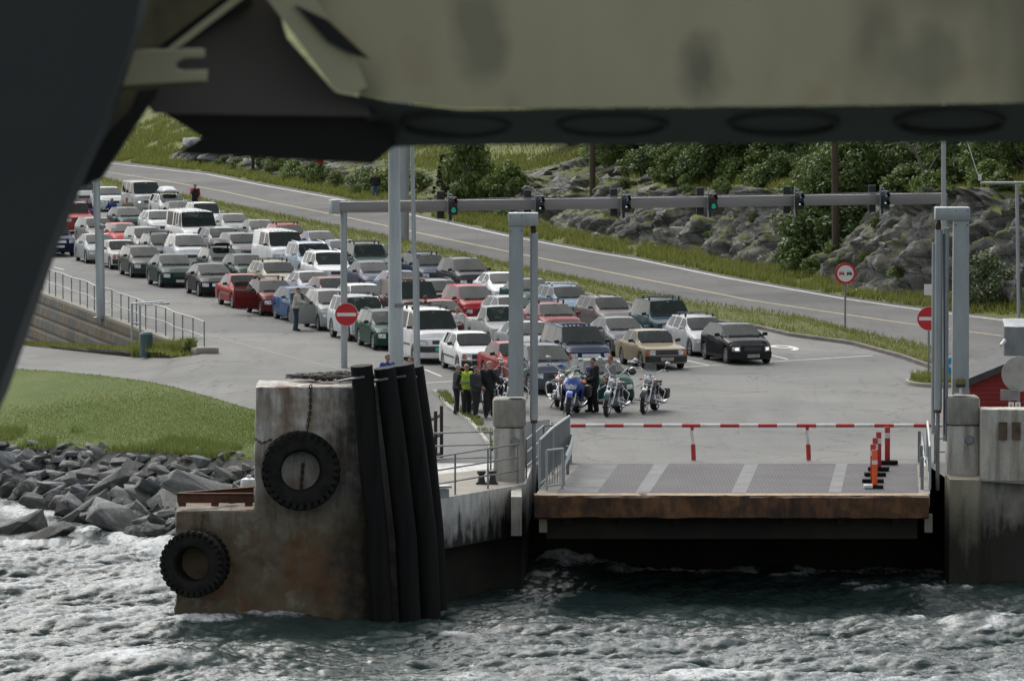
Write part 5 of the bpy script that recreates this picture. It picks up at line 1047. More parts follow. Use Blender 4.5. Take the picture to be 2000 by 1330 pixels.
    nose = cap(secs[0], xs[0], 0, 1, (.10+.02*(1-bx), .035, 0, .015, .07)); tail = cap(secs[-1], xs[-1], L, -1, (.04, .03, .0, .02, .08))
    B.grid(nose); B.grid([r_[::-1] for r_ in tail])
    # underside
    MU = MB(); cl = p['cl']
    MU.box((0, 0, cl+.16), (L-.5, Wd*.80, .25))
    for wx in (wf, wb): MU.box((L/2-wx, 0, wr+.12), (ar*2.0, Wd*.62, wr*1.5))
    MU.box((L/2-wf, 0, wr+.2), (ar*1.9, Wd*.84, .02)); 
    out = {}
    def nosept(f, z, o_=.0):       # a point on the nose skin: f across -1..1, z height
        cols = nose[0]; zz = [nose[r_][9 if 0 else 0][2] for r_ in range(1, 6)]
        zs = np.array([nose[r_][0][2] for r_ in range(1, 6)]); r_ = np.interp(-z, -zs, np.arange(5)); r0_ = int(min(3, math.floor(r_))); t = r_-r0_
        def row(k):
            a = nose[1+k]; yy = [v[1]/max(abs(a[0][1]), 1e-6) for v in a]; return Vector((np.interp(f, yy, [v[0] for v in a]), f*abs(a[0][1]), zs[k]))
        q = row(r0_).lerp(row(r0_+1), t); dn = Vector((1, f*abs(f)*.9, .12)).normalized(); return q + dn*o_
    def patch(f0, f1, z0, z1, o_=.012, nx=6, nz=3, taper=0):
        B = MB(); rows = []
        for j in range(nz+1):
            z = z0+(z1-z0)*j/nz; tt_ = taper*(1-j/nz); rows.append([tuple(nosept(f0+(f1-f0)*i/nx, z + (0), o_)) for i in range(nx+1)])
        # rim pushed back so that the patch has sides
        B.grid(rows)
        edge = rows[0] + [r_[-1] for r_ in rows[1:]] + rows[-1][-2::-1] + [r_[0] for r_ in rows[-2:0:-1]]
        ob = [(v[0]-.05, v[1]*.995, v[2]) for v in edge]; B.grid([edge, ob], closed=True); return B
    hz = secs[0][4][1]; lh = .17 if not bx else .17; zt_ = hz-.045
    if ty in ('camper',): lh = .22
    out['hl'] = [patch(s_*.60, s_*.93, zt_-lh, zt_) if not bx or bx < .5 else patch(s_*.56, s_*.80, zt_-lh, zt_) for s_ in (-1, 1)]
    out['ind'] = [patch(s_*.815, s_*.955, zt_-lh, zt_) for s_ in (-1, 1)]
    out['grille'] = patch(-.42, .42, zt_-lh*.85, zt_-.01, .006) if not bx or bx < .5 else patch(-.53, .53, zt_-lh, zt_, .006)
    zc = zt_-lh-.05; out['bumper'] = patch(-.985, .985, zc-.22, zc, .03, 14, 3); out['plate'] = patch(-.29, .29, zc-.17, zc-.055, .045, 4, 1)
    out['intake'] = patch(-.55, .55, zc-.38, zc-.27, .008, 6, 1)
    # windscreen surround helper, mirrors, wipers
    mr = []
    for s_ in (-1, 1):
        q = MB(); xm = L/2-(p['cx']+.36); zm = interp(p['cx']+.36, belt)+.11; ym = hw*.93
        q.box((xm, s_*(ym+.13), zm), (.11, .20, .135), bev=.045); q.box((xm+.02, s_*(ym+.02), zm-.05), (.07, .1, .04), bev=.01); mr.append(q)
    wps = []; x0 = L/2-p['cx']-.02
    def scr(f, t): # point on windscreen: across f, up t
        x = p['cx']+(p['r0']-p['cx'])*t; s_ = section(x); yw = s_[7][0]; yy = f*yw; z = np.interp(abs(yy), [s_[9][0], s_[8][0], s_[7][0]], [s_[9][1], s_[8][1], s_[7][1]]); return Vector((L/2-x+.012, yy, z+.012))
    for f0, f1 in ((-.75, .02), (.05, .82)): wp_ = MB(); wp_.tube([scr(f0, .10), scr((f0+f1)/2, .11), scr(f1, .07)], .012, 4); wps.append(wp_)
    hr = MB(); hr.tube([scr(-.94, .02), scr(-.5, .03), scr(0, .03), scr(.5, .03), scr(.94, .02)], .016, 4)
    tax = MB(); q = scr(.05, .90); tax.box((q.x-.02, q.y, q.z-.02), (.03, .09, .05)); 
    cab = MB(); zf = p['cz']-.30; cab.box((L/2-(p['cx']+.45), 0, zf+.22), (.5, Wd*.8, .16), bev=.05)
    seats = []
    for row_, xr_ in enumerate((p['cx']+1.28, min(p['cx']+2.1, p['r1']+.15))):
        for s_ in (-1, 1):
            st_ = MB(); seats.append(st_); st_.box((L/2-xr_, s_*hw*.42, p['cz']-.02), (.14, hw*.5, .5), bev=.05); st_.box((L/2-xr_-.02, s_*hw*.42, p['cz']+.30-(.08 if H < 1.5 else 0)), (.09, hw*.26, .16), bev=.04)
    out.update(under=MU, mirrors=mr, wiper=wps, cowl=hr, sticker=tax, cabin=cab)
    # side moulding, door lines and handles
    sm = MB(); 
    for s_ in (-1, 1):
        pts = []
        for x in np.linspace(wf+ar+.06, wb-ar-.06, 8): s0 = section(x); pts.append((L/2-x, s_*(s0[2][0]+.004), s0[2][1]+.02))
        sm.grid([[(x, y+s_*.012*o_, z+dz) for x, y, z in pts] for o_, dz in ((0, -.035), (1, -.03), (1, .03), (0, .035))])
    out['moulding'] = sm
    dl = MB()
    for a, b_ in p['win'][:2]:
        for x in (a-.03 if a < p['r0'] else None, b_+.035):
            if x is None: continue
            for s_ in (-1, 1):
                s0 = section(x)
                pts = [(L/2-x, s_*(s0[k][0]+.002), s0[k][1]) for k in (1, 2, 3, 4)]
                dl.grid([[(q[0]-.007, q[1], q[2]) for q in pts], [(q[0]+.007, q[1]+s_*.001, q[2]) for q in pts]])
    out['door_gap'] = dl
    # roof furniture
    s_r = section((p['r0']+p['r1'])/2); yr = s_r[7][0]*.93; zr = s_r[7][1]
    rl = []
    for s_ in (-1, 1):
        q = MB(); a, b_ = p['r0']+.22, p['r1']-.05; N = 6
        q.tube([(L/2-(a+(b_-a)*i/N), s_*yr, interp(a+(b_-a)*i/N, top)-.045+(.075 if 0 < i < N else 0)) for i in range(N+1)], .019, 6); rl.append(q)
    out['rails'] = rl
    bars = []
    for x in (p['r0']+.38, min(p['r0']+1.25, p['r1']-.15)):
        q = MB(); q.box((L/2-x, 0, H+.085), (.055, yr*2.2, .032), bev=.008)
        for s_ in (-1, 1): q.box((L/2-x, s_*yr*.98, H+.02), (.09, .07, .13), bev=.02)
        bars.append(q)
    out['bars'] = bars
    rbx = MB(); bl = min(1.9, p['r1']-p['r0']+.35); rows = []
    for t in np.linspace(0, 1, 11):
        k = math.sin(math.pi*min(max(t, .04), .96))**.35; x = L/2-(p['r0']-.12)-bl*t; wv_ = .46*(.75+.25*k); h_ = .36*k*(.72+.28*t)
        rows.append([(x, -wv_, H+.12), (x, -wv_*.98, H+.12+h_*.45), (x, -wv_*.72, H+.12+h_*.92), (x, 0, H+.12+h_), (x, wv_*.72, H+.12+h_*.92), (x, wv_*.98, H+.12+h_*.45), (x, wv_, H+.12)])
    rbx.grid(rows, closed=True); rbx.add(rows[0], [tuple(range(7))]); rbx.add(rows[-1], [tuple(range(6, -1, -1))]); out['box'] = rbx
    ribs = MB()
    for k in range(-3, 4): ribs.box((L/2-(p['r0']+p['r1'])/2-.1, k*yr*.26, H-.004-.02*(k/3)**2), (p['r1']-p['r0']-.5, .05, .035), bev=.01)
    out['ribs'] = ribs
    # shells
    me = {}
    for q in (MU, dl): MBs['body'].add(q.v, q.f, 1)
    for k, B_ in MBs.items():
        if B_.f: me[k] = B_.mesh(k.rstrip('0123456789'), [M_paint, M_under] if k == 'body' else M_sglass if k.startswith('side') else M_glass, 34)
    me['hl'] = [q.mesh('headlight', M_head, 40) for q in out['hl']]; me['ind'] = [q.mesh('indicator', M_amber, 40) for q in out['ind']]
    me['bulb'] = [patch(s_*.66, s_*.80, zt_-lh*.75, zt_-lh*.25, .022, 3, 2).mesh('bulb', M_lit, 40) for s_ in (-1, 1)]
    me['grille'] = out['grille'].mesh('grille', M_trim, 40); me['grillec'] = out['grille'].mesh('grille', M_chrome, 40)
    me['bumper'] = out['bumper'].mesh('bumper', M_trim, 40); me['bumperp'] = out['bumper'].mesh('bumper', M_paint, 40); me['plate'] = out['plate'].mesh('number_plate', M_plate); me['plateg'] = out['plate'].mesh('number_plate', M_plateg)
    me['intake'] = out['intake'].mesh('intake', M_trim)
    me['mirr'] = [q.mesh('mirror', M_paint, 40) for q in mr]; me['mirrb'] = [q.mesh('mirror', M_trim, 40) for q in mr]
    me['wiper'] = [q.mesh('wiper', M_trim) for q in wps]; me['seat'] = [q.mesh('seat', M_cab, 40) for q in seats]; me['cowl'] = hr.mesh('cowl', M_trim); me['sticker'] = tax.mesh('mirror_inside', M_chrome); me['cabin'] = cab.mesh('interior', M_cab, 40)
    me['moulding'] = sm.mesh('moulding', M_trim);
    me['rail'] = [q.mesh('roof_rail', M_trim, 40) for q in rl]; me['railc'] = [q.mesh('roof_rail', M_chrome, 40) for q in rl]
    me['bar'] = [q.mesh('roof_bar', M_bargrey, 40) for q in bars]; me['barc'] = [q.mesh('roof_bar', M_chrome, 40) for q in bars]
    me['box'] = rbx.mesh('roof_box', M_paint, 40); me['ribs'] = ribs.mesh('roof_ribs', M_paint, 40)
    # open front door, hinged on the car's right side (picture left)
    q = MB(); x0, x1 = p['win'][0][0]-.12, p['win'][0][1]; dlen = x1-x0; s0 = section(x1); zl, zb, zt2 = p['cl']+.08, s0[4][1], s0[6][1]
    y0 = 0
    pan = lambda a, b_, z0, z1, th=.05: q.box(((-a-b_)/2, 0, (z0+z1)/2), (b_-a, th, z1-z0), bev=.015)
    pan(0, dlen, zl, zb)
    q.tube([(-.02, 0, zb), (-(p['r0']-x0)*.85, 0, zt2), (-dlen+.02, 0, zt2+.0), (-dlen+.02, 0, zb)], .028, 6)
    me['door'] = q.mesh('open_door', M_paint, 40); gq = MB(); gq.add([(-.05, .004, zb), (-(p['r0']-x0)*.87, .004, zt2-.02), (-dlen+.04, .004, zt2-.02), (-dlen+.04, .004, zb)], [(0, 1, 2, 3)]); me['doorglass'] = gq.mesh('door_window', M_glass)
    gq = MB(); gq.box((-.12, -.14, zb+.10), (.11, .2, .13), bev=.04); me['doormirror'] = gq.mesh('mirror', M_trim, 40)
    me['hinge'] = (L/2-x0, -s0[3][0]-.0)
    return me
def wheel_mesh(r):
    t = MB(); w = .2
    t.lathe([(r*.62, -w/2+.015), (r*.80, -w/2), (r*.95, -w/2+.012), (r, -w/2+.04), (r, w/2-.04), (r*.95, w/2-.012), (r*.62, w/2-.01)], 28, axis='Y')
    q = MB(); q.lathe([(r*.63, -w/2+.02), (r*.60, -w/2+.012), (r*.57, -w/2+.05), (r*.30, -w/2+.055), (r*.12, -w/2+.03), (0, -w/2+.025)], 24, axis='Y')
    for k in range(5):
        M = Matrix.Rotation(2*math.pi*k/5, 4, 'Y'); q.box((0, -w/2+.035, r*.36), (r*.17, .035, r*.5), M=M, bev=.01)
    h = MB()
    for k in range(5):
        M = Matrix.Rotation(2*math.pi*(k+.5)/5, 4, 'Y'); h.add([(-.03*r/.3, -w/2+.045, r*.22), (.03*r/.3, -w/2+.045, r*.22), (.085*r/.3, -w/2+.042, r*.52), (-.085*r/.3, -w/2+.042, r*.52)], [(0, 1, 2, 3)], M=M)
    q2 = MB(); q2.v = q.v + h.v; o_ = len(q.v); q2.f = q.f + [tuple(i+o_ for i in f) for f in h.f]; q2.m = [0]*len(q.f)+[1]*len(h.f)
    return t.mesh('wheel', M_wtyre, 40), q2.mesh('rim', [M_rim, M_under], 40)
WHEELS = {}; CM = {}; rcs = random.Random(9)
HT = {k: v['H']-.04 for k, v in CT.items()}
def put_car(pos, ty, col, label, yaw=0., rails=None, bars=None, box=None, mirror='p', bumper='p', grille='b', amber=False, plate='w', lit=False, door=False, ribs=False, mould=False, panel=False, name='parked_car', cat='car', text=None):
    key = ty+('_panel' if panel else '')
    if key not in CM:
        if panel: sv_ = CT[ty]['win']; CT[ty] = dict(CT[ty], win=sv_[:2] if ty == 'van' else sv_[:1])
        CM[key] = car_meshes(ty)
        if panel: CT[ty] = dict(CT[ty], win=sv_)
    me = CM[key]; p = CT[ty]; L = p['L']
    rz = math.atan2(-VD.y, -VD.x) + yaw
    t = thing(name, pos, label, cat, rz, 'cars queuing for the ferry')
    col4 = (*col, 1); t.scale = (rcs.uniform(.96, 1.03), rcs.uniform(.97, 1.03), rcs.uniform(.97, 1.035))
    def part(nm, m_, par=t, color=False):
        o = link(nm, m_, par)
        if color: o.color = col4
        return o
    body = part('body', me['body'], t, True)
    for k in me:
        if k[:4] in ('wind', 'side', 'rear'): part(k.rstrip('0123456789'), me[k])
    for q in me['seat']: part('seat', q)
    part('dashboard', me['cabin'])
    for q in me['wiper']: part('wiper', q)
    part('cowl', me['cowl']); part('mirror_inside', me['sticker'])
    for q, qb in zip(me['hl'], me['bulb']):
        hl_ = part('headlight', q)
        if lit: part('bulb', qb, hl_)
    if amber:
        for q in me['ind']: part('indicator', q)
    part('grille', me['grillec' if grille == 'c' else 'grille']); part('bumper', me['bumper' if bumper == 'b' else 'bumperp'], t, True)
    if bumper != 'b': part('intake', me['intake'])
    pl_ = part('number_plate', me['plateg' if plate == 'g' else 'plate'])
    if text:
        c_ = sum((v.co for v in me['plate'].vertices), Vector())/len(me['plate'].vertices); xmx = max(v.co.x for v in me['plate'].vertices)
        o = text_mesh(text, .13, M_blk, 'plate_text', pl_, .001); o.location = (xmx+.004, 0, c_.z); o.rotation_euler = (math.pi/2, 0, math.pi/2)
    for i, q in enumerate(me['mirr' if mirror == 'p' else 'mirrb']):
        if not (door and i == 0): part('mirror', q, t, True)
    if mould: part('moulding', me['moulding'])
    if rails:
        for q in me['railc' if rails == 'c' else 'rail']: part('roof_rail', q)
    if bars or box:
        for q in me['barc' if bars == 'c' else 'bar']: part('roof_bar', q)
    if box: o = part('roof_box', me['box']); o.color = (*box, 1)
    if ribs: part('roof_ribs', me['ribs'], t, True)
    if door:
        hx, hy = me['hinge']; d_ = part('open_door', me['door'], t, True); d_.location = (hx, hy, 0); d_.rotation_euler = (0, 0, R(62)); part('door_window', me['doorglass'], d_); part('mirror', me['doormirror'], d_)
    r = p['wr']
    if r not in WHEELS: WHEELS[r] = wheel_mesh(r)
    wt, wrim = WHEELS[r]
    for wx in (p['wf'], p['wb']):
        for s_ in (-1, 1):
            w = link('wheel', wt, t); w.location = (L/2-wx, s_*(p['W']/2-.115), r); w.rotation_euler = (0, random.uniform(0, 6), 0 if s_ < 0 else math.pi)
            link('rim', wrim, w)
    return t
# paint colours
c_navy = (.012, .018, .045); c_sil = (.40, .415, .42); c_lsil = (.50, .52, .53); c_dgrey = (.045, .05, .05); c_dgreen = (.010, .035, .026); c_blk = (.012, .013, .014); c_red = (.27, .024, .02); c_mar = (.115, .014, .014); c_blue = (.05, .10, .20)
c_white = (.70, .71, .70); c_beige = (.36, .34, .26); c_char = (.035, .038, .042); c_brown = (.060, .038, .036); c_lred = (.27, .05, .045); c_teal = (.02, .045, .05); c_pblue = (.20, .28, .36); c_mauve = (.17, .155, .15); c_grey = (.16, .17, .17); c_dblue = (.02, .03, .06)
CARS = [
 (104, 436, 'ssuv', c_navy, 'dark navy compact off-roader with silver grille at the far left, half hidden by the post', dict(grille='c')),
 (190, 458, 'sedan', (.30, .32, .32), 'grey silver saloon partly behind the left lamp post, outer lane', {}),
 (236, 469, 'boxsed', (.45, .45, .43), 'old pale boxy saloon just right of the left lamp post', dict(grille='b', bumper='b', mirror='b', amber=True)),
 (280, 481, 'estate', c_dgrey, 'dark grey estate with roof rails, fourth from the left post in the outer lane', dict(rails='b', mirror='b')),
 (337, 500, 'sedan', c_dgreen, 'dark green saloon with white number plate in the outer lane', dict(mirror='b')),
 (413, 516, 'sedan', c_blk, 'black saloon with chrome grille between the dark green saloon and the bright red boxy saloon', dict(grille='c')),
 (477, 537, 'boxsed', c_red, 'bright red boxy saloon in the outer lane, in front of the black saloon', dict(mould=True, mirror='b')),
 (533, 549.5, 'hatch', c_mar, 'maroon hatchback with roof bars and an open front door, outer lane', dict(door=True, bars='b', mirror='b', mould=True)),
 (591, 561, 'hatch', c_blue, 'blue small hatchback beside the person in the cream jacket', {}),
 (650, 566, 'mpv', (.30, .32, .31), 'silver grey family car with its front door open beside the cream jacketed person', dict(door=True)),
 (706, 582, 'ssuv', c_lsil, 'pale silver off-roader with roof bars behind the left no entry sign', dict(rails='b', bars='b')),
 (756, 607.5, 'estate', (.012, .05, .035), 'dark green estate immediately left of the thick lamp mast', dict(rails='b', mirror='p')),
 (843, 607.5, 'van', c_white, 'white van with four black roof bars, blue side stripe and green number plate', dict(bars='b', plate='g', mirror='b', mould=True, bumper='b', name='parked_van', cat='van', panel=True)),
 (922, 652, 'boxhatch', c_white, 'white three door hatchback with amber indicators behind the group of bikers', dict(amber=True, bumper='b', mirror='b', mould=True)),
 (1009, 671, 'boxsed', (.26, .035, .03), 'old dark red saloon partly hidden by the left lifting tower', dict(bumper='b', mirror='b', grille='c')),
 (1104, 685, 'mpv', (.085, .10, .12), 'blue grey people carrier behind the blue motorcycle', dict(mirror='p')),
 (1172, 701.5, 'hatch', (.012, .055, .04), 'dark green hatchback standing ahead of the stop line behind the bikers', {}),
 (147, 397, 'ssuv', c_lred, 'faded red off-roader at the far left edge by the dark post', {}),
 (190, 427, 'estate', (.16, .17, .155), 'grey green estate behind the left lamp post', dict(mirror='b')),
 (240, 436, 'hatch', (.42, .05, .05), 'pinkish red low hatchback in the second lane near the left lamp post', {}),
 (285, 447, 'estate', (.26, .28, .27), 'silver grey estate just right of the pinkish red hatchback', dict(rails='b')),
 (317, 459, 'estate', c_dgrey, 'dark estate with black roof bars mostly hidden by the white people carrier', dict(rails='b', bars='b')),
 (367, 461, 'mpv', c_lsil, 'white silver people carrier with roof rails behind the dark green saloon', dict(rails='b')),
 (433, 484, 'estate', (.05, .06, .055), 'dark estate carrying a glossy black roof box', dict(box=(.018, .017, .018))),
 (481, 500, 'hatch', (.02, .05, .04), 'dark green hatchback directly behind the beige estate', dict(mirror='b')),
 (540, 512, 'estate', c_beige, 'beige estate with black roof bars', dict(bars='b', rails='b')),
 (609, 530, 'sedan', (.42, .43, .44), 'silver saloon behind the blue small hatchback', {}),
 (650, 543, 'boxhatch', (.17, .03, .03), 'dark red older hatchback left of the gantry post', dict(mirror='b')),
 (711, 556, 'hatch', c_white, 'white small car between the gantry post and the brown van', {}),
 (810, 550, 'van', c_brown, 'dark brown van with ribbed roof behind the thick lamp mast', dict(ribs=True, name='parked_van', cat='van', mirror='b', bumper='b')),
 (861, 586, 'hatch', c_lred, 'faded red car behind the white van with roof bars', {}),
 (982, 601, 'pick', (.34, .35, .34), 'silver grey pickup truck with an open bed behind the left lifting tower', dict(name='pickup_truck', cat='pickup', grille='c')),
 (1035, 631, 'sedan', (.32, .34, .35), 'silver grey saloon mostly hidden behind the left lifting tower and pipe', {}),
 (1132, 636, 'mini', c_dblue, 'dark navy minivan with a chrome barred grille and ribbed roof', dict(ribs=True, grille='c', amber=True, bumper='b', name='parked_van', cat='van', mirror='b')),
 (1275, 644, 'boxsed', (.27, .235, .16), 'old gold beige boxy saloon with amber indicators in the front row', dict(amber=True, bumper='b', mirror='b', text='VJ29635')),
 (1440, 633.7, 'hatch', (.020, .021, .023), 'black hatchback with lit headlights first at the stop line on the right', dict(lit=True, text='PH25869')),
 (169, 355, 'mini', (.30, .32, .31), 'silver green van at the back left behind the lamp post', dict(name='parked_van', cat='van')),
 (212, 367, 'hatch', (.55, .57, .57), 'white small car at the back just right of the left lamp post', {}),
 (283, 357, 'van', (.36, .37, .36), 'silver grey van at the back of the queue with lit headlights', dict(lit=True, name='parked_van', cat='van', mirror='p')),
 (332, 379, 'estate', (.46, .48, .47), 'silver estate carrying a pale grey roof box at the back of the queue', dict(box=(.55, .56, .57))),
 (350, 394, 'sedan', c_blk, 'black saloon behind the white camper van, right of the beetle shaped car', dict(mirror='b')),
 (401, 397, 'ssuv', (.55, .56, .57), 'white off-roader with curved roof rails behind the white camper van', dict(rails='b')),
 (268, 411, 'hatch', c_teal, 'dark teal small car beside the person in a blue jacket', dict(mirror='b')),
 (311, 413, 'hatch', (.58, .6, .6), 'white rounded small car left of the white camper van', {}),
 (391, 414, 'camper', c_white, 'tall white camper van with ribbed roof in the third lane', dict(ribs=True, name='camper_van', cat='van', grille='c', mould=True)),
 (456, 418, 'sedan', (.26, .28, .27), 'silver green saloon right of the white camper van', dict(mirror='p')),
 (432, 446, 'estate', (.30, .32, .31), 'silver estate in front of the white camper van', {}),
 (508, 431, 'sedan', (.13, .14, .14), 'dark grey saloon behind the plain white panel van', dict(mirror='b')),
 (563, 438, 'estate', (.36, .03, .025), 'red estate with dark roof bars beside the grass strip', dict(bars='b')),
 (553, 454, 'van', c_white, 'plain white panel van with ribbed roof in the third lane', dict(ribs=True, panel=True, name='parked_van', cat='van', mirror='b')),
 (473, 456, 'estate', (.17, .165, .18), 'grey purple estate left of the plain white panel van', dict(mirror='b')),
 (625, 452, 'sedan', (.12, .17, .24), 'blue grey saloon beside the grass strip behind the silver blue off-roader', {}),
 (611, 474, 'suv', (.36, .42, .48), 'silver blue large off-roader with roof rails and lit headlights', dict(rails='c', lit=True)),
 (668, 469, 'sedan', c_pblue, 'pale blue saloon left of the dark green off-roader by the grass strip', {}),
 (719, 475, 'suv', (.06, .09, .08), 'dark green off-roader with black roof bars beside the grass strip', dict(bars='b')),
 (770, 488, 'sedan', (.15, .165, .15), 'grey green saloon with its front door open beside the grass strip', dict(door=True)),
 (668, 498, 'ssuv', c_white, 'white compact off-roader with roof rails behind the gantry post', dict(rails='c', mirror='b')),
 (727, 513, 'sedan', (.075, .085, .12), 'dark blue grey saloon right of the gantry post with a black mirror', dict(mirror='b')),
 (835, 499, 'estate', (.035, .05, .08), 'dark blue estate with black roof bars behind the slim grey pole', dict(bars='b')),
 (910, 507, 'mpv', (.045, .045, .05), 'charcoal people carrier with roof rails beside the grass strip', dict(rails='b')),
 (981, 532, 'sedan', c_white, 'white saloon left of the left lifting tower, near the grass strip', {}),
 (861, 548, 'estate', (.12, .13, .13), 'dark silver estate right behind the red people carrier', dict(rails='b', mirror='b')),
 (930, 561, 'mpv', (.30, .028, .03), 'red people carrier in the middle of the queue', {}),
 (782, 530, 'sedan', (.15, .20, .26), 'blue silver saloon behind the thick lamp mast', {}),
 (1000, 580, 'hatch', (.36, .37, .37), 'silver hatchback behind the pickup truck and the left lifting tower', {}),
 (1037, 547, 'sedan', (.02, .06, .055), 'dark green saloon mostly hidden by the left lifting tower near the grass strip', dict(mirror='b')),
 (1107, 559, 'estate', (.16, .23, .29), 'light blue estate with silver roof bars beside the grass strip', dict(bars='c')),
 (1081, 594, 'hatch', (.20, .045, .045), 'faded maroon hatchback with black roof bars behind the guide pipe', dict(bars='b')),
 (1189, 579, 'estate', (.14, .125, .12), 'mauve grey estate with roof rails in the right lane', dict(rails='b')),
 (1211, 620, 'sedan', (.11, .12, .13), 'grey saloon directly behind the old gold beige saloon', {}),
 (1302, 586, 'suv', (.03, .06, .075), 'dark teal large off-roader with black roof bars and chrome mirrors', dict(bars='b', mirror='p')),
 (1371, 618, 'estate', (.46, .47, .48), 'silver estate with black roof bars behind the black hatchback', dict(bars='b')),
]
def pxpos(px, py, ty):
    q = P(px, py, HT[ty]); p = CT[ty]; c = Vector((q.x, q.y, 0)); return c + VD*(p['L']/2-p['r0'])*1.0 if 0 else c - VD*(p['r0']-p['L']/2)*0 + VD*(p['L']/2-p['r0'])
placed = []
for k, (px, py, ty, col, lab, kw) in enumerate(CARS):
    c = pxpos(px, py, ty); placed.append([c.dot(UD), c.dot(VD), k])
placed.sort(key=lambda q: q[1]); fixed = []
for u_, v_, k in placed:       # keep bumpers apart along each lane
    for u2, v2, k2 in fixed:
        if abs(u_-u2) < 1.7:
            gap = (CT[CARS[k][2]]['L']+CT[CARS[k2][2]]['L'])/2+.28
            if v_-v2 < gap: v_ = v2+gap
    fixed.append((u_, v_, k))
rc = random.Random(4)
for u_, v_, k in fixed:
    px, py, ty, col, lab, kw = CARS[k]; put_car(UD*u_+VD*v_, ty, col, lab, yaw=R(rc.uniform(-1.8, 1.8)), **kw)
# ================================================================ PEOPLE
M_skin = mat('skin', (.40, .22, .155), .55, c2=(.34, .17, .12), scale=12)
def cloth(name, c): return mat('cloth_'+name, c, .85, c2=tuple(v*.7 for v in c), scale=7, bmp=.3, bscale=22)
CL = {'black': cloth('black', (.014, .014, .015)), 'charcoal': cloth('charcoal', (.035, .036, .037)), 'grey': cloth('grey', (.10, .105, .11)), 'hivis': cloth('hivis', (.42, .62, .05)), 'blue': cloth('blue', (.02, .06, .24)),
      'white': cloth('white', (.60, .60, .60)), 'cream': cloth('cream', (.48, .45, .38)), 'red': cloth('red', (.36, .02, .02)), 'jeans': cloth('jeans', (.08, .14, .22)), 'djeans': cloth('dark_jeans', (.025, .04, .07)), 'beige': cloth('beige', (.28, .22, .15)), 'navy': cloth('navy', (.015, .02, .05)), 'lgrey': cloth('light_grey', (.25, .25, .25)), 'shoe': cloth('shoe', (.012, .012, .012)), 'dgreen': cloth('dark_green', (.02, .035, .025))}
HAIR = {'white': mat('hair_white', (.50, .47, .42), .7, c2=(.36, .33, .29), scale=20), 'black': mat('hair_black', (.012, .010, .009), .6), 'brown': mat('hair_brown', (.07, .038, .02), .7), 'blonde': mat('hair_blonde', (.38, .25, .11), .7, c2=(.26, .16, .07), scale=20), 'greybrown': mat('hair_grey_brown', (.16, .12, .09), .7), 'capb': CL['navy'], 'capd': CL['black'], 'red': mat('hair_reddish', (.14, .04, .02), .7)}
POSES = {  # elbow, wrist for right (picture left when facing the camera) and left arm; z in units of a 1.78 m person
 'down': (((-.27, .03, 1.14), (-.27, -.06, .88)), ((.27, .03, 1.14), (.27, -.06, .88))),
 'front': (((-.27, .0, 1.14), (-.10, -.24, 1.06)), ((.27, .0, 1.14), (.10, -.25, 1.03))),
 'pocket': (((-.30, .08, 1.14), (-.21, -.04, .93)), ((.30, .08, 1.14), (.21, -.04, .93))),
 'face': (((-.28, .0, 1.14), (-.23, -.13, .90)), ((.24, -.22, 1.22), (.04, -.20, 1.50))),
 'phone': (((-.26, -.20, 1.24), (-.09, -.19, 1.50)), ((.27, .0, 1.14), (.20, -.16, .95))),
 'reach': (((-.26, -.16, 1.20), (-.18, -.42, 1.15)), ((.26, -.14, 1.18), (.16, -.38, 1.10))),
 'fold': (((-.27, -.04, 1.15), (.06, -.21, 1.16)), ((.27, -.04, 1.15), (-.06, -.23, 1.20))),
}
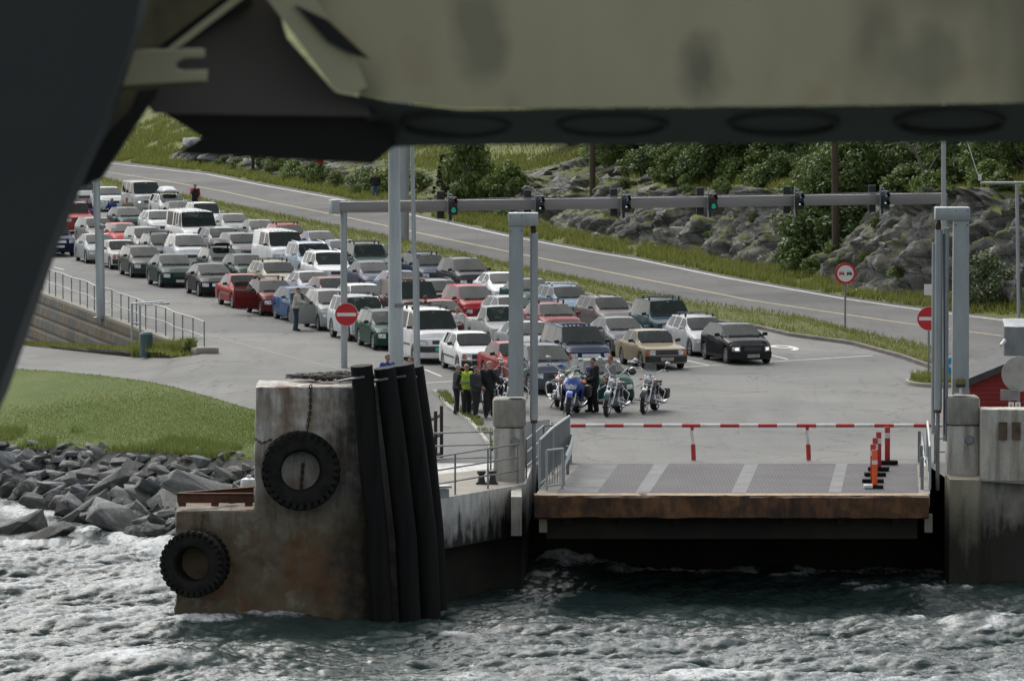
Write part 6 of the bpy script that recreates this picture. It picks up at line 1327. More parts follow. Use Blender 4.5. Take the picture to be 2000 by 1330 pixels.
def person(pos, h, rz, pose, top, legs, hair, label, lean=0., bulk=1.12, sleeve=None, vest=None, step=.06, bald=False, glasses=False, beard=None, stripe=None):
    k = h/1.78; t = thing('person', pos, label, 'person', rz)
    B = []   # (a, b, ra, rb, part)
    V_ = lambda x, y, z: Vector((x, y, z))
    ln = lambda p: V_(p.x, p.y - lean*max(0, p.z-.95), p.z)
    arms = POSES[pose]; top2 = vest or top; sl = sleeve or top
    for s_ in (-1, 1):
        st = step*s_; an = V_(s_*.115, st+.02, .085); kn = V_(s_*.115, st*.6-.02, .50); hp = V_(s_*.095, 0, .92)
        B.append((an+V_(0, .035, -.03), an+V_(s_*.025, -.155, -.045), .05, .042, 'shoe')); B.append((an, kn, .066*bulk**.6, .076*bulk**.6, 'legs')); B.append((kn, hp, .080*bulk**.6, .105*bulk**.7, 'legs'))
        sh = ln(V_(s_*.20*bulk**.5, .01, 1.44)); i = 0 if s_ < 0 else 1; el = ln(V_(*arms[i][0])); wr = ln(V_(*arms[i][1]))
        B.append((sh, el, .075*bulk, .060*bulk, 'sleeve')); B.append((el, wr, .060*bulk, .044, 'sleeve'))
        hd = (wr-el).normalized(); B.append((wr+hd*.02, wr+hd*.075, .026, .036, 'skin')); B.append((ln(V_(s_*.09, .01, 1.38)), sh, .10*bulk, .075*bulk, 'top'))
    B += [(V_(-.05, 0, .93), V_(.05, 0, .93), .13*bulk, .13*bulk, 'legs'), (V_(0, 0, .98), ln(V_(0, -.01, 1.12)), .145*bulk, .15*bulk, 'top'), (V_(-.06, 0, .99), V_(.06, 0, .99), .125*bulk, .125*bulk, 'top'),
          (ln(V_(-.075, 0, 1.15)), ln(V_(-.085, .0, 1.36)), .12*bulk, .115*bulk, 'top'), (ln(V_(.075, 0, 1.15)), ln(V_(.085, .0, 1.36)), .12*bulk, .115*bulk, 'top'),
          (ln(V_(0, .0, 1.42)), ln(V_(0, -.01, 1.56)), .075, .056, 'skin'), (ln(V_(0, .0, 1.43)), ln(V_(0, .0, 1.49)), .088, .072, 'top')]
    hc = ln(V_(0, -.015, 1.665)); B += [(hc+V_(0, .012, .02), hc+V_(0, -.012, -.03), .087, .078, 'skin'), (hc+V_(0, -.03, -.05), hc+V_(0, -.055, -.085), .058, .036, 'skin'), (hc+V_(0, -.09, .012), hc+V_(0, -.105, -.018), .011, .017, 'skin'), (hc+V_(-.086, .01, .0), hc+V_(-.09, .012, -.03), .016, .012, 'skin'), (hc+V_(.086, .01, .0), hc+V_(.09, .012, -.03), .016, .012, 'skin')]
    mb = MB()
    for a, b_, ra, rb, _ in B:
        N = 6; ax = b_-a; L = ax.length; d = ax.normalized()
        pts = [a-d*ra*.92, a-d*ra*.7, a-d*ra*.35] + [a.lerp(b_, j/3) for j in range(4)] + [b_+d*rb*.35, b_+d*rb*.7, b_+d*rb*.92]; rs = [ra*.38, ra*.714, ra*.937] + [ra+(rb-ra)*j/3 for j in range(4)] + [rb*.937, rb*.714, rb*.38]
        mb.tube(pts, rs, 12)
    me = mb.mesh('tmp', M_skin); o = bpy.data.objects.new('tmp', me); COL.objects.link(o)
    md = o.modifiers.new('r', 'REMESH'); md.mode = 'VOXEL'; md.voxel_size = .015; sm = o.modifiers.new('s', 'SMOOTH'); sm.iterations = 4; sm.factor = .5
    bpy.context.view_layer.update(); m2 = bpy.data.meshes.new_from_object(o.evaluated_get(bpy.context.evaluated_depsgraph_get())); bpy.data.objects.remove(o)
    n_ = len(m2.polygons); ce = np.empty(n_*3, np.float32); m2.polygons.foreach_get('center', ce); ce = ce.reshape(-1, 3); best = np.full(n_, 9.); lab = np.zeros(n_, int)
    parts = ['skin', 'top', 'legs', 'shoe', 'sleeve', 'stripe']
    for a, b_, ra, rb, pt_ in B:
        a_, b2 = np.array(a), np.array(b_); ab = b2-a_; tt_ = np.clip(((ce-a_)@ab)/max(ab@ab, 1e-9), 0, 1); dd = np.linalg.norm(ce-(a_+tt_[:, None]*ab), axis=1)-(ra+(rb-ra)*tt_); up = dd < best; best[up] = dd[up]; lab[up] = parts.index(pt_)
    lab[(lab == 1) & (ce[:, 2] < .90)] = 2
    lab[(lab == 2) & (ce[:, 2] > .93)] = 1
    if vest: pass
    if stripe: lab[(lab == 2) & (ce[:, 0] > .13) & (ce[:, 2] > .3) & (np.sin(ce[:, 2]*60) > -.2)] = 5
    m2.materials.clear()
    for q in (M_skin, CL[top2], CL[legs], CL['shoe'], CL[sl], CL[stripe or 'grey']): m2.materials.append(q)
    m2.polygons.foreach_set('material_index', lab.astype(np.int32)); m2.polygons.foreach_set('use_smooth', [True]*n_)
    # fingers and thumb join the same body mesh
    fm = MB()
    for i, s_ in ((0, -1), (1, 1)):
        el = ln(V_(*arms[i][0])); wr = ln(V_(*arms[i][1])); d = (wr-el).normalized(); side = d.cross(V_(0, -1, 0)); side = side.normalized() if side.length > .1 else V_(1, 0, 0); nrm_ = d.cross(side).normalized(); b0 = wr+d*.095
        for j, fl in enumerate((.062, .075, .070, .055)):
            q = b0 + side*(.024-.016*j); fm.tube([q-d*.02, q+d*fl*.5+nrm_*.006, q+d*fl*.85+nrm_*.022, q+d*fl+nrm_*.036], [.009, .0085, .008, .006], 6)
        q = wr+d*.04+side*.03*(1); fm.tube([q-side*.01, q+side*.018+d*.02, q+side*.02+d*.05+nrm_*.01], [.011, .010, .007], 6)
    for s_ in (-1, 1): fm.ball(hc+V_(s_*.032, -.082, .016), (.011, .008, .008), 8, 1)
    fm.box(hc+V_(0, -.091, -.048), (.045, .01, .009), 2)
    if glasses:
        for s_ in (-1, 1): fm.box(hc+V_(s_*.035, -.098, .016), (.055, .012, .034), 1, bev=.005)
        fm.box(hc+V_(0, -.1, .022), (.03, .008, .008), 1)
    f2 = fm.mesh('tmp2', [M_skin, M_blk, mat('lips', (.25, .08, .07), .5)], 60)
    bm = bmesh.new(); bm.from_mesh(m2); k0 = len(bm.faces); bm.from_mesh(f2); bm.faces.ensure_lookup_table()
    mp = {0: 0, 1: 6, 2: 7}
    for f in bm.faces[k0:]: f.material_index = mp[f.material_index]
    m2.materials.append(M_blk); m2.materials.append(MATS['lips']); bm.to_mesh(m2); bm.free(); m2.name = 'body'
    body = link('body', m2, t); body.scale = (k, k, k)
    if not bald:
        hm = MB(); cap = hair.startswith('cap'); rows = []
        for j, ph in enumerate(np.linspace(.05, 1.0, 8)):
            row = []
            for q in range(20):
                th = 2*math.pi*q/20; back = .5+.5*math.sin(th)          # +y is the back of the head
                lim = (1.05 if cap else .86) + 1.2*back*(1 if not cap else .35); a = ph*lim; rr = .098+.004*math.sin(q*3.1+j)
                row.append(hc+V_(rr*.96*math.sin(a)*math.cos(th), .012+rr*1.02*math.sin(a)*math.sin(th), .012+rr*math.cos(a)*1.02))
            rows.append(row)
        hm.grid(rows, closed=True); hm.add(rows[0], [tuple(range(20))])
        if cap: hm.box(hc+V_(0, -.13, .065), (.15, .11, .012), bev=.004)
        hb = hm.build('cap' if cap else 'hair', HAIR[hair], t, 60); hb.scale = (k, k, k)
    if vest:     # a hi-vis vest over the jacket is the torso colour; its grey band is a part
        vm = MB(); vm.lathe([(.205*bulk, 1.10), (.208*bulk, 1.13), (.208*bulk, 1.16), (.205*bulk, 1.18)], 20, M=Matrix.Diagonal((1, .74, 1, 1))); q = vm.build('reflective_band', CL['lgrey'], t, 50); q.scale = (k, k, k)
    return t
def at_feet(px, py): return P(px, py)
person(P(892, 809), 1.67, R(75), 'front', 'grey', 'black', 'white', 'person with white hair in a grey and red motorcycle jacket, leftmost of the bikers', sleeve='grey', lean=.05)
person(P(911, 813), 1.74, R(28), 'pocket', 'black', 'black', 'white', 'person with a bald head in a bright yellow high visibility vest', vest='hivis', sleeve='black', bald=True, glasses=True, bulk=1.25)
person(P(929, 817), 1.74, R(62), 'front', 'charcoal', 'black', 'black', 'person with black hair in a dark jacket beside the yellow vest', bulk=1.28)
person(P(956, 815), 1.86, R(5), 'face', 'black', 'black', 'white', 'person with white hair in black leathers with striped trousers holding a hand to the face', bulk=1.22, stripe='lgrey', step=.12)
person(P(1158, 805), 1.83, R(-70), 'front', 'black', 'black', 'black', 'big person dressed all in black seen in profile behind the blue motorcycle', bulk=1.5)
person(P(1192, 797), 1.75, R(-60), 'front', 'lgrey', 'black', 'brown', 'person in a pale grey and black jacket behind the chrome chopper', sleeve='lgrey')
person(P(757, 794), 1.76, R(35), 'down', 'blue', 'djeans', 'brown', 'person in a blue jacket whose head shows above the rubber fenders')
person(P(803, 801), 1.78, R(-50), 'pocket', 'red', 'black', 'brown', 'person in a red and dark jacket beside the slim pole above the fenders', sleeve='charcoal')
person(P(893, 684), 1.68, R(-15), 'fold', 'white', 'navy', 'blonde', 'person with blonde hair in a white sweatshirt beside the white van')
person(P(578, 646), 1.76, R(80), 'reach', 'cream', 'djeans', 'capd', 'person in a cream jacket, dark cap and jeans at the open silver car door', lean=.12)
person(P(381, 417), 1.76, R(8), 'phone', 'black', 'black', 'black', 'person in black and red with a bag, standing beside the grass strip', sleeve='red')
person(P(219, 449), 1.76, R(-25), 'phone', 'blue', 'black', 'capb', 'person in a bright blue jacket and dark cap among the far cars', bulk=1.15)
person(P(248, 447), 1.76, R(-20), 'fold', 'beige', 'djeans', 'brown', 'person in a beige jacket with folded arms among the far cars')
person(P(171, 446), 1.68, R(20), 'down', 'navy', 'djeans', 'red', 'person in a navy blue top left of the left lamp post')
person(P(183, 448), 1.38, R(-10), 'down', 'blue', 'djeans', 'blonde', 'child with fair hair in a blue top beside the left lamp post')
person(P(733, 393), 1.82, R(5), 'pocket', 'black', 'jeans', 'greybrown', 'person in a black sweater and blue jeans standing on the far roadside')
person(P(625, 341, .9), 1.25, R(10), 'down', 'red', 'black', 'brown', 'child in red standing among the rocks beyond the road')
person(P(831, 662), 1.74, R(150), 'down', 'charcoal', 'djeans', 'red', 'person with reddish brown hair between the brown van and the white van')

# ================================================================ MOTORCYCLES
def metal(c, name): return mat(name, c, .25, .2, coat=.8, c2=tuple(v*.8 for v in c), scale=6)
M_leather = mat('black_leather', (.014, .014, .014), .5, c2=(.022, .02, .02), scale=14, bmp=.2)
m, n, l, b = _nt('clear_screen'); b.inputs['Base Color'].default_value = (.25, .28, .28, 1); b.inputs['Roughness'].default_value = .08; tr = n.new('ShaderNodeBsdfTransparent'); ms = n.new('ShaderNodeMixShader'); ms.inputs[0].default_value = .65; l.new(b.outputs[0], ms.inputs[1]); l.new(tr.outputs[0], ms.inputs[2]); l.new(ms.outputs[0], n['Material Output'].inputs[0]); M_scr = m
def bike(pos, rz, kind, tank, label, screen=False, bags=False, helmet=None, tall=False, flash=True, roll=6):
    t = thing('motorcycle', pos, label, 'motorcycle', rz, 'motorcycles waiting ahead of the cars'); t.rotation_euler = (0, R(roll), rz); t.scale = (1.34, 1.14, 1.24)
    yf, yr = (-.86, .74) if tall else (-.76, .70); rf, rr = .335, .31
    def wheel(y, r, w, spokes):
        m_ = MB(); m_.lathe([(r-.075, -w*.42), (r-.05, -w*.5), (r-.015, -w*.40), (r, 0), (r-.015, w*.40), (r-.05, w*.5), (r-.075, w*.42)], 32, axis='X', closed=True); wl_ = m_.build('wheel', M_wtyre, t, 40); wl_.location = (0, y, r)
        m_ = MB(); m_.lathe([(r-.072, -w*.36), (r-.095, -w*.2), (r-.095, w*.2), (r-.072, w*.36)], 32, axis='X'); m_.lathe([(.03, -.07), (.055, -.06), (.055, .06), (.03, .07)], 16, axis='X')
        if spokes:
            for q in range(18): a = 2*math.pi*q/18; m_.tube([(.03*(-1)**q, .05*math.cos(a), .05*math.sin(a)), (0, (r-.09)*math.cos(a+.2), (r-.09)*math.sin(a+.2))], .005, 4, cap=False)
        else:
            for q in range(3):
                for e in (-.12, .12): a = 2*math.pi*q/3; m_.tube([(0, .05*math.cos(a), .05*math.sin(a)), (0, (r-.09)*math.cos(a+e), (r-.09)*math.sin(a+e))], .014, 6)
        m_.build('rim', M_chrome, wl_, 40)
        m_ = MB(); m_.lathe([(.07, .085), (.15, .085), (.15, .09), (.07, .09)], 24, axis='X'); m_.build('brake_disc', M_chrome, wl_, 40)
    wheel(yf, rf, .12 if kind == 'sport' else .11, kind != 'sport'); wheel(yr, rr, .17, kind != 'sport')
    def fender(y, r, a0, a1, w, mm):
        m_ = MB(); rows = []
        for a in np.linspace(a0, a1, 12): rows.append([(x, y-(r)*math.cos(a)*(1 if abs(x) < w*.9 else .96), r_z+(r if abs(x) < w*.9 else r*.93)*math.sin(a)) for x in (-w, -w*.75, 0, w*.75, w)])
        m_.grid(rows); m_.build('mudguard', mm, t, 40)
    MT = metal(*tank); yh, zh = (-.30, 1.02) if kind != 'sport' else (-.36, .95)
    r_z = rf; fender(yf, rf+.045, .35 if kind != 'sport' else .55, 2.6, .075, MT); r_z = rr; fender(yr, rr+.05, .9, 3.0, .10, MT)
    for s_ in (-1, 1):
        m_ = MB(); a, b_ = Vector((s_*.095, yf, rf)), Vector((s_*.105, yh, zh)); m_.tube([a, a.lerp(b_, .45)], .030, 10); m_.tube([a.lerp(b_, .45), b_], .022, 10); m_.build('fork_tube', M_chrome, t, 40)
    m_ = MB()
    for f_ in (.62, .92): q = Vector((0, yf, rf)).lerp(Vector((0, yh, zh)), f_); m_.box(q, (.27, .06, .045), bev=.015)
    m_.build('fork_yoke', M_chrome if kind != 'sport' else M_trim, t, 40)
    m_ = MB(); hw_ = .40 if kind != 'sport' else .34; up_ = .16 if not tall else .26
    m_.tube([(-hw_, yh+.28, zh+up_*.85), (-hw_*.7, yh+.12, zh+up_), (-.12, yh+.02, zh+.05), (0, yh, zh+.03), (.12, yh+.02, zh+.05), (hw_*.7, yh+.12, zh+up_), (hw_, yh+.28, zh+up_*.85)], .014, 8); hb = m_.build('handlebar', M_chrome if kind != 'sport' else M_trim, t, 40)
    for s_ in (-1, 1):
        m_ = MB(); m_.tube([(s_*hw_*.86, yh+.2, zh+up_*.92), (s_*hw_, yh+.28, zh+up_*.85)], .02, 8); m_.build('grip', M_leather, hb, 40)
        m_ = MB(); m_.tube([(s_*hw_*.75, yh+.12, zh+up_), (s_*hw_*.95, yh+.06, zh+up_+.16)], .008, 6); m_.ball((s_*hw_*1.02, yh+.05, zh+up_+.19), (.07, .025, .045), 12); m_.build('mirror', M_chrome if kind != 'sport' else MT, t, 50)
    if kind == 'sport':
        m_ = MB(); rows = []
        for z, w, y in ((1.16, .05, -.36), (1.10, .13, -.50), (1.0, .20, -.66), (.88, .245, -.74), (.76, .24, -.76), (.64, .20, -.70), (.52, .17, -.55)):
            rows.append([(w*math.sin(a), y+ (1-math.cos(a))*.42, z) for a in np.linspace(-1.45, 1.45, 13)])
        m_.grid(rows[2:]); m_.build('fairing', MT, t, 50); m_ = MB(); m_.grid(rows[:3]); m_.build('windscreen', M_scr, t, 50)
        m_ = MB(); m_.grid([[(x*(1-.25*abs(j)), -.775+abs(x)*.35+.03*j, .80+.065*j) for x in np.linspace(-.15, .15, 7)] for j in (-1, 0, 1)]); m_.build('headlight', M_head, t, 50)
        for s_ in (-1, 1):
            m_ = MB(); m_.add([(s_*.235, -.35, .92), (s_*.25, .15, .80), (s_*.22, .12, .36), (s_*.20, -.30, .38), (s_*.24, -.45, .62)], [(0, 1, 2, 3, 4)]); m_.add([(s_*.20, -.35, .92), (s_*.21, .15, .80), (s_*.18, .12, .36), (s_*.16, -.30, .38), (s_*.20, -.45, .62)], [(4, 3, 2, 1, 0)]); m_.build('side_fairing', MT, t)
            m_ = MB(); m_.box((s_*.28, .55, .62), (.18, .5, .34), bev=.06); m_.build('pannier', M_leather, t, 40)
            m_ = MB(); m_.box((s_*.30, -.62, .93), (.12, .05, .06), bev=.02); m_.build('indicator', M_amber, t, 40)
    else:
        m_ = MB(); q = Vector((0, yf, rf)).lerp(Vector((0, yh, zh)), .80); c_ = q+Vector((0, -.13, .0)); m_.lathe([(0, .10), (.06, .09), (.085, .03), (.09, -.04), (.085, -.05)], 20, axis='Y', M=Matrix.Translation(c_)); hl_ = m_.build('headlight', M_chrome, t, 50); m_ = MB(); m_.lathe([(0, -.06), (.05, -.055), (.082, -.042)], 20, axis='Y', M=Matrix.Translation(c_)); m_.build('lens', M_head, hl_, 50)
        for s_ in (-1, 1):
            m_ = MB(); m_.ball((s_*.2, c_.y+.03, c_.z+.02), (.035, .03, .03), 10); m_.tube([(s_*.1, c_.y+.05, c_.z+.02), (s_*.2, c_.y+.03, c_.z+.02)], .01, 6); m_.build('indicator', M_amber, t, 50)
            m_ = MB(); m_.tube([(s_*.13, -.30, .40), (s_*.36, -.28, .36), (s_*.40, -.22, .62), (s_*.2, -.2, .78)], .016, 8); m_.build('crash_bar', M_chrome, t, 40)
            m_ = MB(); m_.box((s_*.30, -.05, .30), (.2, .1, .03), bev=.01); m_.build('footrest', M_trim, t)
    m_ = MB(); m_.ball((0, -.06, .80), (.17, .33, .14), 16); m_.build('fuel_tank', MT, t, 60)
    m_ = MB(); m_.box((0, .38, .72), (.30, .5, .12), bev=.05); m_.box((0, .66, .78), (.24, .34, .12), bev=.05); m_.build('seat', M_leather, t, 40)
    m_ = MB(); m_.box((0, .02, .36), (.30, .5, .24), bev=.05); m_.lathe([(0, -.19), (.11, -.19), (.13, -.16), (.13, .16), (.11, .19), (0, .19)], 18, axis='X', M=Matrix.Translation((0, .05, .36))); eng = m_.build('engine', M_galvd, t, 40)
    for a in (-.42, .42):
        m_ = MB(); M_ = Matrix.Translation((0, .0, .46)) @ Matrix.Rotation(a, 4, 'X')
        for z in range(6): m_.box((0, 0, .04+z*.032), (.22, .17, .018), M=M_, bev=.006)
        m_.box((0, 0, .12), (.15, .12, .24), M=M_); m_.build('cylinder', M_chrome, eng, 40)
    for s_ in (-1, 1):
        m_ = MB(); m_.tube([(s_*.13, -.18, .48), (s_*.19, -.26, .30), (s_*.21, .0, .22), (s_*.22, .45, .24), (s_*.22, .98, .28)], [.024, .026, .028, .042, .045], 10); m_.build('exhaust', M_chrome, t, 40)
    m_ = MB(); m_.tube([(.1, .02, .28), (.17, -.04, .0)] if roll < 0 else [(-.1, .02, .28), (-.23, -.05, -.0)], .014, 6); m_.build('side_stand', M_trim, t, 40)
    m_ = MB(); m_.tube([(0, yh, zh), (0, -.1, .66), (0, .35, .58), (0, yr, rr)], .032, 8); m_.build('frame_tube', M_trim, t, 40)
    if screen:
        m_ = MB(); m_.grid([[(x*(1-.25*j), yh-.16+abs(x)**2*.6+.12*j, zh+.02+.28*j) for x in np.linspace(-.19, .19, 9)] for j in np.linspace(0, 1, 5)]); m_.build('windscreen', M_scr, t, 60)
    if bags:
        for s_ in (-1, 1): m_ = MB(); m_.box((s_*.27, .62, .50), (.16, .42, .32), bev=.07); m_.build('saddlebag', M_leather, t, 40)
    if helmet:
        m_ = MB(); m_.ball((0, 0, 0), (.135, .155, .14), 16); m_.box((0, -.11, -.02), (.2, .06, .09), bev=.03); o_ = m_.build('helmet', helmet[0], None, 60); T_ = Matrix.Translation(pos) @ Matrix.Rotation(rz, 4, 'Z') @ Matrix.Rotation(R(roll), 4, 'Y') @ Matrix.Diagonal((1.34, 1.14, 1.24, 1)); o_.location = T_ @ Vector(helmet[1]); o_.rotation_euler = (0, 0, rz+.6); tag(o_, helmet[2], 'helmet')
    return t
H_blk = mat('helmet_black', (.012, .012, .013), .12, coat=.6); H_olv = mat('helmet_olive', (.17, .17, .06), .3, c2=(.05, .05, .03), scale=7)
def bpos(px, py, rz, y): return P(px, py) - Matrix.Rotation(rz, 3, 'Z') @ Vector((0, y, 0))
bike(bpos(1112, 813, R(-9), -.76), R(-9), 'sport', ((.015, .07, .34), 'bike_blue'), 'blue fully faired touring motorcycle with clear screen', roll=4)
bike(bpos(1186, 813, R(-13), -.86), R(-13), 'cruiser', ((.03, .09, .10), 'bike_teal'), 'chrome chopper motorcycle with long forks and a teal tank', tall=True, helmet=(H_blk, (.40, -.12, 1.22), 'glossy black helmet hung on the handlebar of the chrome chopper'))
bike(bpos(1258, 808, R(-14), -.76), R(-14), 'cruiser', ((.03, .03, .032), 'bike_black'), 'black cruiser motorcycle with small clear windscreen and saddlebags, rightmost of the row', screen=True, bags=True, roll=5)
bike(bpos(1096, 801, R(4), -.76), R(4), 'cruiser', ((.40, .41, .40), 'bike_silver'), 'silver cruiser motorcycle with big screen half hidden behind the blue one', screen=True, bags=True, helmet=(H_olv, (.12, -.55, .98), 'olive patterned helmet hanging on the silver cruiser'), roll=5)
bike(bpos(1004, 806, R(12), -.76), R(12), 'cruiser', ((.03, .04, .08), 'bike_navy'), 'dark cruiser motorcycle hidden behind the left lifting tower', bags=True, helmet=(H_blk, (-.36, -.2, .80), 'black helmet hanging on the motorcycle behind the left lifting tower'))
bike(bpos(948, 807, R(16), -.76), R(16), 'cruiser', ((.38, .03, .02), 'bike_red'), 'red motorcycle with chrome front wheel behind the group of bikers', roll=5)
o = MB(); o.box((0, 0, 0), (.62, .42, .30), bev=.12); o = o.build('travel_bag', M_leather, None, 40); o.location = P(1128, 806)+Vector((0, .55, 1.05)); tag(o, 'dark travel bag strapped on the seat of the blue motorcycle', 'bag')
# ================================================================ BOULDERS, TREES AND BUSHES
m, n, l, b = _nt('boulder'); oi = n.new('ShaderNodeObjectInfo'); a1 = noise_tex(n, l, 2.2, 7, .68, stretch=(1, 1, 2.6)); a2 = noise_tex(n, l, 12, 6, .72)
c = ramp(n, l, a1, [(.3, (.06, .068, .07)), (.5, (.155, .17, .172)), (.7, (.30, .315, .312))]); c = mixc(n, l, maprange(n, l, oi.outputs['Random'], 0, 1, 0, .55), c, (.19, .17, .135)); c = mixc(n, l, maprange(n, l, a2, .45, .72, 0, .5), c, (.05, .054, .054))
zz = mathn(n, l, 'ADD', sep_z(n, l).outputs['Z'], maprange(n, l, a1, .3, .7, -.25, .25)); c = mixc(n, l, maprange(n, l, zz, -2.75, -2.2, .8, 0), c, (.018, .018, .014)); l.new(c, b.inputs['Base Color']); b.inputs['Roughness'].default_value = .8; bump(n, l, b, a2, .7, .04); M_rock = m
def rock_mesh(seed, flat):
    r = random.Random(seed); bm = bmesh.new()
    for _ in range(18 if flat > .5 else 26):
        v = Vector((r.uniform(-1, 1), r.uniform(-1, 1), r.uniform(-1, 1))); v = v.normalized()*r.uniform(.75, 1.05) if r.random() < .6 else v
        bm.verts.new((v.x*r.uniform(.85, 1.05), v.y*.85, v.z*flat))
    g = bmesh.ops.convex_hull(bm, input=bm.verts[:]); bmesh.ops.delete(bm, geom=[v for v in bm.verts if not v.link_faces], context='VERTS')
    bmesh.ops.dissolve_limit(bm, angle_limit=R(16), verts=bm.verts[:], edges=bm.edges[:])
    bmesh.ops.bevel(bm, geom=bm.edges[:], offset=.022, segments=1, affect='EDGES'); bmesh.ops.triangulate(bm, faces=bm.faces[:]); bmesh.ops.subdivide_edges(bm, edges=bm.edges[:], cuts=2, use_grid_fill=True)
    co = np.array([v.co[:] for v in bm.verts]); d = fbm(co*np.array([1.5, 1.5, 4.5])+seed*7.1, 4, .55, seed, True)*.055 + fbm(co*5+seed, 3, .5, seed)*.03
    bm.normal_update()
    for v, q in zip(bm.verts, d): v.co += v.normal*float(q)
    me = bpy.data.meshes.new('boulder'); bm.to_mesh(me); bm.free(); me.materials.append(M_rock); me.polygons.foreach_set('use_smooth', [True]*len(me.polygons)); me.set_sharp_from_angle(angle=R(20)); return me
ROCKS = [rock_mesh(s_, f) for s_, f in zip(range(12), (.55, .7, .45, .8, .6, .5, .75, .4, .65, .85, .5, .6))]
rr = random.Random(12); Dv = curve([(a, b_-45, -2.9) for a, b_, c_ in D_pts], -260, 640)
cnt = 0; spots = []
for j in range(11):
    f = j/10
    for i in range(30):
        t_ = (i+rr.uniform(-.35, .35)+(.5 if j % 2 else 0))/30*58; i0 = int(max(0, min(58, t_))); w = t_-i0
        p = Cw[i0].lerp(Cw[min(59, i0+1)], w).lerp(Dv[i0].lerp(Dv[min(59, i0+1)], w), f+rr.uniform(-.04, .04)-.01)
        px, py = proj(p)
        if px > 560 or px < -130 or (px > 335 and f > .9): continue
        sz = rr.uniform(.24, .52)*(.55+.75*f)
        if rr.random() < .16: sz *= 1.5
        spots.append((p, sz))
rg = 'boulders of the shore slope'
for p, sz in spots:
    o = link('boulder', ROCKS[rr.randrange(12)]); o.location = p+Vector((0, 0, sz*.12)); o.scale = (sz*rr.uniform(.95, 1.6), sz*rr.uniform(.8, 1.15), sz*rr.uniform(.7, 1.05)); o.rotation_euler = (R(rr.uniform(-25, 25)), R(rr.uniform(-38, 24)), rr.uniform(-.6, .6)+(math.pi if rr.random() < .5 else 0)); tag(o, 'grey angular boulder in the rubble slope between the lawn and the sea', 'boulder', rg)
for (px, py, z, sz, sc, rot, lb) in ((1, 0, 0, 0, 0, 0, 0),):
    pass
for px, py, z, sz, rot, lb in ((30, 1035, -3.0, .8, (.1, -.35, .2), 'big smooth boulder awash at the left edge of the shore'), (95, 1050, -3.0, .85, (0, -.4, .3), 'big tilted grey slab awash in white foam at the foot of the rubble slope'), (385, 955, -1.3, .8, (.2, .35, .1), 'large triangular grey slab standing in the rubble slope left of the pier')):
    o = link('boulder', ROCKS[(px // 5) % 12]); o.location = P(px, py, z); o.scale = (sz*1.5, sz, sz*1.05); o.rotation_euler = rot; tag(o, lb, 'boulder', rg)
o = link('white_stone', ROCKS[3]); o.data = ROCKS[3].copy(); o.data.materials[0] = mat('white_stone', (.55, .55, .53), .7); o.location = P(172, 884, -1.1); o.scale = (.16, .13, .12); tag(o, 'small white stone at the top of the rubble slope', 'stone')
mb = MB(); o = link('earth_patch', ROCKS[5].copy()); o.data.materials[0] = mat('orange_earth', (.20, .11, .045), .95, c2=(.13, .07, .03), scale=5, bmp=.5); o.location = P(378, 893, -.95); o.scale = (.42, .5, .16); tag(o, 'patch of bare orange earth at the lawn edge', 'earth')
# rocks standing out of the roadside
for px, sd, z, sz in ((300, 3.2, .9, 1.5), (322, 3.0, .6, 1.25), (345, 2.6, .5, 1.1), (372, 2.6, .3, .8), (395, 2.4, .3, .75), (430, 2.4, .35, .85), (455, 2.5, .3, .8), (540, 2.8, .5, .9), (570, 2.8, .5, .8), (600, 2.6, .4, .9), (628, 2.2, .3, .9), (585, 2.0, .1, .6), (645, 3.0, .5, .9)):
    q = hill_pt(px, sd); o = link('roadside_rock', ROCKS[rr.randrange(12)]); o.location = q+Vector((0, 0, z*.3)); o.scale = (sz*1.1, sz*1.3, sz); o.rotation_euler = (rr.uniform(-.4, .4), rr.uniform(-.5, .5), rr.uniform(0, 6)); tag(o, 'grey rock among the weeds on the far side of the road, left of the masts', 'rock', 'roadside rocks')
# loose blocks of the scree
for k in range(46):
    px = rr.uniform(825, 985); q = hill_pt(px, rr.uniform(4., 11.)); sz = rr.uniform(.25, .7); o = link('scree_block', ROCKS[rr.randrange(12)]); o.location = q; o.scale = (sz, sz*1.2, sz*.8); o.rotation_euler = (rr.uniform(-.5, .5), rr.uniform(-.5, .5), rr.uniform(0, 6)); tag(o, 'loose grey block in the scree slope right of the slim pole', 'rock', 'scree blocks')
for k in range(26):
    px = rr.choice((rr.uniform(1000, 1440), rr.uniform(1480, 2020))); q = hill_pt(px, rr.uniform(1.6, 2.6)); sz = rr.uniform(.15, .42); o = link('fallen_rock', ROCKS[rr.randrange(12)]); o.location = q; o.scale = (sz*1.3, sz, sz*.8); o.rotation_euler = (rr.uniform(-.5, .5), rr.uniform(-.5, .5), rr.uniform(0, 6)); tag(o, 'small fallen grey rock lying in the grass at the foot of the rock face', 'rock', 'fallen rocks below the cliff')
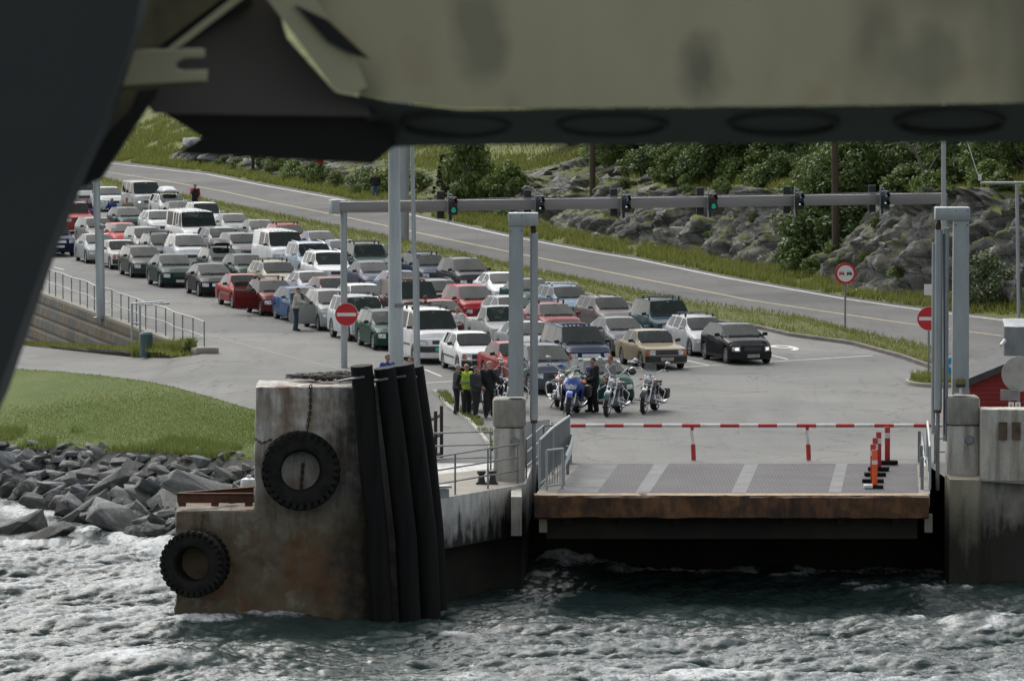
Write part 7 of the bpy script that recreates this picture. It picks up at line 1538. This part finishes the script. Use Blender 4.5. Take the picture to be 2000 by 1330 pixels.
# --- foliage
def leafmat(name, cols):
    m, n, l, b = _nt(name); g = n.new('ShaderNodeNewGeometry'); oi = n.new('ShaderNodeObjectInfo')
    r_ = ramp(n, l, g.outputs['Random Per Island'], [(k/(len(cols)-1), c) for k, c in enumerate(cols)]); r_ = mixc(n, l, maprange(n, l, oi.outputs['Random'], 0, 1, 0, .45), r_, tuple(v*.5 for v in cols[0]))
    l.new(r_, b.inputs['Base Color']); b.inputs['Roughness'].default_value = .5; b.inputs['Specular IOR Level'].default_value = .3; tr = n.new('ShaderNodeBsdfTranslucent'); l.new(r_, tr.inputs[0]); ms = n.new('ShaderNodeMixShader'); ms.inputs[0].default_value = .3; l.new(b.outputs[0], ms.inputs[1]); l.new(tr.outputs[0], ms.inputs[2]); l.new(ms.outputs[0], n['Material Output'].inputs[0]); return m
L_dark = leafmat('leaves_dark', [(0.046, 0.085, 0.021), (0.077, 0.131, 0.031), (0.116, 0.177, 0.046), (0.153, 0.208, 0.058)]); L_mid = leafmat('leaves_mid', [(0.068, 0.123, 0.027), (0.123, 0.192, 0.042), (0.184, 0.261, 0.061), (0.245, 0.291, 0.092)]); L_light = leafmat('leaves_light', [(0.071, 0.118, 0.024), (0.118, 0.177, 0.035), (0.165, 0.224, 0.059), (0.201, 0.236, 0.083)]); L_con = leafmat('leaves_conifer', [(.012, .022, .012), (.022, .034, .016), (.035, .048, .022)]); L_flow = leafmat('leaves_flowering', [(.06, .11, .03), (.11, .17, .045), (.16, .22, .07), (.55, .58, .48)])
M_bark = mat('bark', (.10, .09, .075), .9, c2=(.045, .04, .034), scale=6, stretch=(1, 1, .2), bmp=.5); M_barkp = mat('pale_bark', (.22, .20, .17), .9, c2=(.10, .09, .08), scale=6, stretch=(1, 1, .3))
def leaves_mesh(centers, radii, N, size, seed, matl, squash=.75):
    r = np.random.default_rng(seed); k = r.integers(0, len(centers), N); C_ = np.array(centers)[k]; Rr = np.array(radii)[k]
    d = r.normal(size=(N, 3)); d /= np.linalg.norm(d, axis=1)[:, None]; rad = Rr*r.random(N)**.45; p = C_ + d*rad[:, None]*np.array([1, 1, squash])
    nn = d*.6+r.normal(size=(N, 3))*.7+np.array([0, 0, .5]); nn /= np.linalg.norm(nn, axis=1)[:, None]; a = np.cross(nn, r.normal(size=(N, 3))); a /= np.linalg.norm(a, axis=1)[:, None]; b_ = np.cross(nn, a); s_ = (size*r.uniform(.6, 1.3, N))[:, None]
    V = np.stack([p-a*s_, p-b_*s_*.55, p+a*s_, p+b_*s_*.55], 1).reshape(-1, 3); F = (np.arange(N)*4)[:, None]+np.arange(4); return V, F
def make_tree(name, label, cat, seed, h, cr, nclump, N, leaf, size, bark, crown0=.35, group=None, conif=False):
    r = random.Random(seed); t = thing(name, (0, 0, 0), label, cat, 0, group); cs = []; rs = []; tb = MB(); top = Vector((r.uniform(-.3, .3), r.uniform(-.3, .3), h*.88)); tr_ = .035*h**.85+.03
    tb.tube([(0, 0, -.4), top*.3+Vector((.08, 0, 0)), top*.65, top], [tr_, tr_*.8, tr_*.5, tr_*.15], 8)
    for k in range(nclump):
        z = crown0+(1-crown0)*(k+.5)/nclump; zz_ = h*z; ang = k*2.4+r.uniform(-.5, .5); prof = (1-z)*1.25 if conif else math.sin(math.pi*min(1, .18+.8*(z-crown0)/(1-crown0)))
        rad = cr*prof*r.uniform(.45, 1.0); c_ = Vector((rad*math.cos(ang), rad*math.sin(ang), zz_*r.uniform(.93, 1.05))); cs.append(tuple(c_)); rs.append(cr*r.uniform(.26, .48)*(.55 if conif else 1)); st = top*(max(.15, z-.22))
        tb.tube([st, st.lerp(c_, .55)+Vector((0, 0, .12)), c_], [tr_*.38, tr_*.22, tr_*.07], 5, cap=False)
    tb.build('trunk', bark, t, 50); V_, F_ = leaves_mesh(cs, rs, N, size, seed, leaf); npmesh('crown', V_, F_, leaf, t); return t
gT = 'trees of the wood above the rock face'
protos = [make_tree('broadleaf_tree', 'dense dark green tree in the wood above the rock face', 'tree', 1, 6.2, 2.3, 30, 5200, L_dark, .13, M_bark, .22, gT), make_tree('broadleaf_tree', 'dense dark green tree in the wood above the rock face', 'tree', 2, 5.2, 2.5, 28, 5200, L_dark, .13, M_barkp, .15, gT), make_tree('broadleaf_tree', 'mid green tree in the wood above the rock face', 'tree', 3, 5.6, 2.1, 26, 4600, L_mid, .12, M_barkp, .2, gT), make_tree('broadleaf_tree', 'mid green tree in the wood above the rock face', 'tree', 4, 7.0, 2.4, 32, 5200, L_mid, .13, M_bark, .4, gT)]
first = [True]*4
def place_tree(k, q, sc, rz):
    o = protos[k] if first[k] else dup(protos[k]); first[k] = False; o.location = q; o.rotation_euler = (0, 0, rz); o.scale = (sc, sc, sc*rr.uniform(.9, 1.1)); return o
def col(px0, sd):    # road column whose hillside point shows at photo column px0
    best = min(range(0, NT, 2), key=lambda i: abs(proj(V_at(i, sd))[0]-px0)); return best
def V_at(i, sd): j = int(np.clip(np.searchsorted(s, sd), 1, NS-1)); return Vector(HILLV[j, i])
for px in range(1120, 2120, 27):
    for row, sd in enumerate((6.3, 8.6, 11., 14.5, 19.0)):
        x = px+rr.uniform(-16, 16)
        if row == 0 and not (1330 < x < 1420 or 1650 < x < 1700): continue
        if x < 1180 and row < 2: continue
        i = col(x, sd); place_tree(rr.choice((0, 1, 0, 2) if row < 2 else (0, 1, 3, 0)), V_at(i, sd+rr.uniform(-1, 1))-Vector((0, 0, .3)), rr.uniform(.55, .85) if row < 2 else rr.uniform(.75, 1.1), rr.uniform(0, 6))
bare = thing('bare_tree', V_at(col(1815, 6), 6.), 'leafless pale leaning tree with bent branches at the edge of the wood', 'tree'); mb = MB(); mb.tube([(0, 0, -.3), (-.2, -.1, 1.0), (-.7, -.2, 2.0), (-1.5, -.2, 2.9), (-2.4, -.2, 3.3)], [.10, .09, .07, .05, .02], 8); mb.build('trunk', M_barkp, bare, 50)
for a_, b_ in (((-.2, -.1, 1.0), (.5, 0, 2.4)), ((-.7, -.2, 2.0), (-.4, 0, 3.6)), ((-1.1, -.2, 2.45), (-2.2, -.2, 2.3)), ((-.3, -.1, 1.3), (-1.1, -.3, 1.5))): mb = MB(); mb.tube([a_, (Vector(a_)+Vector(b_))/2+Vector((.1, 0, .1)), b_], [.045, .03, .012], 6); mb.build('branch', M_barkp, bare, 50)
# bushes
gB = 'bushes along the road and the hillside'
bp = [make_tree('bush', 'bright green leafy bush on the slope beyond the road', 'bush', 21, 1.7, 1.0, 20, 2600, L_light, .085, M_bark, .1, gB), make_tree('bush', 'mid green leafy bush on the slope beyond the road', 'bush', 22, 1.5, 1.15, 20, 2600, L_mid, .085, M_bark, .08, gB), make_tree('bush', 'dark green leafy bush on the slope beyond the road', 'bush', 23, 1.6, 1.2, 20, 2600, L_dark, .09, M_bark, .08, gB)]
fb_ = [True]*3
def place_bush(k, q, sc, label=None, sz=None):
    o = bp[k] if fb_[k] else dup(bp[k]); fb_[k] = False; o.location = q; o.rotation_euler = (0, 0, rr.uniform(0, 6)); o.scale = (sc*rr.uniform(.9, 1.25), sc*rr.uniform(.9, 1.25), sc*(sz or rr.uniform(.8, 1.15)))
    if label: o['label'] = label
    return o
place_bush(0, hill_pt(848, 2.4), 1.5, 'tall bright green bush beside the road right of the slim pole', 1.75)
place_bush(0, hill_pt(870, 3.4), 1.2, 'bright green bush just behind the tall one right of the slim pole', 1.3)
tcon = make_tree('juniper', 'dark narrow evergreen between the masts and the bright green bush', 'tree', 31, 3.4, .85, 34, 4200, L_con, .06, M_bark, .03, None, True); tcon.location = hill_pt(822, 2.8)
tc2 = dup(tcon, hill_pt(768, 3.0), 1.2, 'dark evergreen half hidden behind the thick lamp mast', None, .9)
for px, sd, k, sc in ((385, 2.0, 2, .5), (410, 2.0, 0, .6), (452, 2.2, 0, .95), (470, 2.4, 1, .9), (520, 2.0, 1, .9), (545, 2.3, 0, .8), (570, 1.8, 1, .8), (600, 1.9, 0, .7), (655, 2.2, 1, 1.0), (672, 2.0, 0, 1.0), (690, 2.5, 1, 1.1), (712, 3.4, 0, .8), (735, 5.2, 0, .9), (760, 5, 1, 1.1), (880, 2.0, 1, .5), (905, 2.2, 1, .5), (1430, 4.6, 2, 1.5), (1450, 3.4, 2, 1.5), (1465, 2.7, 1, 1.1), (1440, 5.8, 2, 1.6), (1475, 4.2, 2, 1.4), (1405, 6.2, 1, 1.3), (1380, 6.0, 2, 1.2), (1490, 2.4, 0, .6), (1560, 2.0, 0, .45), (1600, 1.9, 0, .4), (1680, 1.7, 1, .4), (1150, 5.6, 2, 1.0), (1130, 5.0, 0, 1.0), (1085, 8, 0, 1.1), (1180, 6.4, 2, 1.2), (1540, 5.4, 2, .8), (1580, 5.6, 1, .8), (1850, 5.6, 1, .8), (1920, 5.4, 0, .7), (1600, 5, 0, .5), (1750, 5.2, 0, .6)):
    place_bush(k, hill_pt(px, sd)-Vector((0, 0, .1)), sc)
for k in range(34):
    px = rr.uniform(1010, 2030); place_bush(rr.choice((0, 1, 1)), hill_pt(px, rr.uniform(3.0, 5.2))-Vector((0, 0, .08)), rr.uniform(.18, .42))
for k in range(64):
    px = rr.uniform(985, 2040); place_bush(rr.choice((0, 0, 1, 1, 2)), hill_pt(px, rr.uniform(5.6, 9.5))-Vector((0, 0, .1)), rr.uniform(.55, 1.15))
fl = make_tree('flowering_bush', 'pale flowering bush at the foot of the rock right of the right tower', 'bush', 41, 2.3, 1.35, 30, 3800, L_flow, .085, M_bark, .05); fl.location = P(1925, 607)
wd = make_tree('weed_clump', 'leafy dock weed at the low end of the ribbed wall', 'plant', 51, .5, .38, 12, 420, L_light, .06, M_bark, .05); wd.location = P(370, 690, -.12)
# spray where the wave breaks under the ramp and on the shore
# ================================================================ FERRY STRUCTURE NEAR THE CAMERA
def YD(px, py, Y): return PY(px, py, Y)
M_beige = mat('weathered_beige_paint', (.42, .40, .26), .75, c2=(.36, .345, .225), scale=1.6, bmp=.08)
m, n, l, b = _nt('stained_beige'); f1 = noise_tex(n, l, 1.1, 4, .6, stretch=(1, 1, .4)); c = ramp(n, l, f1, [(.32, (.46, .425, .27)), (.5, (.40, .37, .24)), (.68, (.16, .148, .10))]); c = mixc(n, l, maprange(n, l, noise_tex(n, l, 3, 5), .6, .75, 0, .35), c, (.30, .21, .10)); gq = n.new('ShaderNodeNewGeometry'); nq = n.new('ShaderNodeTexNoise'); nq.inputs['Scale'].default_value = 5; nq.inputs['Detail'].default_value = 5; l.new(gq.outputs['Position'], nq.inputs['Vector'])
for sx_, sz_, rx_, rz_, k_ in ((930, 70, .11, .16, .45), (1375, 130, .09, .14, .62), (1800, 120, .16, .12, .35)):      # soot smudges on the plate
    q_ = PY(sx_, sz_, 20.0); sv = n.new('ShaderNodeVectorMath'); sv.operation = 'SUBTRACT'; l.new(gq.outputs['Position'], sv.inputs[0]); sv.inputs[1].default_value = tuple(q_); dv = n.new('ShaderNodeVectorMath'); dv.operation = 'DIVIDE'; l.new(sv.outputs[0], dv.inputs[0]); dv.inputs[1].default_value = (rx_, 9, rz_); le = n.new('ShaderNodeVectorMath'); le.operation = 'LENGTH'; l.new(dv.outputs[0], le.inputs[0])
    c = mixc(n, l, maprange(n, l, mathn(n, l, 'ADD', le.outputs['Value'], maprange(n, l, nq.outputs[0], .3, .7, -.4, .4)), .5, 1.25, k_, 0), c, (.07, .068, .055))
l.new(c, b.inputs['Base Color']); b.inputs['Roughness'].default_value = .75; M_beige2 = m
M_greyp = mat('dark_grey_paint', (.125, .112, .104), .7, c2=(.10, .09, .083), scale=2)
M_vdark = mat('black_steel', (.010, .011, .010), .8, c2=(.006, .006, .006), scale=2)
M_dkpost = mat('dark_hull_paint', (.026, .032, .031), .7, c2=(.021, .026, .026), scale=1.5)
M_olive = mat('dirty_olive_paint', (.16, .145, .08), .8, c2=(.05, .045, .025), scale=3)
def slab(name, poly, Y, th, matl, root, back=None):
    # plate outlined at the distance Y, th metres thick away from the sea side
    f = [PY(x, y, Y) for x, y in poly]; g = [p + Vector((0, th, 0)) for p in f]; k = len(f); mb = MB()
    mb.add([tuple(p) for p in f+g], [tuple(range(k)), tuple(range(2*k-1, k-1, -1))]+[(i, k+i, k+(i+1) % k, (i+1) % k) for i in range(k)], M=Matrix.Translation(-root.location)); return mb.build(name, matl, root)
YS = 20.0
t = thing('bow_beam', PY(1300, 240, YS), 'big out of focus beige steel beam of the ferry bow across the top, with dark underside', 'beam')
slab('web_plate', [(600, -260), (2300, -260), (2300, 196), (1700, 206), (900, 213), (760, 197), (694, 182), (560, 40), (540, 0)], YS, .25, M_beige2, t)
# the underside plate slopes back beneath the web
fr_ = [(700, 184), (760, 199), (900, 215), (1300, 212), (1700, 208), (2300, 197)]; lo_ = [(735, 290), (800, 286), (900, 284), (1300, 281), (1700, 279), (2300, 276)]
mb = MB(); a_ = [PY(x, y, YS+.02) for x, y in fr_]; b_2 = [PY(x, y, YS+.55) for x, y in lo_]; mb.grid([[tuple(p) for p in a_], [tuple(p) for p in b_2], [tuple(p+Vector((0, .4, .02))) for p in b_2]], M=Matrix.Translation(-t.location)); mb.build('underside', M_greyp, t)
for cx_ in (890, 1195, 1530, 1855):
    mb = MB(); pts = []
    for k in range(40):
        a = 2*math.pi*k/40; px = cx_+105*math.cos(a); py = 245-(cx_-900)*.004+20*math.sin(a); f = (py-210)/75
        pts.append(PY(px, py, YS-.012+.56*f))
    mb.tube(pts, .012, 6, closed=True, M=Matrix.Translation(-t.location)); mb.build('weld_ring', mat('weld_grey', (.055, .05, .047), .8), t, 50)
slab('edge_flange', [(478, -60), (610, -60), (615, 0), (640, 40), (697, 125), (716, 170), (690, 186), (655, 178)], YS-.12, .1, M_beige, t)
slab('slot', [(575, 10), (640, 40), (722, 116), (690, 108), (640, 82)], YS-.14, .015, M_vdark, t)
t = thing('bow_gusset', PY(520, 240, YS), 'blurred dark grey triangular gusset plate with a black lower edge left of the beige beam', 'plate')
slab('plate', [(455, -60), (520, -60), (560, 75), (655, 180), (700, 190), (728, 228), (300, 222), (284, 200), (296, 120), (340, 70)], YS+.15, .06, M_greyp, t)
slab('lower_plate', [(292, 205), (730, 222), (772, 285), (728, 321), (345, 300), (395, 268)], YS+.28, .5, M_vdark, t)
t = thing('bow_post', PY(60, 500, YS-1), 'blurred dark sloping hull post filling the left edge', 'post')
slab('post_face', [(-400, -300), (330, -300), (262, 60), (232, 150), (196, 250), (150, 345), (96, 480), (40, 640), (-6, 775), (-60, 900), (-400, 900)], YS-1, .5, M_dkpost, t)
t = thing('bow_bracket', PY(310, 135, YS), 'blurred pale beige slotted bracket in front of the dark hull post', 'bracket')
slab('bracket_plate', [(243, 99), (398, 97), (398, 112), (358, 114), (342, 124), (344, 136), (360, 140), (404, 138), (403, 158), (300, 164), (218, 170), (222, 150)], YS-.6, .06, M_beige, t)
slab('bracket_edge', [(218, 170), (300, 164), (403, 158), (402, 164), (300, 174), (222, 182)], YS-.58, .1, M_olive, t)
t = thing('bow_strut', PY(250, 220, YS), 'blurred dark diagonal strut with a worn beige edge beside the hull post', 'strut')
slab('strut_web', [(255, -40), (500, -40), (488, 12), (345, 100), (300, 190), (196, 350), (130, 380), (200, 180), (232, 100)], YS+.05, .12, M_vdark, t)
slab('strut_back', [(262, -30), (470, -30), (300, 100), (236, 100)], YS+.02, .02, M_olive, t)
slab('strut_edge', [(462, -10), (478, -4), (352, 92), (326, 96)], YS-.05, .05, M_beige, t)
slab('strut_edge', [(238, 176), (268, 176), (252, 218), (210, 258), (168, 325), (150, 335), (176, 270), (205, 225)], YS-.05, .05, M_olive, t)
